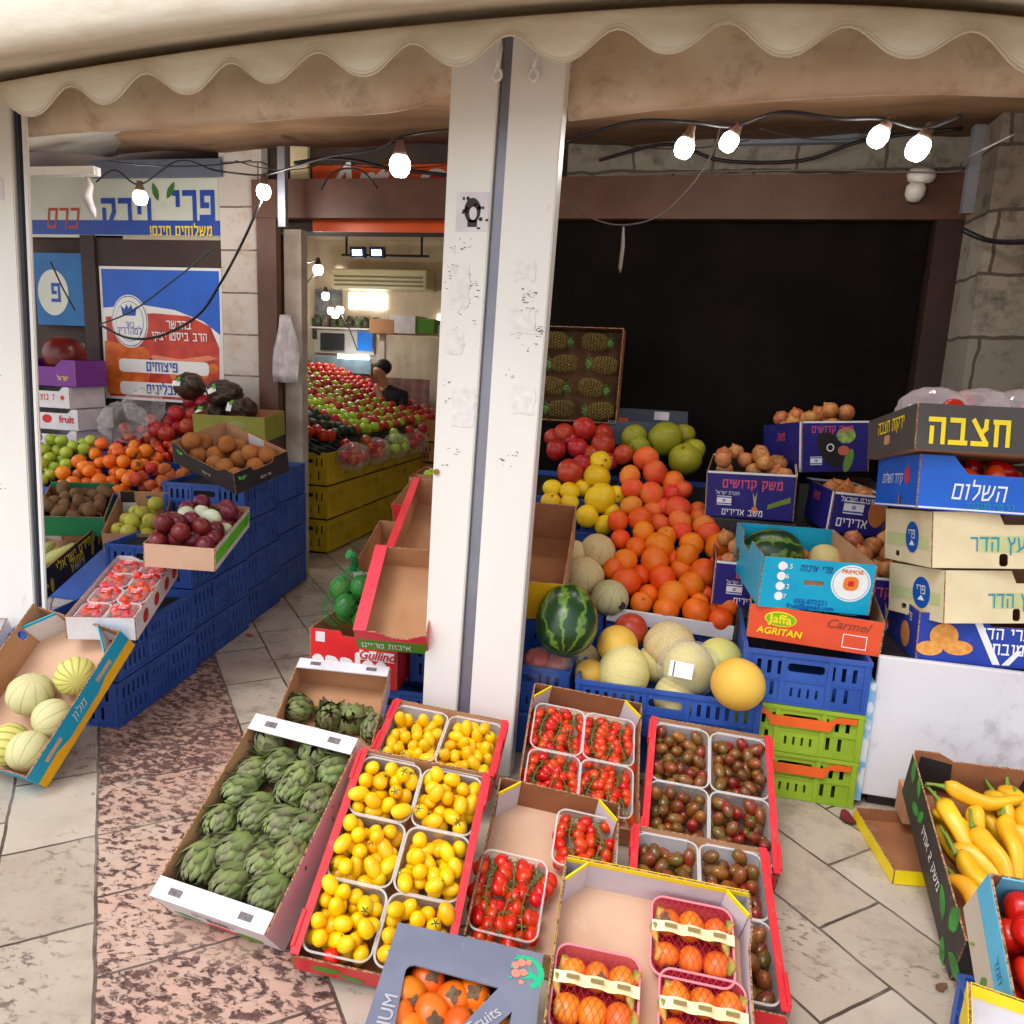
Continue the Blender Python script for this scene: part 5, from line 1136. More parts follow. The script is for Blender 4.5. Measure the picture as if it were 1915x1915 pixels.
for i in range(6): put(cob, 'corn_cob', 'pale green husked corn cob in the black carton', 'corn', 'corn cobs in the black carton', MCo @ T(-.13+.055*i, -.06+.03*(i % 2), .09+.02*(i % 2)) @ RZ(R.uniform(-.2, .2)) @ RX(rad(90)))
MSt, w, l, h = fit(dict(flt=(205, 1036), frt=(340, 1036), nlt=(136, 1140), nrt=(242, 1178)), .36, .58, .10, .1, .06, .44, (-2.5, 2.85, .45), sw=.12, sr=.025, st=.04, sy=.12)
def st_art(root, Mw, W, H):
    for x in (.2, .45, .7, .9): decal(root, Mw, ell(W*x, H*.5, .035, .03, 14), pm('printed_strawberry', C(196, 40, 36), col2=C(160, 30, 30), scale=30), 'printed_fruit')
carton('cardboard_tray', 'strawberry printed cardboard tray on the nearest blue crates', 'tray', MSt, w, l, h, WHITEB, LILACB, None, right=dict(art=st_art), left=dict(), far=dict(inner=WHITEB, peak=(.02, .1)))
corner_flaps(root, .001, .001, .001, WHITEB, .0005, .0, ()) 
SBM = pm('strawberry_skin', C(204, 26, 22), col2=C(222, 50, 30), rough=.3, scale=60, rnd=.12, hue=.012, bump=.5, bscale=220); sbm = [blob('strawberry', .022, .022, .027, SBM, 12, 8, taper=-.35, lump=.04, seed=k) for k in range(2)]
scal = starcalyx('calyx', .018, SEPAL, 7, .2, .2, 0, .3); LIDC = clear('clear_lid', frac=.03, gloss=.6, rough=.08, bump=.25, bscale=14)
for j in range(4):
    for i in range(2):
        nm = f'{("left", "right")[i]} in {("nearest", "second", "third", "farthest")[j]} row'; pw, pl = (w-.03)/2, (l-.03)/4
        Mq = MSt @ T((i-.5)*pw, -l/2+.015+pl*(j+.5), .006); root = punnet(f'lidded clear strawberry punnet, {nm} of the tray', Mq, pw-.006, pl-.006, .075, 'strawberry punnets')
        bm = bmesh.new(); n = 8; gg = [[bm.verts.new(((u/n-.5)*(pw-.012), (v/n-.5)*(pl-.012), .079+.016*math.sin(math.pi*u/n)**.5*math.sin(math.pi*v/n)**.5)) for v in range(n+1)] for u in range(n+1)]
        for u in range(n):
            for v in range(n): bm.faces.new((gg[u][v], gg[u+1][v], gg[u+1][v+1], gg[u][v+1])).smooth = True
        obj('lid', mesh('lid', bm, LIDC), root)
        lb = decal(root, T(0, .0, .098), rrect(.05, .042, .01, 3), REDB, 'red_label'); lettering(root, T(0, 0, .098), 'תות', 0, .008, .028, INKW, bold=.02); lettering(root, T(0, 0, .098), 'שדה', 0, -.014, .018, INKW, bold=.02)
        for k, (x, y, z, q) in enumerate(drop(15, rectsample(-pw/2+.022, pw/2-.022, -pl/2+.022, pl/2-.022, R), lambda x, y: .022, .0185, 14, R)):
            put((sbm[k % 2], [('calyx', scal, T(0, 0, .022))]), 'strawberry', f'red strawberry under clear lid, punnet {nm}', 'strawberry', f'strawberries {nm}', Mq @ T(x, y, z*.9) @ rrot(R) @ Matrix.Scale(.85, 4))
MMe, w, l, h = fit(dict(flt=(70, 1130), frt=(226, 1180), nrt=(48, 1451), frb=(246, 1207), nrb=(92, 1481), nlt=(-120, 1395)), .40, .62, .12, -.45, .55, 0., (-2.5, 2.2, .3), sr=.25, sw=.15, st=.3)
def me_art(root, Mw, W, H):
    decal(root, Mw, [(0, 0), (W, 0), (W, H*.42), (W*.72, H*.42), (W*.62, H*.28), (W*.3, H*.28), (W*.2, H*.45), (0, H*.40)], pm('amber_print', C(250, 190, 20)), 'printed_stripe')
    lettering(root, Mw @ T(0, 0, .001), 'מלון', W*.46, H*.66, .06, INKW, bold=.0, shear=.3)
    for x in (.2, .74): decal(root, Mw @ T(0, 0, .001), rect(W*x-.045, W*x+.045, H*.58, H*.75), PINKB, 'handle_hole')
mw = (w, l, h)
root = carton('cardboard_carton', 'turquoise and yellow melon carton leaning on the blue crates', 'carton', MMe, w, l, h, TURQB, KRAFT, None, floor=PINKB, right=dict(art=me_art), far=dict(outer=TURQB, dip=(.02, .3, .7, .02)), left=dict(h=h*1.2, holes=((.2, h*.8, .03, .06),)), near=dict(dip=(.05, .15, .8, .05)))
corner_flaps(root, w, l, h, WHITEB, .09, .008, ('fl', 'fr'), TURQB)
def stripes_mat(name, base, base2, stripe, n, width, rough=.6, net=None, bump=.3, wob=.15, rnd=0):
    if name in MC: return MC[name]
    m = bpy.data.materials.new(name); m.use_nodes = True; nn = m.node_tree; L = nn.links.new; N = nn.nodes.new; b = nn.nodes['Principled BSDF']
    tc = N('ShaderNodeTexCoord'); sp = N('ShaderNodeSeparateXYZ'); L(tc.outputs['Object'], sp.inputs[0])
    def mt(op, a, c=None):
        x = N('ShaderNodeMath'); x.operation = op
        for i, v in enumerate((a, c)):
            if v is None: continue
            if isinstance(v, (int, float)): x.inputs[i].default_value = v
            else: L(v, x.inputs[i])
        return x.outputs[0]
    nz = N('ShaderNodeTexNoise'); nz.inputs['Scale'].default_value = 25; nz.inputs['Detail'].default_value = 4; L(tc.outputs['Object'], nz.inputs['Vector'])
    ang = mt('ADD', mt('ARCTAN2', sp.outputs[1], sp.outputs[0]), mt('MULTIPLY', mt('SUBTRACT', nz.outputs[0], .5), wob))
    cs = mt('ABSOLUTE', mt('COSINE', mt('MULTIPLY', ang, n/2)))
    mr = N('ShaderNodeMapRange'); mr.inputs[1].default_value = width; mr.inputs[2].default_value = width*.35; L(cs, mr.inputs[0])
    mx0 = N('ShaderNodeMix'); mx0.data_type = 'RGBA'; mx0.inputs[6].default_value = (*base, 1); mx0.inputs[7].default_value = (*base2, 1); L(nz.outputs[0], mx0.inputs[0])
    mx = N('ShaderNodeMix'); mx.data_type = 'RGBA'; L(mr.outputs[0], mx.inputs[0]); L(mx0.outputs[2], mx.inputs[6]); mx.inputs[7].default_value = (*stripe, 1)
    out = mx.outputs[2]
    vo = N('ShaderNodeTexVoronoi'); vo.feature = 'DISTANCE_TO_EDGE'; vo.inputs['Scale'].default_value = 110; L(tc.outputs['Object'], vo.inputs['Vector'])
    vr = N('ShaderNodeMapRange'); vr.inputs[1].default_value = .0; vr.inputs[2].default_value = .18; vr.inputs[3].default_value = 1; vr.inputs[4].default_value = 0; L(vo.outputs[0], vr.inputs[0])
    if net:
        mf = mt('MULTIPLY', vr.outputs[0], .6); m2 = N('ShaderNodeMix'); m2.data_type = 'RGBA'; L(mf, m2.inputs[0]); L(out, m2.inputs[6]); m2.inputs[7].default_value = (*net, 1); out = m2.outputs[2]
        bp = N('ShaderNodeBump'); bp.inputs['Strength'].default_value = bump; bp.inputs['Distance'].default_value = .002; L(vr.outputs[0], bp.inputs['Height']); L(bp.outputs[0], b.inputs['Normal'])
    L(out, b.inputs['Base Color']); b.inputs['Roughness'].default_value = rough; b.inputs['Specular IOR Level'].default_value = .35
    MC[name] = m; return m
CHAR = stripes_mat('striped_melon_rind', C(212, 204, 156), C(196, 190, 136), C(146, 160, 96), 10, .16, .6, None)
CHAR2 = stripes_mat('yellow_striped_rind', C(216, 206, 124), C(204, 196, 110), C(156, 162, 66), 16, .55, .6, None)
mel = blob('melon', .098, .098, .092, CHAR, 30, 16, dent=.04, rib=.018, ribn=10, seed=1); mel2 = blob('melon', .098, .098, .085, CHAR2, 32, 16, dent=.06, dentb=.06, rib=.025, ribn=8, seed=2)
for i, (px, py, ax, me, lab, sc) in enumerate(((57, 1298, (.2, .6, .8), mel, 'pale striped melon at the left side of the turquoise carton', 1.0), (142, 1265, (.7, -.4, .6), mel2, 'yellow green striped melon at the back of the turquoise carton', .92), (103, 1345, (-.3, -.8, .5), mel, 'smooth pale melon in the centre of the turquoise carton', .9), (12, 1398, (.8, .2, -.3), mel2, 'rough green melon at the left edge of the turquoise carton', .95), (66, 1418, (.2, -.9, .3), mel, 'cream melon at the near end of the turquoise carton', .95))):
    sc *= .84; p = local_at(MMe, px, py, .085*sc+.006); p.x = max(-mw[0]/2+.1*sc+.01, min(mw[0]/2-.1*sc-.012, p.x)); p.y = max(-mw[1]/2+.1*sc+.008, p.y); put(me, 'melon', lab, 'melon', None, MMe @ T(p.x, p.y, .085*sc+.006) @ aim(ax, i) @ Matrix.Scale(sc, 4))
MWb = pose((-2.86, 2.42, .24), .45, 0, 0)
def wb_art(root, Mw, W, H): lettering(root, Mw, 'מוטל', W*.80, H*.5, .07, INKK, bold=.02)
MWb, w, l, h = fit(dict(frt=(12, 1162), nrt=(-60, 1300), frb=(40, 1195)), .4, .5, .14, -.3, .5, 0., (-2.9, 2.4, .3), sw=.3, Y=2.45)
carton('cardboard_carton', 'white carton with black lettering cut off by the left picture edge', 'carton', MWb, w, l, h, WHITEB, WHITEB, None, right=dict(art=wb_art))
# black carton of brown sapodillas
MBk, w, l, h = fit(dict(nlt=(325, 823), nrt=(436, 893), frt=(543, 846), flt=(412, 782), nrb=(437, 920), nlb=(328, 868)), .44, .44, .13, -.6, .1, .85, (-2.75, 4.0, .86), sw=.2, sr=.1)
def bk_art(root, Mw, W, H):
    decal(root, Mw, leafpts(W*.12, H*.6, .035, .02, .4), pm('bright_leaf_green', C(90, 190, 70)), 'printed_leaf'); decal(root, Mw, leafpts(W*.12, H*.6, .03, .018, 2.2), pm('bright_leaf_green', C(90, 190, 70)), 'printed_leaf'); lettering(root, Mw, 'פרי איכות', W*.55, H*.3, .022, INKW, bold=.01)
carton('cardboard_carton', 'black carton of brown fruit set cornerwise on the tall crates', 'carton', MBk, w, l, h, BLACKB, KRAFT, None, near=dict(art=bk_art, peak=(.03, .12)), right=dict(art=bk_art, dip=(.03, .3, .75, .02)), far=dict(inner=KRAFT, art_in=lambda r, m, W, H: decal(r, m, rect(W*.4, W*.65, .03, H), WHITEB, 'white_label', .002)))
SAP = pm('sapodilla_skin', C(176, 112, 56), col2=C(150, 90, 44), rough=.8, scale=12, rnd=.12, bump=.3, bscale=120); sap = [blob('brown_fruit', .05, .05, .046, SAP, 16, 10, lump=.03, seed=k) for k in range(2)]
for k, (x, y, z, q) in enumerate(drop(15, rectsample(-w/2+.055, w/2-.055, -l/2+.055, l/2-.055, R), lambda x, y: .01, .046, 14, R)): put(sap[k % 2], 'brown_fruit', 'round brown fruit in the black carton on the tall crates', 'fruit', 'brown fruit in the black carton', MBk @ T(x, y, z) @ rrot(R))
# things behind: yellow-green box, bagged fruit, dark bags, white cartons, purple crate
p = atY(450, 815, 4.62); carton('cardboard_tray', 'yellow green tray with crumpled clear film by the brown upright', 'tray', pose((p.x, p.y, p.z), .1, .1), .5, .3, .16, pm('yellow_green_carton', C(150, 150, 60), rough=.6), KRAFTD)
FILM = clear('crumpled_film', frac=.05, gloss=.8, rough=.1, bump=1., bscale=26)
def crumple(name, rx, ry, rz, mat, seed, amp=.12):
    r_ = random.Random(seed); bm = bmesh.new(); bmesh.ops.create_icosphere(bm, subdivisions=4, radius=1)
    ph = [(Vector((r_.gauss(0, 1), r_.gauss(0, 1), r_.gauss(0, 1)))*4, r_.uniform(0, 6)) for _ in range(9)]
    for v in bm.verts:
        d = sum(abs(math.sin(v.co.dot(a)+b)) for a, b in ph)/9-.6
        v.co *= 1+amp*d*2.2; v.co.x *= rx; v.co.y *= ry; v.co.z *= rz
    for f in bm.faces: f.smooth = True
    return mesh(name, bm, mat)
def bag(px, py, Y, rx, ry, rz, label, seed, mat=FILM, cat='bag', name='clear_bag', amp=.12, group=None):
    p = atY(px, py, Y); return tag(obj(name, crumple(name, rx, ry, rz, mat, seed, amp), None, T(*p)), label, cat, group)
bag(452, 795, 4.55, .13, .10, .06, 'crumpled clear film lying in the yellow green tray', 1)
def pile(n, px0, px1, py, Y, depth, r, bz, fn, slope=.3):
    a, b = atY(px0, py, Y), atY(px1, py, Y)
    for k, (x, y, z, q) in enumerate(drop(n, rectsample(a.x, b.x, Y, Y+depth, R), lambda x, y: bz+slope*(y-Y), r, 8, R)): fn(T(x, y, z) @ rrot(R), k)
bm = bmesh.new(); box(bm, -4.7, -2.99, 4.44, 4.9, 0, .84, bev=.01); tag(obj('back_shelf', mesh('back_shelf', bm, BLUEP)), 'blue rear shelf under the bagged apples of the left stall', 'shelf')
pile(26, 195, 285, 815, 4.5, .3, .042, .84, lambda M, k: put((rap, [('stem', astem, T(0, 0, .03))]), 'apple', 'red and yellow apple inside a clear bag on the rear shelf', 'apple', 'bagged apples on the rear shelf', M))
bag(232, 790, 4.5, .17, .12, .13, 'bulging clear plastic bag of apples on the rear shelf', 2, amp=.3); bag(270, 760, 4.62, .14, .10, .12, 'second clear plastic bag of apples behind the first', 3, amp=.3)
POM = pm('pomegranate_skin', C(170, 36, 30), col2=C(196, 74, 50), rough=.35, scale=7, rnd=.15, hue=.012, thr=(.45, .7)); pom = [blob('pomegranate', .056, .056, .052, POM, 18, 11, lump=.03, seed=k, rib=.015, ribn=6) for k in range(2)]
bm = bmesh.new(); 
for k in range(5):
    a = 2*math.pi*k/5; d = Vector((math.cos(a), math.sin(a), 0)); s_ = Vector((-d.y, d.x, 0)); q = [d*.010+s_*.007, d*.010-s_*.007, d*.017+Vector((0, 0, .02))]; bm.faces.new([bm.verts.new(v) for v in q])
pcrown = mesh('crown', bm, POM)
pile(16, 285, 345, 800, 4.5, .3, .055, .86, lambda M, k: put((pom[k % 2], [('crown', pcrown, T(0, 0, .05))]), 'pomegranate', 'red pomegranate in the heap beside the bagged apples', 'pomegranate', 'pomegranates on the left stall', M), .7)
pile(12, 295, 365, 830, 4.46, .06, .036, .80, lambda M, k: put(trd[k % 3], 'red_tomato', 'bagged red tomato above the persimmons', 'red tomato', 'bagged tomatoes on the left stall', M @ Matrix.Scale(1.6, 4)))
DARKB = pm('dark_bagged_greens', C(74, 48, 36), col2=C(40, 34, 26), rough=.4, scale=22, thr=(.4, .6), bump=.6, bscale=40, spec=.5)
for i, (px, py, rx, rz, lab) in enumerate(((355, 722, .10, .09, 'dark bag of dried fruit with a green tag, topmost behind the pomegranates'), (420, 735, .12, .085, 'dark bag of dried fruit resting against the stone pillar'), (395, 775, .13, .085, 'dark bag of dried fruit above the black carton'), (452, 765, .10, .08, 'small dark bag of dried fruit at the foot of the pillar'))):
    b = bag(px, py, 4.72, rx, .11, rz, lab, 20+i, DARKB, 'bag', 'dark_bag', .2)
    l1 = decal(b, Matrix.Identity(4) @ T(-.02, -.115, .02) @ RX(rad(70)) @ RZ(.5*i), rect(-.03, .03, -.018, .018), INKW, 'white_tag', .002); l2 = decal(b, T(.0, -.118, .05) @ RX(rad(70)) @ RZ(1+i), rect(-.018, .018, -.012, .012), GREENB, 'green_tag', .002)
p = atY(110, 832, 4.36)
def fr_art(root, Mw, W, H): lettering(root, Mw, 'פירות', W*.72, H*.66, .05, INKK, bold=.01); lettering(root, Mw, 'פרי גנם', W*.68, H*.3, .05, INKR, bold=.02); decal(root, Mw, ell(W*.2, H*.5, .05, .045, 16), INKR, 'printed_apple')
def fr2_art(root, Mw, W, H): lettering(root, Mw, 'fruit', W*.8, H*.5, .07, INKR, bold=.03); decal(root, Mw, ell(W*.45, H*.5, .04, .03, 14), INKR, 'printed_fruit')
def fr3_art(root, Mw, W, H):
    lettering(root, Mw, 'ד בוצגלוב', W*.5, H*.5, .06, INKR, bold=.02, shear=.2); decal(root, Mw, ell(W*.88, H*.5, .02, .02, 4), INKR, 'printed_diamond')
    for k in (0, 1, 2): decal(root, Mw, ell(W*.1+.025*k, H*.3, .014, .014, 10), INKR, 'printed_cherry')
for k, (dz, dx, art, lab) in enumerate(((.0, .0, fr_art, 'white fruit carton with a red apple print, lowest of the left stack'), (.15, .02, fr2_art, 'white carton with red fruit lettering, middle of the left stack'), (.30, -.04, fr3_art, 'white carton with red script and cherries, top of the left stack'))):
    carton('cardboard_carton', lab, 'carton', pose((-4.40+dx, 4.66, .85+dz), .03), .46, .34, .145, WHITEB, WHITEB, None, near=dict(art=art, peak=(.03, .08)))
a, b = atY(58, 715, 4.72), atY(160, 715, 4.72)
root = carton('plastic_tub', 'purple plastic tub with yellow lettering on the left stack', 'tub', pose((-4.42, 4.66, 1.30), .03), .5, .3, .18, PURP, PURP, None, near=dict(dip=(.05, .2, .8, .06), art=lambda r, m, W, H: lettering(r, m, 'ישראל', W*.8, H*.3, .045, INKY, bold=.015)))
tag(obj('red_ball', blob('red_ball', .15, .13, .15, pm('dark_red_gloss', C(120, 24, 18), col2=C(90, 18, 16), rough=.3, scale=5), 24, 14, lump=.03, dent=.1), None, T(-4.38, 4.66, 1.50)), 'large glossy dark red round fruit in the purple tub', 'fruit')
# ================================================================ bulbs on sagging cables
BULB = emis('lit_bulb', (1, .97, .95), 9.0); SOCK = pm('bulb_socket', C(120, 96, 84), rough=.6)
bm = bmesh.new(); lathe(bm, [(.004, -.062), (.026, -.060), (.038, -.045), (.043, -.02), (.040, .0), (.030, .016)], 18); bgl = mesh('glass', bm, BULB)
bm = bmesh.new(); lathe(bm, [(.030, .0165), (.028, .03), (.019, .05), (.016, .075)], 14); bso = mesh('socket', bm, SOCK)
def bulb(px, py, Y, label, watts=5, sc=1., tilt=(0, 0)):
    p = atY(px, py, Y); o = thing('light_bulb', label, 'light bulb', T(*p) @ RX(tilt[0]) @ RY(tilt[1]) @ Matrix.Scale(sc, 4), 'bare light bulbs')
    obj('glass', bgl, o); obj('socket', bso, o)
    l = bpy.data.lights.new('bulb_light', 'POINT'); l.energy = watts; l.color = (1, .95, .88); l.shadow_soft_size = .05
    lo = bpy.data.objects.new('bulb_light', l); link(lo, o); lo.location = (0, 0, -.075)
    return p+Vector((0, 0, .075*sc))
def cable(pts, r, label, mat=WIRE, name='cable'):
    q = [Vector(p) for p in pts]; sm = []
    for i in range(len(q)-1):   # rounded through its fixing points
        a, b, c, d = q[max(i-1, 0)], q[i], q[i+1], q[min(i+2, len(q)-1)]
        for k in range(6):
            t_ = k/6; sm.append(.5*((2*b)+(c-a)*t_+(2*a-5*b+4*c-d)*t_*t_+(3*b-a-3*c+d)*t_**3))
    sm.append(q[-1])
    bm = bmesh.new(); tube(bm, sm, r*.8, 6); return tag(obj(name, mesh(name, bm, mat)), label, 'cable')
b1 = bulb(262, 363, 4.3, 'bare lit bulb before the Hebrew shop sign', 4.5); b2 = bulb(493, 352, 4.4, 'bare lit bulb by the stone pillar', 5); b3 = bulb(748, 300, 3.6, 'large bare lit bulb left of the central post', 5, 1.15)
P_ = lambda *a: atY(*a)
cable([P_(180, 340, 4.3), P_(215, 318, 4.3), P_(262, 345, 4.3), P_(333, 301, 4.3), P_(400, 318, 4.3), P_(450, 325, 4.4), b2, P_(540, 315, 4.2), P_(620, 292, 3.9), P_(700, 280, 3.7), P_(755, 255, 3.6), P_(860, 240, 3.6)], .007, 'black cable zigzagging between the bulbs of the left bay')
cable([P_(490, 372, 4.4), P_(455, 450, 4.3), P_(412, 530, 4.2), P_(370, 590, 4.2), P_(300, 628, 4.2), P_(240, 632, 4.2), P_(188, 608, 4.3)], .010, 'thick black cable sweeping from the pillar down across the poster')
cable([P_(405, 460, 4.5), P_(330, 520, 4.4), P_(250, 580, 4.4), P_(188, 606, 4.4)], .006, 'thin dark cable crossing the poster diagonally', pm('green_cable', C(40, 70, 60)))
cable([P_(550, 305, 4.6), P_(600, 298, 4.7), P_(660, 300, 4.7), P_(730, 315, 4.7), P_(860, 330, 4.7)], .014, 'thick dark cable bundle above the brown beam')
cable([P_(600, 355, 4.7), P_(620, 325, 4.7), P_(650, 315, 4.7), P_(680, 322, 4.7), P_(706, 352, 4.7)], .008, 'black cable loop arched over the orange sign')
cable([P_(95, 490, 4.6), P_(118, 540, 4.6), P_(140, 580, 4.6)], .007, 'short black cable across the round blue sign')
for i, (pts, l_) in enumerate((([(200, 300, 4.0), (330, 322, 4.0), (470, 300, 4.0)], 'thin black wire sagging beside the shop sign'), ([(440, 300, 4.4), (520, 330, 4.5), (590, 310, 4.6)], 'thin wire sagging above the left end of the beam'), ([(880, 300, 4.5), (740, 330, 4.5), (600, 300, 4.5)], 'thin wire sagging across the orange sign'), ([(1080, 250, 4.4), (1230, 300, 4.4), (1400, 262, 4.4)], 'thin wire sagging behind the left bulbs of the right bay'), ([(1420, 240, 4.2), (1560, 285, 4.2), (1700, 235, 4.2)], 'thin wire sagging behind the right bulbs of the right bay'))):
    a, b, c = (P_(*q) for q in pts); cable([a.lerp(b, k/6).lerp(b.lerp(c, k/6), k/6) for k in range(7)], .004, l_)
_a, _b = P_(170, 312, 4.93), P_(414, 330, 4.93); tag(solid('fascia_strip', [(_a.x, _b.x, 4.92, 4.96, _b.z, _a.z+.04)], pm('blue_grey_fascia', C(116, 124, 142), col2=C(98, 106, 122), rough=.5, scale=3)), 'blue grey fascia strip above the Hebrew shop sign', 'fascia')
tag(solid('fluorescent_tube', [(-4.9, -3.72, 4.28, 4.34, 2.62, 2.67)], METW), 'unlit white tube light under the canopy at left', 'tube light')
RAG = pm('grey_rag', C(206, 200, 200), col2=C(180, 174, 176), rough=.8, scale=8)
bm = bmesh.new(); p = P_(162, 330, 4.28); tube(bm, [p, p+Vector((.02, 0, -.05)), p+Vector((-.01, 0, -.12)), p+Vector((.03, 0, -.2)), p+Vector((.045, 0, -.24))], [.012, .02, .035, .022, .006], 7); tag(obj('hanging_rag', mesh('hanging_rag', bm, RAG)), 'knotted pale plastic bag dangling before the shop sign', 'bag')
# grey metal bracket and plastic sleeve by the doorway
a = P_(528, 275, 4.6); b = P_(528, 425, 4.6); tag(solid('metal_bracket', [(a.x-.025, a.x+.025, 4.58, 4.62, b.z, a.z)], METG), 'grey metal upright bracket crossing the left end of the brown beam', 'bracket')
bm = bmesh.new(); p0, p1 = P_(543, 590, 4.9), P_(541, 715, 4.9); g2 = []
for i in range(9):
    f = i/8; wd = .045+.05*min(1, f*2); g2.append([bm.verts.new((p0.x+(j/6-.5)*wd*2, 4.84+.02*math.sin(j*1.9+i*.7)+.012*math.sin(j*3.1), p0.z+(p1.z-p0.z)*f)) for j in range(7)])
for i in range(8):
    for j in range(6): bm.faces.new((g2[i][j], g2[i][j+1], g2[i+1][j+1], g2[i+1][j])).smooth = True
o = obj('bag_roll', mesh('bag_roll', bm, pm('white_film', C(206, 200, 204), col2=C(176, 168, 172), rough=.35, scale=14, bump=.5, bscale=30))); o.modifiers.new('thickness', 'SOLIDIFY').thickness = .004
tag(o, 'bundle of white plastic bags hanging on the doorway upright', 'bags')
# ================================================================ inside the shop
R = random.Random(23)
t = thing('shop_stand', 'long sloping fruit stand inside the shop on yellow crates', 'stand', T(-3.6, 7.2, 0))
def onshop(o): o.parent = t; o.matrix_parent_inverse = t.matrix_world.inverted(); return o
SX0, SX1, SY0, SY1, SZ0, SZ1 = -4.95, -2.86, 5.55, 9.0, .88, 1.62
bm = bmesh.new(); vs = [bm.verts.new(v) for v in ((SX1, SY0, SZ0-.05), (SX1, SY1, SZ0-.05), (SX0, SY1, SZ1-.05), (SX0, SY0, SZ1-.05))]; bm.faces.new(vs)
onshop(obj('sloping_bed', mesh('sloping_bed', bm, pm('dark_green_liner', C(24, 34, 26), rough=.7)))).modifiers.new('thickness', 'SOLIDIFY').thickness = .02
onshop(solid('base_cabinet', [(SX0, SX1-.03, SY0+.02, SY1-.02, 0, SZ0-.08)], pm('dark_base', C(40, 44, 30), rough=.8)))
YC = crate_meshes('yellow', .5, .7, .26, YELP)
for j in range(3):
    for i in range(4):
        crate(f'worn yellow crate in the {("bottom", "middle", "top")[j]} row of the shop stand front', pose((-2.80-.20+.0, SY0+.36+.72*i, .02+.275*j), 0), .4, .7, .26, YELP, 'yellow crates of the shop stand', kind='yellow')
def bed(x): return SZ0+(SZ1-SZ0)*(SX1-x)/(SX1-SX0)
AVO = pm('avocado_skin', C(38, 52, 30), col2=C(26, 38, 22), rough=.5, scale=20, rnd=.15, bump=.4, bscale=120)
LEM = pm('lemon_skin', C(236, 200, 30), col2=C(224, 184, 24), rough=.4, scale=12, rnd=.1, bump=.2, bscale=160)
RT = pm('large_tomato_skin', C(196, 58, 34), col2=C(176, 40, 24), rough=.3, scale=8, rnd=.12)
GRA = pm('bright_green_apple', C(168, 200, 50), col2=C(150, 186, 40), rough=.3, scale=8, rnd=.1, hue=.015)
avo = blob('avocado', .048, .048, .066, AVO, 12, 9, taper=.25, seed=2); lem = blob('lemon', .052, .052, .062, LEM, 12, 9, seed=1); rtm = blob('tomato', .052, .052, .046, RT, 12, 8, dent=.1, seed=3); gra = blob('apple', .05, .05, .046, GRA, 12, 8, dent=.15, seed=4); rra = blob('apple', .05, .05, .046, RAP, 12, 8, dent=.15, seed=5)
cols = [(5.66, rtm, 'tomato'), (5.78, rtm, 'tomato'), (5.91, avo, 'avocado'), (6.04, avo, 'avocado'), (6.17, avo, 'avocado'), (6.31, rra, 'red_apple'), (6.44, gra, 'green_apple'), (6.57, gra, 'green_apple'), (6.70, gra, 'green_apple'), (6.84, rra, 'red_apple'), (6.97, rra, 'red_apple'), (7.11, gra, 'green_apple'), (7.25, rra, 'red_apple'), (7.39, gra, 'green_apple'), (7.53, rra, 'red_apple'), (7.68, rra, 'red_apple'), (7.84, gra, 'green_apple'), (8.0, rra, 'red_apple'), (8.17, rtm, 'tomato'), (8.34, rtm, 'tomato'), (8.5, rra, 'red_apple'), (8.7, rtm, 'tomato')]
for y, me, nm in cols:
    x = SX1-.05
    while x > -4.35:
        k = nm
        if y < 6.6 and x < -3.95: m_, k = lem, 'lemon'
        else: m_ = me
        put(m_, k, f'{k.replace("_", " ")} on the sloping stand inside the shop', k.replace('_', ' '), f'{k.replace("_", " ")}s on the shop stand', T(x+R.uniform(-.012, .012), y+R.uniform(-.015, .015), bed(x)+.042+R.uniform(0, .02)) @ rrot(R))
        x -= .108 if y < 7.3 else .118
for i, (y, c_) in enumerate(((5.85, rra), (6.3, rra), (6.8, gra), (7.3, rra))):
    bagp = Vector((-2.72, y, .78))
    for k, (a, b, z, q) in enumerate(drop(9, rectsample(-.06, .06, -.14, .14, R), lambda x, y: 0, .046, 6, R)): put(c_, 'bagged_apple', f'apple in the clear bag on the stand front, bag {("nearest the crates", "second along", "third along", "farthest")[i]}', 'apple', f'bagged apples {i}', T(bagp.x+a, bagp.y+b, bagp.z-.06+z) @ rrot(R))
    tag(obj('clear_bag', crumple('clear_bag', .12, .2, .12, FILM, 40+i), None, T(*bagp)), ('clear apple bag hanging at the near end of the stand', 'clear apple bag second from the near end of the stand', 'clear bag of green apples on the stand front', 'clear apple bag at the far end of the stand')[i], 'bag')
# wall fittings at the back of the shop
t = thing('air_conditioner', 'long cream air conditioner high on the back wall of the shop', 'air conditioner', T(-4.0, 9.4, 2.58))
a, b = atY(622, 502, 9.3), atY(800, 543, 9.3)
own(solid('housing', [(a.x, b.x, 9.25, 9.59, b.z, a.z)], pm('cream_plastic', C(196, 188, 150), col2=C(180, 172, 136), rough=.5, scale=2), None, .02), t)
for k in range(3): own(solid('louvre', [(a.x+.05, b.x-.05, 9.235, 9.248, b.z+.03+.05*k, b.z+.045+.05*k)], pm('dark_louvre', C(120, 112, 88)), None), t)
rail = thing('light_rail', 'dark ceiling rail carrying two floodlights in the shop', 'rail', T(-4.0, 8.4, 2.95))
a, b = atY(640, 477, 8.4), atY(802, 474, 8.4)
own(solid('rail_bar', [(a.x, b.x, 8.38, 8.42, a.z-.012, a.z+.012)], WIRE), rail)
for px in (648, 788): q = atY(px, 500, 8.4); own(solid('drop_rod', [(q.x-.01, q.x+.01, 8.39, 8.41, a.z+.0125, 3.05)], WIRE), rail)
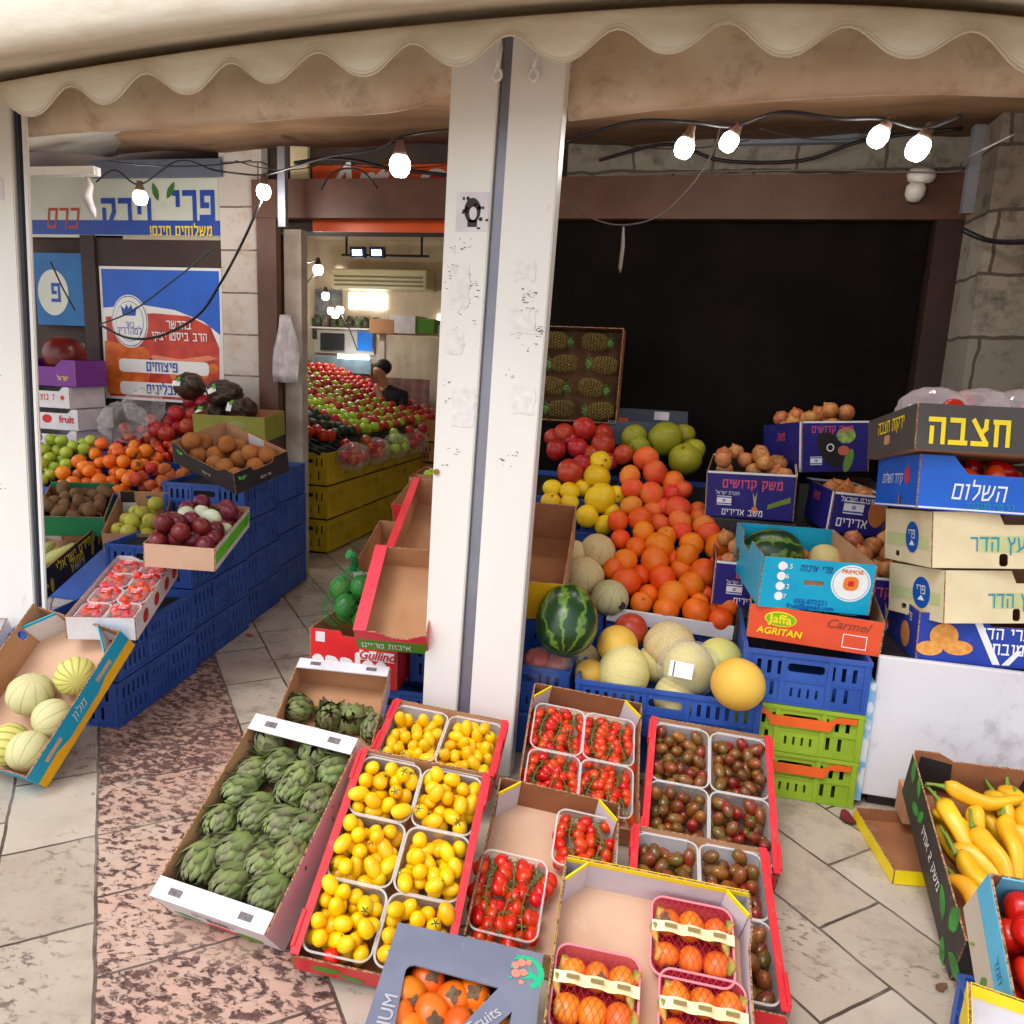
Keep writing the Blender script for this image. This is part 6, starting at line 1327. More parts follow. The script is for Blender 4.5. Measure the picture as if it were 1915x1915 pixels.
for k, (px, lab) in enumerate(((670, 'left small floodlight on the dark rail'), (706, 'right small floodlight on the dark rail'))):
    q = atY(px, 472, 8.3); fl = thing('floodlight', lab, 'floodlight', T(*q) @ RX(.2), 'rail floodlights')
    obj('housing', mesh('housing', (lambda bm: (box(bm, -.09, .09, -.03, .03, -.06, .06, bev=.01), bm)[1])(bmesh.new()), pm('flood_housing', C(40, 60, 90), rough=.4)), fl)
    obj('lit_panel', mesh('lit_panel', (lambda bm: (box(bm, -.055, .055, -.034, -.0305, -.03, .03), bm)[1])(bmesh.new()), emis('flood_light', (.8, .95, 1), 5)), fl)
def shopbulb(px, py, Y, lab, w=7): return bulb(px, py, Y, lab, w)
shopbulb(595, 500, 6.2, 'lit bulb hanging just inside the shop doorway', 10); shopbulb(609, 550, 8.0, 'single lit bulb under the air conditioner in the shop', 9)
for px, py, l_ in ((619, 578, 'left'), (636, 576, 'right'), (627, 585, 'lowest')): shopbulb(px, py, 8.6, f'{l_} lit bulb of the cluster of three in the shop', 4)
cable([atY(572, 460, 5.6), atY(574, 490, 5.8), atY(596, 482, 6.2)], .006, 'black cable dropping to the bulb in the doorway'); cable([atY(600, 505, 6.2), atY(575, 528, 6.2), atY(562, 560, 6.2), atY(567, 590, 6.2)], .009, 'black cable looping below the doorway bulb')
cable([atY(640, 590, 8.6), atY(655, 620, 8.6), atY(668, 655, 8.6)], .008, 'black cable hanging from the bulb cluster')
def wallpanel(x0, y0, x1, y1, mat, label, cat='poster', Y=9.55, name='wall_poster', art=None):
    a, b = atY(x0, y0, Y), atY(x1, y1, Y); o = tag(decal(None, FY(Y), rect(a.x, b.x, b.z, a.z), mat, name, .012), label, cat)
    if art: art(o, a, b, Y)
    return o
wallpanel(566, 612, 700, 664, pm('pale_counter', C(206, 200, 190), col2=C(180, 176, 168), rough=.5, scale=3), 'pale counter board on the back wall with posters', 'board')
wallpanel(600, 622, 644, 656, pm('dark_poster', C(44, 48, 52), rough=.5), 'dark poster with pale lines on the back counter', 'poster', 9.5)
wallpanel(669, 620, 697, 657, pm('blue_poster', C(22, 120, 220), rough=.5), 'plain bright blue poster on the back counter', 'poster', 9.5)
wallpanel(576, 615, 593, 634, pm('photo_poster', C(96, 110, 96), col2=C(30, 40, 34), scale=14), 'small tilted photo pinned on the back counter', 'picture', 9.5)
wallpanel(567, 540, 640, 598, pm('window_pane', C(150, 156, 160), col2=C(96, 100, 104), rough=.2, scale=6), 'grey framed shelf pane on the back wall left of the window', 'pane', 9.57)
wallpanel(632, 662, 690, 673, emis('tube_glow', (.9, .95, 1), 4), 'bright strip light above the back counter', 'strip light', 9.35, 'strip_light')
wallpanel(582, 664, 694, 700, pm('glass_counter', C(150, 170, 176), col2=C(120, 140, 150), rough=.15, scale=4), 'glass fronted counter below the strip light', 'counter', 9.45, 'glass_counter')
wallpanel(610, 700, 800, 870, pm('dark_red_boxes', C(128, 60, 44), col2=C(70, 40, 32), rough=.6, scale=9), 'dim stacked red boxes at the back of the shop', 'boxes', 9.3, 'stacked_boxes')
t = thing('glass_booth', 'white framed booth with hanging clear strips at the back of the shop', 'booth', T(-3.2, 8.6, 1))
a, b = atY(712, 625, 8.6), atY(835, 800, 8.6)
own(solid('frame', [(a.x, a.x+.06, 8.57, 8.63, 0, a.z), (b.x-.06, b.x, 8.57, 8.63, 0, a.z)], METW), t); own(solid('lintel', [(a.x, b.x, 8.56, 8.64, a.z+.0005, a.z+.12)], METW), t)
bm = bmesh.new(); n = 40; pr = None
for i in range(n+1):
    x = a.x+.07+(b.x-a.x-.14)*i/n; c_ = [bm.verts.new((x, 8.6+.012*math.sin(i*.8), z)) for z in (.3, a.z-.01)]
    if pr: bm.faces.new((pr[0], c_[0], c_[1], pr[1])).smooth = True
    pr = c_
own(obj('strip_curtain', mesh('strip_curtain', bm, clear('strip_film', frac=.12, gloss=.8, rough=.1, dif=(.7, .76, .8)))), t)
# crates by the back wall and orange tubs, right
for k in range(3): crate(f'yellowish crate {("low", "mid", "high")[k]} in the stack beside the booth', pose((-2.95, 7.9, .3+.22*k), .2), .5, .4, .2, pm('tan_crate', C(186, 130, 74), rough=.6), 'tan crates by the booth', kind='tan')
# shopkeeper seated behind the stand
p = atY(722, 740, 8.2)
def skinned(name, verts, edges, radii, mat, parent=None, M=None, sub=2):
    me = bpy.data.meshes.new(name); me.from_pydata(verts, edges, []); me.materials.append(mat)
    o = obj(name, me, parent, M); sk = o.modifiers.new('skin', 'SKIN'); o.modifiers.new('smooth', 'SUBSURF').levels = sub; o.modifiers['smooth'].render_levels = sub; sk.use_smooth_shade = True
    for v, r_ in zip(me.skin_vertices[0].data, radii): v.radius = (r_, r_) if not isinstance(r_, tuple) else r_
    me.skin_vertices[0].data[0].use_root = True
    return o
SKIN = pm('skin', C(186, 136, 108), rough=.5, var=.08)
hd = atY(713, 697, 8.2); Mper = T(hd.x, 8.2, hd.z-1.25)
per = thing('person', 'dark haired person in black clothes seated behind the shop stand, hand at chin', 'person', Mper)
V_ = [(.12, .05, .62), (.10, .05, .85), (.08, .04, 1.0), (.03, .01, 1.1), (0, -.01, 1.18), (-.01, -.02, 1.25), (-.02, -.03, 1.33), (.24, .04, 1.0), (.28, -.08, .78), (.10, -.2, .92), (-.01, -.14, 1.12), (-.06, .0, .99), (-.13, -.12, .8), (-.02, -.24, .84), (.14, -.3, .6), (.15, -.32, .15), (-.02, -.3, .6), (-.03, -.32, .15), (.17, .0, .6), (.03, .0, .6)]
E_ = [(0, 1), (1, 2), (2, 3), (3, 4), (4, 5), (5, 6), (2, 7), (7, 8), (8, 9), (9, 10), (2, 11), (11, 12), (12, 13), (0, 18), (18, 14), (14, 15), (0, 19), (19, 16), (16, 17)]
skinned('body', V_, E_, [.15, .15, .14, .06, .055, .085, .075, .07, .055, .042, .035, .07, .055, .04, .08, .06, .08, .06, .09, .09], SKIN, per)
skinned('jacket', [(.12, .05, .60), (.10, .05, .85), (.08, .04, 1.0), (.04, .02, 1.09), (.24, .04, 1.0), (.28, -.08, .78), (.11, -.19, .91), (-.06, .0, .99), (-.13, -.12, .8), (-.04, -.22, .835)], [(0, 1), (1, 2), (2, 3), (2, 4), (4, 5), (5, 6), (2, 7), (7, 8), (8, 9)], [.18, .175, .16, .075, .085, .07, .052, .085, .07, .052], pm('black_jacket', C(36, 34, 42), rough=.8), per)
obj('hair', blob('hair', .098, .105, .09, pm('dark_hair', C(30, 24, 22), rough=.6), 16, 10), per, T(.012, .022, 1.315))
bm = bmesh.new(); box(bm, -.25, .5, -.15, .35, .1, .55, bev=.02); tag(obj('stool', mesh('stool', bm, BROWN), None, Mper), 'low brown seat under the person in the shop', 'seat')
# orange advertising sign over the doorway
t = thing('orange_sign', 'orange sign with white script over the doorway, partly behind the beam', 'sign', T(-2.2, 5.04, 2.7)); 
a, b = atY(583, 315, 5.04), atY(862, 435, 5.04); fo = lambda o: own(o, t)
fo(decal(None, FY(5.055), rect(a.x, b.x, b.z, a.z+.02), pm('sign_orange', C(222, 92, 36), col2=C(208, 78, 30), rough=.4, scale=4), 'sign_panel', .008))
x, z = wpt(662, 338, 5.045); fo(obj('lettering', text_mesh('Art', .30, INKW, bold=.02, shear=.35), None, FY(5.044) @ T(x, z, 0)))
x, z = wpt(815, 352, 5.045); fo(decal(None, FY(5.045), ell(x, z, .13, .12, 24), INKW, 'white_disc')); fo(decal(None, FY(5.0435), ell(x+.01, z+.01, .08, .085, 20), INKR, 'red_disc')); fo(decal(None, FY(5.042), rect(x-.005, x+.02, z-.06, z+.02), INKW, 'printed_mark'))
tag(solid('sign_board', [(atY(540, 300, 5.0).x, a.x-.02, 5.02, 5.055, 2.73, 2.98)], CREAMB), 'blank cream board left of the orange sign', 'board')
tag(solid('skylight_sheet', [(-2.35, -1.5, 4.98, 5.03, 2.97, 3.2)], pm('pale_blue_grey_panel', C(170, 180, 188), rough=.5)), 'pale grey translucent panel above the orange sign', 'panel')
# ================================================================ red and green trays before the central post
crate('blue crate under the apples carton, standing left of the post', pose((-1.22, 3.13, .001), .03), .62, .5, .205, BLUEP, 'blue crates by the post')
crate('blue crate upper, right behind the apples carton', pose((-.98, 3.2, .208), .03), .30, .4, .2, BLUEP, 'blue crates by the post')
def ap_art(root, Mw, W, H):
    lettering(root, Mw, 'apples', W*.46, H*.40, .135, INKW, bold=.05); decal(root, Mw @ T(0, 0, .0022), rect(W*.58, W*.98, H*.52, H*.70), INKW, 'white_band'); lettering(root, Mw @ T(0, 0, .0032), 'Gullino', W*.78, H*.615, .056, INKR, bold=.02, shear=.3)
    decal(root, Mw, rect(W*.06, W*.17, H*.76, H*.95), WHITEB, 'white_label')
MAp = pose((-1.335, 3.10, .21), .02)
carton('cardboard_carton', 'red apples carton with white lettering by the central post', 'carton', MAp, .40, .46, .235, pm('apple_red_print', C(222, 34, 38), col2=C(206, 28, 34), rough=.45), KRAFT, None, near=dict(art=ap_art, dip=(.02, .35, .65, .01)))
LIME = pm('lime_skin', C(60, 128, 50), col2=C(44, 108, 40), rough=.35, scale=10, rnd=.12, hue=.015); lim = blob('lime', .05, .05, .056, LIME, 14, 10, seed=3)
NETG = pm('green_net', C(20, 124, 60), rough=.5)
lc = Vector((-1.40, 3.0, .43))
for k, (x, y, z, q) in enumerate(drop(7, rectsample(-.07, .08, -.07, .08, R), lambda x, y: 0, .05, 14, R)): put(lim, 'lime', 'green lime inside the green net bag by the apples carton', 'lime', 'limes in the net bag', T(lc.x+x, lc.y+y, lc.z+z) @ rrot(R))
bm = bmesh.new()
for s in (-1, 1):
    for k in range(22):
        pts = []
        for q in range(15):
            f = q/14; a = 2*math.pi*k/22+s*f*2.2; rr = .135*math.sin(math.pi*(.15+.83*f**.7))**.8; pts.append((.01+rr*math.cos(a), .0+rr*math.sin(a)*1.05, .0+.27*f))
        tube(bm, pts, .0009, 3, caps=False)
tube(bm, [(.01, .0, .25), (.02, .0, .31), (.0, -.03, .33)], [.02, .012, .022], 7)
tag(obj('net_bag', mesh('net_bag', bm, NETG), None, T(*lc)), 'green net bag of limes on the apples carton', 'net bag')
def rg_art(root, Mw, W, H):
    decal(root, Mw, rect(.001, W-.001, .001, H*.55), pm('leaf_green_print', C(92, 150, 34)), 'printed_stripe'); lettering(root, Mw @ T(0, 0, .001), 'איכות טריים', W*.42, H*.28, .05, INKW, bold=.015)
def rg2_art(root, Mw, W, H):
    r_ = random.Random(3); lettering(root, Mw, 'תוצרת ישראל', W*.4, H*.8, .04, INKW, bold=.01, rot=-.05)
    for k in range(16): decal(root, Mw @ T(0, 0, .0002*k), ell(W*(.2+.5*r_.random()), H*(.2+.35*r_.random()), r_.uniform(.012, .03), r_.uniform(.01, .02), 9), INKW, 'printed_picture')
PINKR = board('pink_red_print', C(232, 62, 82), col2=C(222, 52, 72), rough=.45)
MT1, w, l, h = fit(dict(nlt=(666, 1172), flt=(702, 1020), nlb=(664, 1214), nrt=(797, 1196)), .32, .5, .12, .0, .75, .452, (-1.15, 2.95, .55), sw=.3)
carton('cardboard_tray', 'empty red tray with green stripe leaning on the apples carton', 'tray', MT1, w, l, h, PINKR, KRAFT, None, near=dict(art=rg_art, dip=(.035, .3, .95, .06)), left=dict(outer=PINKR, ledge=(.045, PINKR)))
MT2, w2, l2, h2 = fit(dict(nlt=(722, 1028), nlb=(724, 1090), flt=(772, 893), nrt=(850, 1062)), .42, .56, .14, .0, .7, None, (-1.05, 3.35, .85), sw=.3, Y=3.4)
carton('cardboard_tray', 'empty red tray with white drawing, upper one stacked behind the post', 'tray', MT2, w2, l2, h2, REDB, KRAFT, None, near=dict(art=rg2_art, dip=(.03, .25, .95, .02)), left=dict(outer=REDB, ledge=(.03, REDB)))
carton('cardboard_tray', 'white tray end with a round mark peeking out left of the red trays', 'tray', pose(atY(700, 1062, 3.55)+Vector((.12, .1, -.02)), 0, .5), .36, .4, .15, WHITEB, KRAFT, None, near=dict(art=lambda r, m, W, H: decal(r, m, ell(W*.2, H*.5, .012, .012, 12), INKK, 'printed_mark')))
p = atY(745, 960, 3.9); carton('cardboard_tray', 'red tray standing behind the empty trays at the doorway', 'tray', pose(p+Vector((.15, .2, -.02)), 0, .3), .36, .4, .14, REDB, KRAFT)
p = atY(800, 915, 4.3); carton('cardboard_tray', 'cardboard tray of green and dark red fruit behind the post', 'tray', pose(p+Vector((.1, .1, -.03)), 0, .1), .4, .3, .12, KRAFT, KRAFTD)
for k, (x, y, z, q) in enumerate(drop(9, rectsample(-.15, .15, -.1, .1, R), lambda x, y: .05, .042, 7, R)): put(gra, 'green_apple', 'green apple in the tray behind the central post', 'green apple', 'apples behind the post', pose(p+Vector((.1, .1, -.03))) @ T(x, y, z) @ rrot(R))
# yellow ended tray right of the post
MYe, w, l, h = fit(dict(nrt=(1060, 1092), frt=(1077, 946), nrb=(1048, 1166)), .36, .5, .15, .0, .55, None, (-.6, 3.25, .75), sw=.3, sr=.05, sy=.08, Y=3.28)
carton('cardboard_tray', 'brown tray with yellow lettered end, half behind the central post', 'tray', MYe, w, l, h, pm('mustard_print', C(236, 184, 20), rough=.45), KRAFTD, None, near=dict(art=lambda r, m, W, H: (lettering(r, m, 'א', W*.82, H*.33, .07, INKR, bold=.03), lettering(r, m, 'של', W*.86, H*.62, .04, INKR, bold=.01))), right=dict(outer=KRAFT))
# ================================================================ right bay: melon crate and citrus heap
def depthpx(p): v = np.array(p)-CC; return float(v@CF)
def onplane(px, py, Y0, z0, sl):   # plane z = z0 + sl*(Y-Y0)
    d = ray(px, py); t_ = (z0-sl*Y0-CAMZ)/(d[2]-sl*d[1]); return Vector(CC+d*t_)
MC1 = pose((-.015, 3.12, .185), .0); crate('wide blue crate of melons in front of the orange heap', MC1, .71, .56, .2, BLUEP, 'blue crates under the fruit heap')
crate('blue crate of bagged onions left of the melon crate', pose((-.62, 3.16, .185), .0), .44, .5, .2, BLUEP, 'blue crates under the fruit heap')
bm = bmesh.new(); box(bm, -.83, .34, 2.9, 3.4, .0, .18, bev=.01); tag(obj('crate_plinth', mesh('crate_plinth', bm, BLUEP)), 'low blue plinth carrying the melon crate', 'plinth')
GAL = stripes_mat('netted_melon_rind', C(206, 180, 128), C(190, 166, 112), C(120, 116, 76), 10, .10, .7, C(226, 206, 160)); CNT = stripes_mat('dark_striped_rind', C(190, 182, 132), C(172, 168, 120), C(62, 80, 44), 9, .11, .65, C(210, 200, 158))
YEM = pm('yellow_melon_rind', C(224, 180, 74), col2=C(212, 162, 60), rough=.5, scale=4, rnd=.05, bump=.15, bscale=90, dirt=C(160, 120, 50), dscale=60, dthr=(.72, .76)); PALM = stripes_mat('pale_netted_rind', C(214, 196, 126), C(204, 190, 112), C(172, 160, 92), 10, .05, .65, C(226, 214, 164))
GRM = pm('pale_green_melon_rind', C(212, 208, 124), col2=C(200, 196, 106), rough=.5, scale=5)
def waterm():
    m = bpy.data.materials.new('watermelon_rind'); m.use_nodes = True; nn = m.node_tree; L = nn.links.new; N = nn.nodes.new; b = nn.nodes['Principled BSDF']
    tc = N('ShaderNodeTexCoord'); sp = N('ShaderNodeSeparateXYZ'); L(tc.outputs['Object'], sp.inputs[0]); at = N('ShaderNodeMath'); at.operation = 'ARCTAN2'; L(sp.outputs[1], at.inputs[0]); L(sp.outputs[0], at.inputs[1])
    nz = N('ShaderNodeTexNoise'); nz.inputs['Scale'].default_value = 30; nz.inputs['Detail'].default_value = 5; L(tc.outputs['Object'], nz.inputs['Vector'])
    cv = N('ShaderNodeMath'); cv.operation = 'MULTIPLY_ADD'; L(nz.outputs[0], cv.inputs[0]); cv.inputs[1].default_value = 1.1; L(at.outputs[0], cv.inputs[2])
    s = N('ShaderNodeMath'); s.operation = 'MULTIPLY'; L(cv.outputs[0], s.inputs[0]); s.inputs[1].default_value = 9; c = N('ShaderNodeMath'); c.operation = 'SINE'; L(s.outputs[0], c.inputs[0])
    r = N('ShaderNodeValToRGB'); L(c.outputs[0], r.inputs[0]); r.color_ramp.elements[0].position = .3; r.color_ramp.elements[0].color = (*C(24, 56, 22), 1); r.color_ramp.elements[1].position = .98; r.color_ramp.elements[1].color = (*C(98, 130, 48), 1); L(r.outputs[0], b.inputs['Base Color']); b.inputs['Roughness'].default_value = .3
    MC['watermelon'] = m; return m
WAT = waterm()
big = {k: blob('melon', .1, .1, .1*f, m, 32, 18, dent=.03, lump=.012, rib=rb, ribn=10, seed=i) for i, (k, m, f, rb) in enumerate((('gal', GAL, .95, .012), ('cnt', CNT, .95, .01), ('yel', YEM, .98, 0), ('pal', PALM, .9, .01), ('grn', GRM, .95, 0), ('wat', WAT, 1.25, 0), ('pom', POM, .95, .012)))}
def ball(me, px, py, rpx, Y, name, label, cat, group=None, ax=None, k=.1):
    p = Y if isinstance(Y, Vector) else atY(px, py, Y); r_ = rpx*depthpx(p)/F0
    return put(me, name, label, cat, group, T(*p) @ (aim(ax, R.uniform(0, 6)) if ax else rrot(R)) @ Matrix.Scale(r_/k, 4))
for a in (('wat', 1060, 1160, 58, 2.93, 'watermelon', 'dark striped watermelon resting on end beside the central post', (.1, -.75, -.66)),
          ('yel', 1155, 1207, 38, 3.05, 'melon', 'small bright yellow melon beside the watermelon', (.2, -.4, .9)), ('gal', 1252, 1208, 48, 3.12, 'melon', 'round tan melon with dark ribs at the back of the melon crate', (.0, -.45, .9)),
          ('grn', 1346, 1236, 44, 3.10, 'melon', 'pale green yellow melon behind the yellow one at right', (.1, -.5, .85)), ('pal', 1166, 1258, 53, 2.97, 'melon', 'large pale netted melon at the left front of the crate', (-.9, -.3, .2)),
          ('yel', 1380, 1279, 50, 2.80, 'melon', 'big smooth yellow melon at the right front corner of the crate', (.2, .2, .95)), ('pal', 1288, 1250, 50, 3.0, 'melon', 'melon wrapped in clear film with white label in the crate', (.6, -.5, .3)),
          ('yel', 1104, 1262, 30, 2.98, 'melon', 'small yellow melon low at the left of the crate', (1, 0, .2)), ('pal', 1262, 1305, 44, 2.96, 'melon', 'pale melon low at the front of the crate', (1, .1, .1)), ('pal', 1225, 1240, 36, 3.1, 'melon', 'greenish melon half hidden in the middle of the crate', (.2, -1, .3)), ('gal', 1090, 1235, 34, 3.16, 'melon', 'olive melon hidden under the watermelon', (1, .2, .2))):
    ball(big[a[0]], a[1], a[2], a[3], a[4], a[5], a[6], 'melon', None, a[7])
ball(big['pom'], 1180, 1178, 32, 3.2, 'pomegranate', 'single red pomegranate among the melons of the front crate', 'pomegranate', None, (.3, -.5, .8))
p = atY(1288, 1250, 2.99); fm = tag(obj('film_wrap', crumple('film_wrap', .128, .12, .112, FILM, 61, .16), None, T(*p)), 'crinkled clear film wrapped around a melon', 'film')
decal(fm, T(-.03, -.115, .035) @ RX(rad(72)) @ RZ(-.08), rect(-.045, .045, -.03, .03), INKW, 'white_label', .0015); decal(fm, T(-.03, -.1166, .035) @ RX(rad(72)) @ RZ(-.08), rect(-.030, -.026, -.028, .028), INKK, 'printed_mark', .0015)
for i, (px, py, m_) in enumerate(((1005, 1235, POM), (1040, 1248, pm('pink_onion_skin', C(196, 130, 120), col2=C(176, 100, 96), rough=.4)), (1015, 1258, POM))): ball(blob('onion', .1, .1, .09, m_, 14, 9), px, py, 26, 3.0, 'onion', ('dark red onion in the bag at the back left of the small crate', 'pale pink onion in the bag at right of the small crate', 'red onion low in the bag of the small crate')[i], 'onion', None)
bag(1025, 1245, 2.98, .10, .08, .08, 'clear bag of onions left of the melon crate', 71)
# crates under the heap
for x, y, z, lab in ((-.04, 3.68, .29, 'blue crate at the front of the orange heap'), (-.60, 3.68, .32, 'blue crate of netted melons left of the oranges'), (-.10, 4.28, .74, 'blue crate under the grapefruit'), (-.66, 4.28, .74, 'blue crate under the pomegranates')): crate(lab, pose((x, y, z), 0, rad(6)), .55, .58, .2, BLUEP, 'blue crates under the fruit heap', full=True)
bm = bmesh.new(); box(bm, -.92, .28, 3.45, 3.98, 0, .28, bev=.01); box(bm, -.95, .22, 3.99, 4.6, 0, .73, bev=.01); tag(obj('stepped_plinth', mesh('stepped_plinth', bm, BLUEP)), 'stepped blue plinth under the citrus heap', 'plinth')
a, b = atY(1135, 1146, 3.36), atY(1372, 1183, 3.36); Ms = pose(((a.x+b.x)/2, 3.36, (a.z+b.z)/2), 0, 0, math.atan2(a.z-b.z, b.x-a.x)); tag(obj('white_strip', mesh('white_strip', (lambda bm: (box(bm, -(b.x-a.x)/2, (b.x-a.x)/2, -.006, .006, -.035, .03, bev=.003), bm)[1])(bmesh.new()), WHITEB), None, Ms), 'white plastic price strip on the crate below the oranges', 'strip')
ORG = pm('orange_skin', C(236, 106, 10), col2=C(224, 84, 6), rough=.5, scale=9, rnd=.12, hue=.018, dirt=C(196, 104, 30), dscale=55, dthr=(.68, .74), bump=.25, bscale=45, spec=.45); GRF = pm('grapefruit_skin', C(226, 92, 38), col2=C(222, 124, 44), rough=.5, scale=8, rnd=.12, hue=.02, dirt=C(190, 100, 60), dscale=50, dthr=(.68, .74), bump=.25, bscale=45); YGF = pm('yellow_grapefruit_skin', C(236, 204, 26), col2=C(222, 186, 22), rough=.42, scale=4, rnd=.06, hue=.01, bump=.25, bscale=40); PML = pm('pomelo_skin', C(160, 156, 36), col2=C(142, 146, 34), rough=.45, scale=4, rnd=.08, hue=.012, bump=.25, bscale=40)
def citrus(m, nm, f=.95, seed=0):
    me = blob(nm, .1, .1, .1*f, m, 28, 16, lump=.028, dent=.07, dentb=.04, neck=.03*(seed % 2), seed=seed); return me
NAV = pm('orange_navel', C(150, 110, 40), rough=.8)
bm = bmesh.new(); tube(bm, [(0, 0, -.004), (0, 0, .003)], .012, 8); navel = mesh('stem_button', bm, NAV)
org = [citrus(ORG, 'orange', .93+.06*k, k) for k in range(3)]; grf = [citrus(GRF, 'grapefruit', .9, k+4) for k in range(2)]; ygf = [citrus(YGF, 'grapefruit', .92, k+7) for k in range(2)]; pml = [citrus(PML, 'pomelo', .95, k+9) for k in range(2)]
Z1 = lambda x, y: (980+x*.25065, 740+y*.25065)
def lay(lst, mes, name, label, cat, group, Y0, z0, sl, stem=True):
    for i, (x, y, r_) in enumerate(lst):
        px, py = Z1(x, y); p = onplane(px, py, Y0, z0, sl); vis = r_
        back = .0
        if r_ < 72: r2 = r_*1.2; back = .05
        else: r2 = r_
        v = (p-Vector(CC)).normalized(); p = p+v*back
        me = mes[i % len(mes)]; ball((me, [('stem_button', navel, T(0, 0, .094))]) if stem else me, px, py, r2*.25065, p, name, label, cat, group)
lay([(790, 600, 85), (975, 575, 100), (810, 690, 85), (950, 735, 97), (1110, 640, 70), (1090, 735, 70), (1185, 700, 62), (910, 470, 95), (800, 820, 82), (960, 860, 66), (1150, 840, 100), (1040, 830, 62), (1300, 860, 62), (1165, 935, 90), (1310, 910, 66), (1015, 960, 71), (1180, 1010, 78), (1340, 970, 90), (1375, 1025, 92)], grf, 'grapefruit', 'pinkish orange grapefruit in the upper half of the citrus heap', 'grapefruit', 'grapefruits of the citrus heap', 3.45, .56, .80)
lay([(700, 935, 82), (865, 920, 92), (720, 1070, 75), (890, 1020, 88), (1060, 1050, 78), (835, 1130, 77), (1010, 1120, 110), (1250, 1110, 92), (1450, 1130, 100), (1215, 1190, 92), (755, 1230, 92), (975, 1230, 102), (665, 1290, 86), (1170, 1300, 70), (1340, 1320, 104), (1465, 1275, 96), (760, 1390, 112), (870, 1340, 70), (1035, 1360, 102), (1250, 1410, 102), (1490, 1380, 68), (1110, 1490, 116), (1490, 1470, 92), (930, 1490, 68), (875, 1545, 86), (1060, 1600, 97), (1530, 1550, 106), (1310, 1540, 72), (1285, 1610, 106), (1470, 1675, 92), (1360, 1480, 60), (1430, 1600, 60), (600, 1270, 50), (1110, 1210, 55), (500, 1480, 50), (1590, 1400, 50)], org, 'orange', 'bright orange fruit in the lower half of the citrus heap', 'orange', 'oranges of the citrus heap', 3.45, .56, .80)
lay([(570, 500, 88), (545, 605, 102), (570, 765, 124), (470, 900, 88), (210, 690, 72), (340, 715, 76), (200, 790, 76), (440, 690, 62), (600, 965, 66), (690, 740, 72), (340, 800, 72), (660, 870, 60)], ygf, 'yellow_grapefruit', 'bright yellow grapefruit left of the orange grapefruits', 'grapefruit', 'yellow grapefruits', 3.6, .62, .80)
lay([(450, 250, 92), (300, 280, 78), (590, 365, 92), (400, 390, 78), (240, 405, 78), (740, 440, 78), (345, 570, 102), (425, 510, 72), (590, 290, 66), (335, 330, 60), (500, 440, 62), (640, 490, 55), (215, 310, 55)], [big['pom']], 'pomegranate', 'red pomegranate heaped beside the pineapple box', 'pomegranate', 'pomegranates of the right bay', 4.0, .96, .75, False)
lay([(820, 310, 98), (1050, 320, 132), (1195, 290, 70), (860, 385, 84), (1200, 475, 122), (1260, 410, 92)], pml, 'pomelo', 'large olive green pomelo at the top of the citrus heap', 'pomelo', 'pomelos of the citrus heap', 4.1, 1.0, .7)
for a in (('gal', 1118, 1030, 33, 3.62, 'small netted melon highest behind the striped one', (.3, -.3, .9)), ('gal', 1092, 1078, 38, 3.50, 'tan netted melon left of the lowest oranges', (.2, -.6, .8)), ('cnt', 1141, 1118, 35, 3.40, 'small melon with dark green ribs and a round sticker', (.25, -.35, .9)), ('gal', 1072, 1122, 28, 3.42, 'tan melon squeezed behind the watermelon', (0, -.7, .7)), ('gal', 1073, 1040, 30, 3.6, 'tan melon at the left behind the yellow tray end', (0, -.7, .7))): 
    o = ball(big[a[0]], a[1], a[2], a[3], a[4], 'melon', a[5], 'melon', None, a[6])
st_p = atY(1163, 1133, 3.34); s = decal(None, FY(0), ell(0, 0, .018, .018, 14), INKK, 'fruit_sticker', .002); s.matrix_world = T(*st_p) @ RZ(.5) @ RX(rad(80)); tag(s, 'round black fruit sticker on the striped melon', 'sticker')
# pineapples standing in their box behind the pomegranates
PIN = pm('pineapple_skin', C(132, 104, 50), col2=C(88, 82, 40), rough=.75, scale=40, rnd=.15)
def pineapple():
    bm = bmesh.new(); n = 12; seg = 16
    for i in range(n):
        for k in range(seg):
            th = math.pi*(i+.7)/(n+.4); a = 2*math.pi*(k+.5*(i % 2))/seg; rr = .062*math.sin(th)**.55; z = -.095*math.cos(th); e = .012
            c_ = Vector((rr*math.cos(a), rr*math.sin(a), z)); nn = Vector((math.cos(a), math.sin(a), -math.cos(th)*.8)).normalized(); u = Vector((-math.sin(a), math.cos(a), 0)); v = nn.cross(u)
            sz = .0135*max(.35, math.sin(th)**.5); q = [bm.verts.new(c_+u*sz), bm.verts.new(c_+v*sz), bm.verts.new(c_-u*sz), bm.verts.new(c_-v*sz)]; tp = bm.verts.new(c_+nn*e*.8)
            for j in range(4): bm.faces.new((q[j], q[(j+1) % 4], tp))
    body = mesh('body', bm, PIN); bm = bmesh.new()
    for k in range(26):
        a = k*2.4; f = k/25; ln = .10-.03*f; el = .35+1.1*f; d = Vector((math.cos(a)*math.cos(el), math.sin(a)*math.cos(el), math.sin(el))); s_ = Vector((-math.sin(a), math.cos(a), 0))*.011; b0 = Vector((0, 0, .085))+Vector((d.x, d.y, 0))*.014
        q = [b0-s_, b0+s_, b0+d*ln*.55+s_*.8+Vector((0, 0, .008)), b0+d*ln*.55-s_*.8+Vector((0, 0, .008)), b0+d*ln+Vector((0, 0, -.01))]; q = [bm.verts.new(v) for v in q]; bm.faces.new(q[:4]); bm.faces.new((q[3], q[2], q[4]))
    return body, mesh('crown', bm, pm('pineapple_leaf', C(140, 170, 104), col2=C(92, 130, 72), rough=.6, scale=20, rnd=.15))
pb, pc = pineapple()
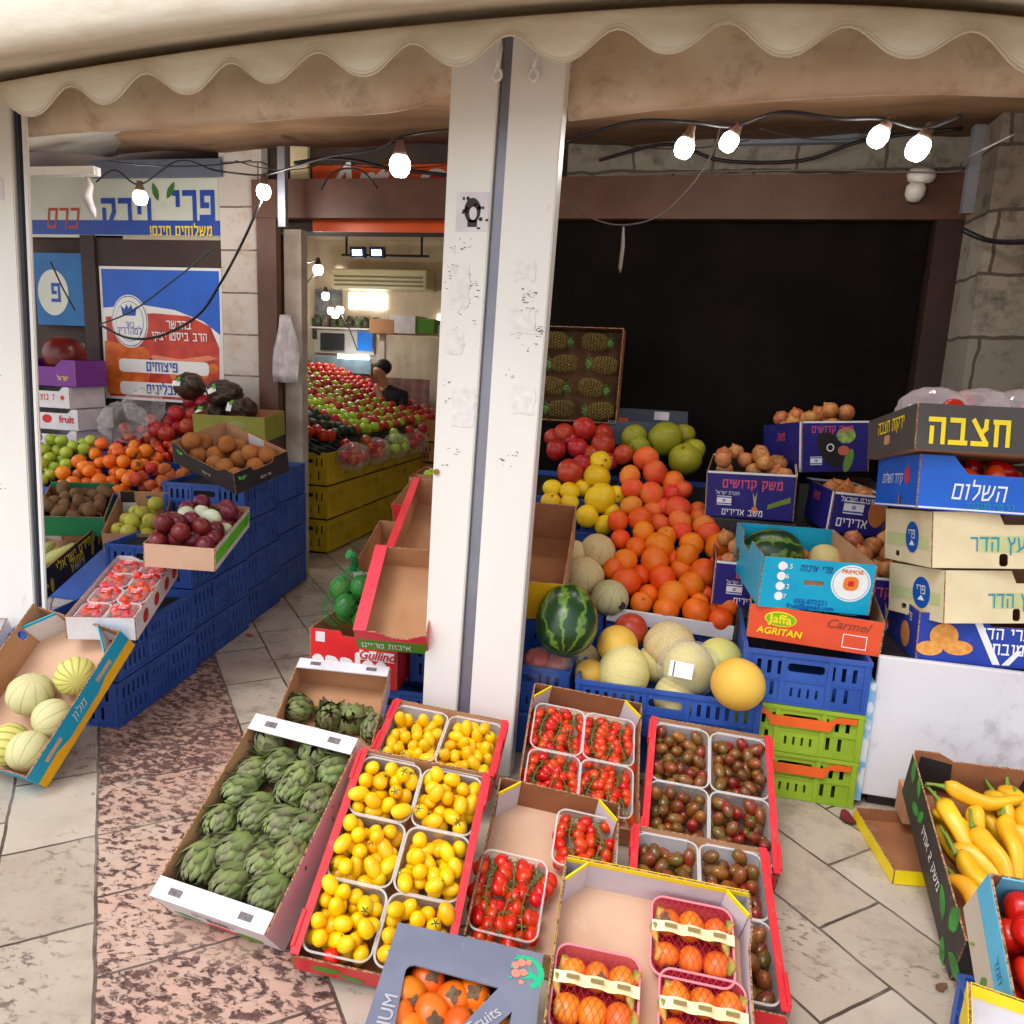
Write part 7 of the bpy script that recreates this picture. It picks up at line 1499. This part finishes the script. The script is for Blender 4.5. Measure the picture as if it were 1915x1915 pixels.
MPi = pose((-.70, 4.74, 1.53), .0, rad(82)); pw, pl = .50, .56
carton('cardboard_box', 'brown cardboard box of pineapples stood on its side in the right bay', 'box', MPi, pw, pl, .14, KRAFTD, pm('deep_kraft', C(110, 76, 52), rough=.9), None)
k = 0
for j in range(4):
    for i in range(2):
        flip = j % 2; M = MPi @ T((-.125 if i else .115)+(-.035 if flip else .035), -pl/2+.075+.136*j, .085) @ RZ(R.uniform(-.2, .2)) @ RY(rad(90 if flip else -90)) @ Matrix.Scale(.8, 4)
        o = thing('pineapple', 'pineapple lying in the upright brown box', 'pineapple', M, 'pineapples in the box'); obj('body', pb, o); obj('crown', pc, o); k += 1
p = atY(1212, 800, 4.7); root = carton('cardboard_carton', 'dark carton with orange tags and a white label behind the pomelos', 'carton', pose((p.x, 4.72, p.z-.10), .0, .0), .46, .3, .14, GREYB, BLACKB, None, near=dict(outer=board('dull_blue_print', C(70, 78, 96))), far=dict(h=.2, inner=board('dull_blue_print', C(70, 78, 96)), art_in=lambda r, m, W, H: (decal(r, m, rect(W*.55, W*.75, H*.7, H*.95), WHITEB, 'white_label', .004), decal(r, m, rect(.0, W*.2, H*.1, H*.7), ORANB, 'orange_tag', .003))))
# ================================================================ navy onion boxes
ONI = pm('onion_skin', C(206, 140, 84), col2=C(176, 104, 56), rough=.35, scale=5, rnd=.12, hue=.012, stretch=(8, 8, 1)); 
def onionm(seed):
    bm = bmesh.new(); lathe(bm, [(.005, -.036), (.022, -.033), (.038, -.018), (.042, 0), (.038, .018), (.022, .032), (.009, .040), (.004, .047), (.002, .050)], 16); return mesh('onion', bm, ONI)
oni = onionm(0)
def flag(root, Mw, x, y, s):
    decal(root, Mw, rect(x, x+s*1.5, y, y+s), INKW, 'flag'); 
    for q in (.1, .8): decal(root, Mw @ T(0, 0, .001), rect(x, x+s*1.5, y+s*q, y+s*(q+.12)), INKB, 'flag_stripe')
    for q in (0, 1): decal(root, Mw @ T(0, 0, .001+.0003*q), [(x+s*.75+s*.2*math.cos(rad(90+180*q+120*j)), y+s*.5+s*.2*math.sin(rad(90+180*q+120*j))) for j in range(3)], INKB, 'flag_star', holes=[[(x+s*.75+s*.12*math.cos(rad(90+180*q+120*j)), y+s*.5+s*.12*math.sin(rad(90+180*q+120*j))) for j in range(3)]])
def on_art(root, Mw, W, H):
    lettering(root, Mw, 'משק קדושים', W*.52, H*.75, .062, INKP, bold=.03); lettering(root, Mw, 'תוצרת ישראל', W*.24, H*.54, .026, INKW, bold=.005); flag(root, Mw, W*.12, H*.27, .045)
    lettering(root, Mw, 'משב אדירים', W*.42, H*.12, .045, INKW, bold=.02)
    decal(root, Mw, ell(W*.56, H*.2, .014, .016, 12), INKO, 'printed_onion'); decal(root, Mw, [(W*.555, H*.27), (W*.57, H*.27), (W*.58, H*.6), (W*.56, H*.45), (W*.53, H*.58)], pm('printed_leek', C(196, 190, 120)), 'printed_leek'); decal(root, Mw, [(W*.7, H*.22), (W*.96, H*.4), (W*.96, H*.52), (W*.71, H*.33)], pm('printed_zucchini', C(120, 140, 50)), 'printed_zucchini')
def on2_art(root, Mw, W, H):
    lettering(root, Mw, 'משק קדושים', W*.45, H*.84, .05, INKP, bold=.02); flag(root, Mw, W*.12, H*.14, .04)
    decal(root, Mw, ell(W*.42, H*.45, .055, .10, 22, .5), INKK, 'printed_aubergine'); decal(root, Mw @ T(0, 0, .001), ell(W*.42, H*.48, .02, .02, 14), INKW, 'white_logo', holes=[ell(W*.42, H*.48, .014, .014, 12)]); decal(root, Mw, ell(W*.66, H*.72, .05, .04, 10), pm('printed_lettuce', C(176, 196, 110), col2=C(110, 150, 60), scale=40), 'printed_lettuce'); decal(root, Mw @ T(0, 0, .001), ell(W*.62, H*.42, .03, .024, 12), pm('printed_tomato', C(216, 110, 84)), 'printed_tomato'); decal(root, Mw, ell(W*.7, H*.22, .022, .06, 12, -.3), pm('printed_leaf_green2', C(110, 160, 60)), 'printed_lettuce')
def onion_box(M, w, l, h, label, n, side=None):
    rim = (INKW, .008)
    carton('onion_box', label, 'box', M, w, l, h, NAVYB, pm('dark_box_inside', C(70, 56, 60)), None, near=dict(art=side or on_art, rim=rim), left=dict(art=lambda r, m, W, H: (lettering(r, m, 'משק', W*.5, H*.72, .06, INKP, bold=.02), decal(r, m, rect(W-.02, W-.002, 0, H), INKW, 'white_edge'))), right=dict(rim=rim), far=dict(rim=rim))
    for k, (x, y, z, q) in enumerate(drop(n, rectsample(-w/2+.05, w/2-.05, -l/2+.05, l/2-.05, R), lambda x, y: h-.06, .042, 9, R)): put(oni, 'onion', 'brown onion heaped in the '+label.split(' with')[0], 'onion', 'onions in the '+label.split(' with')[0], M @ T(x, y, z) @ aim((R.gauss(0, .6), R.gauss(0, .6), 1)))
M1, w, l, h = fit(dict(nlt=(1315, 880), nrt=(1493, 890), nlb=(1326, 966), nrb=(1482, 973)), .46, .4, .23, 0, .08, None, (.3, 3.9, .9), sw=.2, Y=4.0)
onion_box(M1, w, l, h, 'navy onion box beside the grapefruit with a flag', 17)
M2, w, l, h = fit(dict(nlt=(1497, 790), nrt=(1625, 779), nlb=(1501, 882), nrb=(1625, 890), flt=(1420, 803), flb=(1436, 872)), .42, .42, .25, .3, .05, None, (.65, 4.0, 1.15), sw=.2, Y=4.2)
onion_box(M2, w, l, h, 'navy onion box uppermost behind the right stack with vegetable pictures', 16, on2_art)
M3, w, l, h = fit(dict(nlt=(1566, 915), nrt=(1660, 940), nlb=(1545, 985), nrb=(1650, 1010), flt=(1502, 888), flb=(1498, 965)), .42, .42, .25, .3, .1, None, (.7, 3.7, .9), sw=.3, Y=3.9)
onion_box(M3, w, l, h, 'tilted navy onion box in the middle with a flag', 6, lambda r, m, W, H: (flag(r, m, W*.2, H*.5, .06), lettering(r, m, 'תוצרת ישראל', W*.45, H*.85, .035, INKW), lettering(r, m, 'אדירים', W*.4, H*.28, .06, INKW, bold=.02), decal(r, m, ell(W*.85, H*.6, .04, .07, 14), pm('printed_carrot', C(200, 120, 60)), 'printed_carrot')))
M4 = pose((.80, 3.50, .588), .05, .10); onion_box(M4, .42, .38, .24, 'lowest navy onion box behind the turquoise tray with loose onions', 22)
M5 = pose((.36, 3.6, .60), .02, .08); onion_box(M5, .44, .36, .2, 'navy onion box hidden behind the turquoise tray with small onions', 16)
bm = bmesh.new(); box(bm, .12, .52, 3.82, 4.2, 0, .905, bev=.01); box(bm, .525, 1.1, 3.68, 4.0, 0, .885, bev=.01); box(bm, .527, .95, 4.01, 4.45, 0, 1.075, bev=.01); box(bm, .25, 1.08, 3.3, 3.67, 0, .585, bev=.01); tag(obj('box_plinth', mesh('box_plinth', bm, BLACKB)), 'dark stepped plinth under the navy onion boxes', 'plinth')
# ================================================================ jaffa carton and turquoise tray on crates
for z, m_, h_, lab, hd in ((0.001, LIMEP, .188, 'lime green crate with orange handle, on the ground', ORP), (.191, LIMEP, .188, 'lime green crate with orange handle, second from the ground', ORP), (.381, BLUEP, .205, 'blue crate above the two lime green crates', None)): crate(lab, pose((.485, 3.18, z), .0), .45, .6, h_, m_, 'crates under the orange carton', hd, kind='lime' if hd else 'blue')
for k, (x, z) in enumerate(((.40, .13), (.55, .12), (.42, .32), (.56, .31))): put(ygf[0], 'yellow_fruit', 'yellow fruit seen through the handle of a lime green crate', 'fruit', 'fruit in the lime crates', T(x, 2.99, z) @ Matrix.Scale(.45, 4))
def jf_art(root, Mw, W, H):
    decal(root, Mw, ell(W*.24, H*.66, .058, .030, 26), INKY, 'oval_logo'); decal(root, Mw @ T(0, 0, .0008), ell(W*.24, H*.66, .054, .026, 26), pm('logo_green', C(130, 190, 30)), 'oval_logo'); lettering(root, Mw @ T(0, 0, .0016), 'Jaffa', W*.24, H*.655, .05, INKY, bold=.03); lettering(root, Mw, 'AGRITAN', W*.24, H*.27, .038, INKY, bold=.03, shear=.15)
    lettering(root, Mw, 'Carmel', W*.74, H*.76, .05, pm('pencil_ink', C(150, 70, 50)), bold=.0, shear=.4)
    x0, x1, y0, y1 = W*.72, W*.9, H*.12, H*.52
    decal(root, Mw, rect(x0, x1, y0, y1), INKW, 'white_frame', holes=[rect(x0+.003, x1-.003, y0+.003, y1-.003)])
MJ, w, l, h = fit(dict(nlt=(1397, 1124), nrt=(1661, 1166), nlb=(1402, 1193), nrb=(1640, 1229)), .50, .46, .13, 0, .05, .588, (.5, 3.1, .6), sw=.08, sr=.1)
carton('cardboard_carton', 'orange carton with green oval logo on the blue crate', 'carton', MJ, w, l, h, ORANB, KRAFT, None, near=dict(art=jf_art))
def tq2_art(root, Mw, W, H):
    cx, cy = W*.80, H*.60
    decal(root, Mw, ell(cx, cy, .072, .072, 32), INKW, 'round_logo'); decal(root, Mw @ T(0, 0, .0008), ell(cx, cy, .066, .066, 32), TURQB, 'round_logo', holes=[ell(cx, cy, .064, .064, 32)]); decal(root, Mw @ T(0, 0, .001), rrect(.055, .055, .02, 4, cx, cy), INKO, 'logo_flower'); decal(root, Mw @ T(0, 0, .0018), rrect(.022, .022, .006, 3, cx, cy), INKR, 'logo_flower'); lettering(root, Mw @ T(0, 0, .001), 'PRIMOR', cx, cy+.046, .022, INKO, bold=.01)
    for k in range(4): decal(root, Mw, ell(W*.17, H*(.84-.2*k), .016, .017, 12), INKW, 'printed_pear'); lettering(root, Mw, ('8.5', '6', '12', '7')[k], W*.225, H*(.84-.2*k), .026, INKW, bold=.0)
    lettering(root, Mw, 'פרי איכות', W*.47, H*.83, .036, NAVYB, shear=.2); lettering(root, Mw, '050-873221', W*.47, H*.17, .026, INKB, bold=.01); lettering(root, Mw, 'fruit@gmail.com', W*.47, H*.07, .026, INKB, bold=.01)
MTq, w, l, h = fit(dict(nlt=(1427, 1034), nrt=(1641, 1063), flt=(1379, 985), frt=(1558, 982), nlb=(1417, 1130), nrb=(1627, 1154)), .46, .5, .22, 0, .15, None, (.5, 3.05, .72), sw=.2, sr=.12, Y=3.26)
carton('cardboard_tray', 'turquoise fruit tray holding a watermelon inside the orange carton', 'tray', MTq, w, l, h, TURQB, KRAFT, None, near=dict(art=tq2_art, holes=((.47, h*.55, .075, .018),)), far=dict(inner=TURQB), left=dict(inner=TURQB, dip=(.05, .25, .6, .03)))
for me, px, py, r_, z, nm, lab, ax in (('wat', 1440, 1038, 50, .2, 'watermelon', 'dark watermelon lying in the turquoise tray', (1, .2, .1)), ('pal', 1518, 1025, 36, .2, 'melon', 'beige melon beside the watermelon in the turquoise tray', (.2, -.3, 1)), ('pal', 1545, 1048, 32, .18, 'melon', 'beige melon at the right of the turquoise tray', (.5, -.3, 1))):
    p = MTq @ local_at(MTq, px, py, h*.42); ball(big[me], px, py, r_, p, nm, lab, 'melon', None, ax)
# ================================================================ right stack of cartons on the white board stand
tag(solid('stand_block', [(.77, 1.9, 2.95, 3.35, 0, .578)], BLACKB), 'dark block hidden behind the white panel under the cartons', 'block')
t_ = solid('white_stand', [(.735, 1.9, 2.915, 2.94, .05, .605)], pm('scuffed_white_panel', C(218, 216, 220), col2=C(206, 204, 210), rough=.5, scale=2, dirt=C(160, 154, 156), dscale=4, dthr=(.54, .70)), None, .006)
tag(t_, 'scuffed white panel stand under the right carton stack', 'stand')
def wrap(obs, w, l, h, yaw, tilt, z, label, outer, inner=None, **k):
    M, w, l, h = fit(obs, w, l, h, yaw, tilt, None, (1.05, 3.1, z), sw=.2, sr=.12, st=.05, Y=3.14); 
    return carton('cardboard_carton', label, 'carton', M, w, l, h, outer, inner or KRAFT, None, **k), M, w, l, h
def ci_art(root, Mw, W, H):
    for x, y, a, b in ((.17, .56, .048, .048), (.08, .3, .045, .028), (.27, .34, .05, .028)): decal(root, Mw @ T(0, 0, .0005*b*100), ell(W*x, H*y, a, b, 20), pm('printed_orange_half', C(232, 168, 84), col2=C(214, 140, 60), scale=50), 'printed_orange')
    decal(root, Mw, [(W*.34, H), (W*.39, H), (W*.56, H*.05), (W*.51, H*.05)], INKW, 'printed_stripe'); decal(root, Mw, [(W*.57, H*.05), (W*.62, H*.05), (W*.70, H*.35), (W*.66, H*.35)], INKW, 'printed_stripe')
    lettering(root, Mw, 'פרי הדר', W*.57, H*.66, .062, INKW, bold=.02); lettering(root, Mw, 'מובחר', W*.575, H*.36, .062, INKW, bold=.02)
CITR = board('citrus_blue_print', C(34, 64, 166), col2=C(30, 56, 152))
wrap(dict(nlt=(1722, 1142), nlb=(1710, 1233), flt=(1653, 1096), flb=(1672, 1190), nrt=(2010, 1165)), .60, .46, .17, -.05, .05, .6, 'blue citrus carton with printed oranges at the bottom of the right stack', CITR, near=dict(art=ci_art, dip=(.04, .42, .95, .03)), left=dict(art=lambda r, m, W, H: (lettering(r, m, 'פרי הדר מובחר', W*.5, H*.8, .045, INKW, bold=.01), decal(r, m, ell(W*.62, H*.35, .05, .05, 18), pm('printed_orange_half', C(232, 168, 84)), 'printed_orange'))))
def cr_art(root, Mw, W, H):
    decal(root, Mw, rect(W*.3, W*.95, H*.28, H*.58), pm('pale_green_band', C(206, 210, 150)), 'printed_band'); lettering(root, Mw @ T(0, 0, .001), 'פרי עץ הדר', W*.52, H*.43, .078, INKT, bold=.012)
def crl_art(root, Mw, W, H):
    decal(root, Mw, rect(W*.05, W*.95, H*.3, H*.55), pm('pale_green_band', C(206, 210, 150)), 'printed_band'); decal(root, Mw @ T(0, 0, .001), ell(W*.62, H*.5, .05, .058, 24), INKB, 'round_logo'); lettering(root, Mw @ T(0, 0, .002), 'פרי', W*.62, H*.56, .05, INKW, bold=.01); decal(root, Mw @ T(0, 0, .002), [(W*.62-.02, H*.35), (W*.62+.02, H*.35), (W*.62, H*.45)], INKW, 'logo_triangle')
for obs, lab in ((dict(nlt=(1767, 1058), nlb=(1764, 1160), flt=(1660, 1060), flb=(1665, 1146), nrt=(2060, 1070)), 'cream citrus carton, lower of two cream ones'), (dict(nlt=(1744, 951), nlb=(1741, 1056), flt=(1653, 956), flb=(1658, 1050), nrt=(2040, 960)), 'cream citrus carton, upper of two cream ones')):
    wrap(obs, .60, .42, .20, -.12, .0, .9, lab, CREAMB, near=dict(art=cr_art, holes=((.46, .03, .03, .045),), dip=(.045, .42, .80, .02)), left=dict(art=crl_art, holes=((.3, .03, .03, .02),)))
def bl_art(root, Mw, W, H): lettering(root, Mw, 'השלום', W*.40, H*.36, .085, INKW, bold=.012, shear=.15); decal(root, Mw, rect(.002, W-.002, .004, .010), INKW, 'printed_line'); lettering(root, Mw, 'כל פרי ומגבולך', W*.48, H*.12, .03, INKT)
def bll_art(root, Mw, W, H): lettering(root, Mw, 'קידר השלום', W*.42, H*.56, .055, INKW, bold=.005, shear=.1); decal(root, Mw, ell(W*.76, H*.62, .024, .034, 14), pm('printed_red_fruit', C(196, 50, 80)), 'printed_fruit'); decal(root, Mw, rect(.002, W-.002, .004, .010), INKW, 'printed_line')
_, MBl, bw, bl_, bh = wrap(dict(nlt=(1717, 842), nlb=(1717, 946), flt=(1640, 860), flb=(1640, 950), nrt=(2010, 870)), .60, .42, .21, -.12, .0, 1.15, 'bright blue carton with white script below the black carton', BLUEB, near=dict(art=bl_art, dip=(.06, .22, .97, .05)), left=dict(art=bll_art, holes=((.62, .03, .025, .04),)))
for k, (x, y, z, q) in enumerate(drop(12, rectsample(-bw/2+.06, bw/2-.06, -bl_/2+.05, bl_/2-.05, R), lambda x, y: .08, .042, 8, R)): put(trd[k % 3], 'red_tomato', 'red tomato peeking out of the bright blue carton', 'red tomato', 'tomatoes in the blue carton', MBl @ T(x, y, z) @ rrot(R) @ Matrix.Scale(1.9, 4))
def bz_art(root, Mw, W, H): lettering(root, Mw, 'ירקות חצבה', W*.66, H*.42, .135, INKY, bold=.03)
_, MBz, bw, bl_, bh = wrap(dict(nlt=(1712, 745), nlb=(1714, 836), flt=(1622, 795), flb=(1625, 861), nrt=(2010, 770)), .62, .42, .19, -.12, .0, 1.38, 'black carton with yellow lettering on top of the right stack', pm('charcoal_print', C(78, 74, 72), col2=C(70, 66, 64), rough=.6), near=dict(art=bz_art), left=dict(art=lambda r, m, W, H: (lettering(r, m, 'ירקות חצבה', W*.52, H*.68, .07, INKY, bold=.02), decal(r, m, rrect(.06, .035, .01, 3, W*.45, H*.36), KRAFT, 'handle_hole'))))
for k, (x, y, z, q) in enumerate(drop(9, rectsample(-bw/2+.08, bw/2-.08, -bl_/2+.07, bl_/2-.07, R), lambda x, y: bh-.07, .055, 8, R)): put(rp[k % 2], 'pepper', 'red pepper bagged in clear film in the black carton', 'pepper', 'bagged peppers in the black carton', MBz @ T(x, y, z) @ rrot(R) @ Matrix.Scale(1.15, 4))
FILMP = clear('pinkish_film', frac=.3, gloss=.8, rough=.1, bump=.8, bscale=20, dif=(.85, .78, .82))
for k, (x, lab) in enumerate(((-.12, 'clear bag of peppers at the left in the black carton'), (.03, 'clear bag of peppers in the middle of the black carton'), (.16, 'clear bag of peppers at the right in the black carton'))): tag(obj('clear_bag', crumple('clear_bag', .11, .15, .085, FILMP, 80+k, .14), None, MBz @ T(x, -.03, bh+.01)), lab, 'bag')
# flattened card and yellow tray on the ground by the stand
carton('cardboard_tray', 'empty yellow edged tray lying flat under the white stand', 'tray', pose((.93, 2.66, .002), .15), .42, .36, .05, YELB, KRAFTD, None)
tag(solid('leaning_card', [(.70, .735, 2.9, 3.3, .03, .5)], pm('printed_card', C(206, 214, 220), col2=C(120, 170, 206), rough=.5, scale=12, thr=(.5, .6))), 'blue and white printed card between the lime crates and the white stand', 'card')
tag(solid('kraft_block', [(.84, 1.02, 2.74, 2.85, .053, .17)], KRAFT, None, .004), 'folded brown card stuck under the white stand', 'card')
# ================================================================ fittings of the right bay
RB = [bulb(*a) for a in ((1283, 268, 3.7, 'lit bulb leftmost of the four in the right bay', 3, 1.0, (0, .3)), (1368, 258, 3.8, 'lit bulb second from left in the right bay', 3, .95, (0, .5)), (1648, 248, 3.7, 'lit bulb third from left in the right bay', 3, .95, (0, .5)), (1722, 268, 3.6, 'lit bulb rightmost in the right bay', 3, 1.05, (0, .4)))]
cable([P_(1060, 265, 3.8), P_(1180, 228, 3.8), P_(1290, 228, 3.75), P_(1370, 236, 3.8), P_(1460, 210, 3.7), P_(1570, 222, 3.7), P_(1650, 222, 3.7), P_(1725, 240, 3.6), P_(1800, 215, 3.5)], .010, 'black cable linking the four bulbs of the right bay')
cable([P_(1062, 375, 4.2), P_(1100, 405, 4.2), P_(1160, 421, 4.2), P_(1230, 405, 4.2), P_(1290, 350, 4.2), P_(1330, 290, 4.2), P_(1348, 235, 4.2)], .006, 'thin dark cable drooping in a wide loop across the brown beam', pm('grey_brown_cable', C(74, 66, 64), rough=.6))
bm = bmesh.new(); a = P_(1166, 424, 4.2); tube(bm, [a, a+Vector((.004, 0, -.1)), a+Vector((-.002, 0, -.2)), a+Vector((.0, 0, -.23))], [.006, .011, .010, .003], 7); tag(obj('cord_end', mesh('cord_end', bm, ROPE)), 'taped grey cord end hanging from the cable loop', 'cord')
cable([P_(1120, 300, 4.85), P_(1250, 270, 4.85), P_(1350, 300, 4.85), P_(1500, 300, 4.85), P_(1620, 262, 4.8), P_(1800, 240, 4.7)], .012, 'thick dark cable along the stone above the beam')
cable([P_(1900, 250, 3.2), P_(1800, 300, 4.2), P_(1770, 322, 4.7), P_(1500, 318, 4.8), P_(1150, 326, 4.8)], .005, 'thin pale cord stretched along the top of the beam', ROPE)
cable([P_(1800, 430, 4.4), P_(1850, 450, 4.3), P_(1915, 452, 3.9), P_(1960, 440, 3.8)], .016, 'thick black cable across the right stone pier')
a, b = P_(1834, 235, 4.42), P_(1818, 400, 4.42); tag(solid('metal_bracket', [(a.x-.03, a.x+.02, 4.40, 4.45, b.z, a.z)], METG), 'grey metal upright bracket before the right stone pillar', 'bracket')
tag(solid('grey_panel', [(.1, .75, 4.93, 4.985, 2.90, 3.12)], pm('blue_grey_panel', C(132, 140, 152), col2=C(110, 118, 130), rough=.5, scale=3)), 'blue grey panel above the beam between the bulbs', 'panel')
cmr = thing('security_camera', 'white dome security camera fixed to the right end of the brown beam', 'camera', T(*P_(1722, 335, 4.84)))
bm = bmesh.new(); lathe(bm, [(.02, -.03), (.065, -.02), (.075, .01), (.06, .04), (.02, .05)], 18); obj('mount', mesh('mount', bm, METW), cmr, T(0, 0, .01) @ RX(.4))
bm = bmesh.new(); lathe(bm, [(.01, -.055), (.035, -.05), (.05, -.02), (.05, .02), (.03, .045)], 18); hd_ = obj('camera_head', mesh('camera_head', bm, METW), cmr, T(-.03, -.05, -.07) @ RX(.5)); bm = bmesh.new(); lathe(bm, [(.005, -.062), (.022, -.06), (.024, -.052)], 14); obj('lens', mesh('lens', bm, WIRE), hd_)

# ---- small litter on the paving
for px, py, nm, lab, m_, sz in ((468, 1190, 'paper_scrap', 'small red scrap lying on the paving by the blue crates', REDB, .03), (632, 1792, 'paper_scrap', 'small white paper strip on the pink paving near the artichokes', WHITEB, .022), (1585, 1535, 'red_leaf', 'dark red wilted leaf on the paving by the lime crates', pm('wilted_red', C(110, 30, 34), rough=.7), .05), (1760, 1850, 'dry_leaf', 'brown dry leaf scrap on the paving by the pepper tray', pm('dry_brown', C(120, 84, 60), rough=.8), .025)):
    p = atZ(px, py, 0); bm = bmesh.new(); r_ = random.Random(px)
    plate(bm, [(sz*math.cos(a)*r_.uniform(.6, 1.1), sz*.55*math.sin(a)*r_.uniform(.6, 1.1)) for a in [2*math.pi*k/9 for k in range(9)]], (), .002, None, (0, 0, 0))
    for v in bm.verts: v.co.z += 6*(v.co.x**2)+.004
    tag(obj(nm, mesh(nm, bm, m_), None, T(p.x, p.y, .003) @ RZ(px)), lab, 'litter')
# ---- low crates carrying the two front corner trays
_p = MT.translation; crate('small blue crate under the pale blue pepper tray', pose((_p.x, _p.y, .001), 0), .20, .2, max(.08, _p.z-.10), BLUEP, None)
_p = MQ.translation; crate('small blue crate under the bright yellow corner tray', pose((_p.x+.06, _p.y+.02, .001), -.25), .18, .16, max(.08, _p.z-.06), BLUEP, None)

# ---- jars and cartons on the shelf at the back of the shop
bm = bmesh.new(); a, b = atY(566, 610, 9.45), atY(705, 610, 9.45); box(bm, a.x, b.x, 9.42, 9.58, a.z-.02, a.z); tag(obj('back_shelf', mesh('back_shelf', bm, METW)), 'narrow white shelf with jars on the back wall of the shop', 'shelf')
bm = bmesh.new(); lathe(bm, [(.01, 0), (.05, .003), (.052, .10), (.035, .125), (.036, .15)], 12); jr = [mesh('jar', bm, pm('jar_glass', C(120, 130, 110), col2=C(90, 80, 50), rough=.2, rnd=.5, hue=.1))]
for k in range(9):
    o = tag(obj('jar', jr[0], None, T(a.x+.08+k*(b.x-a.x-.14)/8, 9.5, a.z+.001)), 'small jar on the narrow white shelf at the back of the shop', 'jar', 'jars on the back shelf')
for k, (px, py, cw, m_, lab) in enumerate(((722, 612, .3, KRAFT, 'brown carton on top of the glass booth at left'), (762, 612, .34, WHITEB, 'white carton on top of the glass booth in the middle'), (800, 614, .26, GREENB, 'green carton on top of the glass booth at right'))):
    q = atY(px, 625, 8.6); carton('cardboard_carton', lab, 'carton', pose((q.x, 8.6, q.z+.002), R.uniform(-.2, .2)), cw, .3, .16+.04*(k % 2), m_, KRAFT)
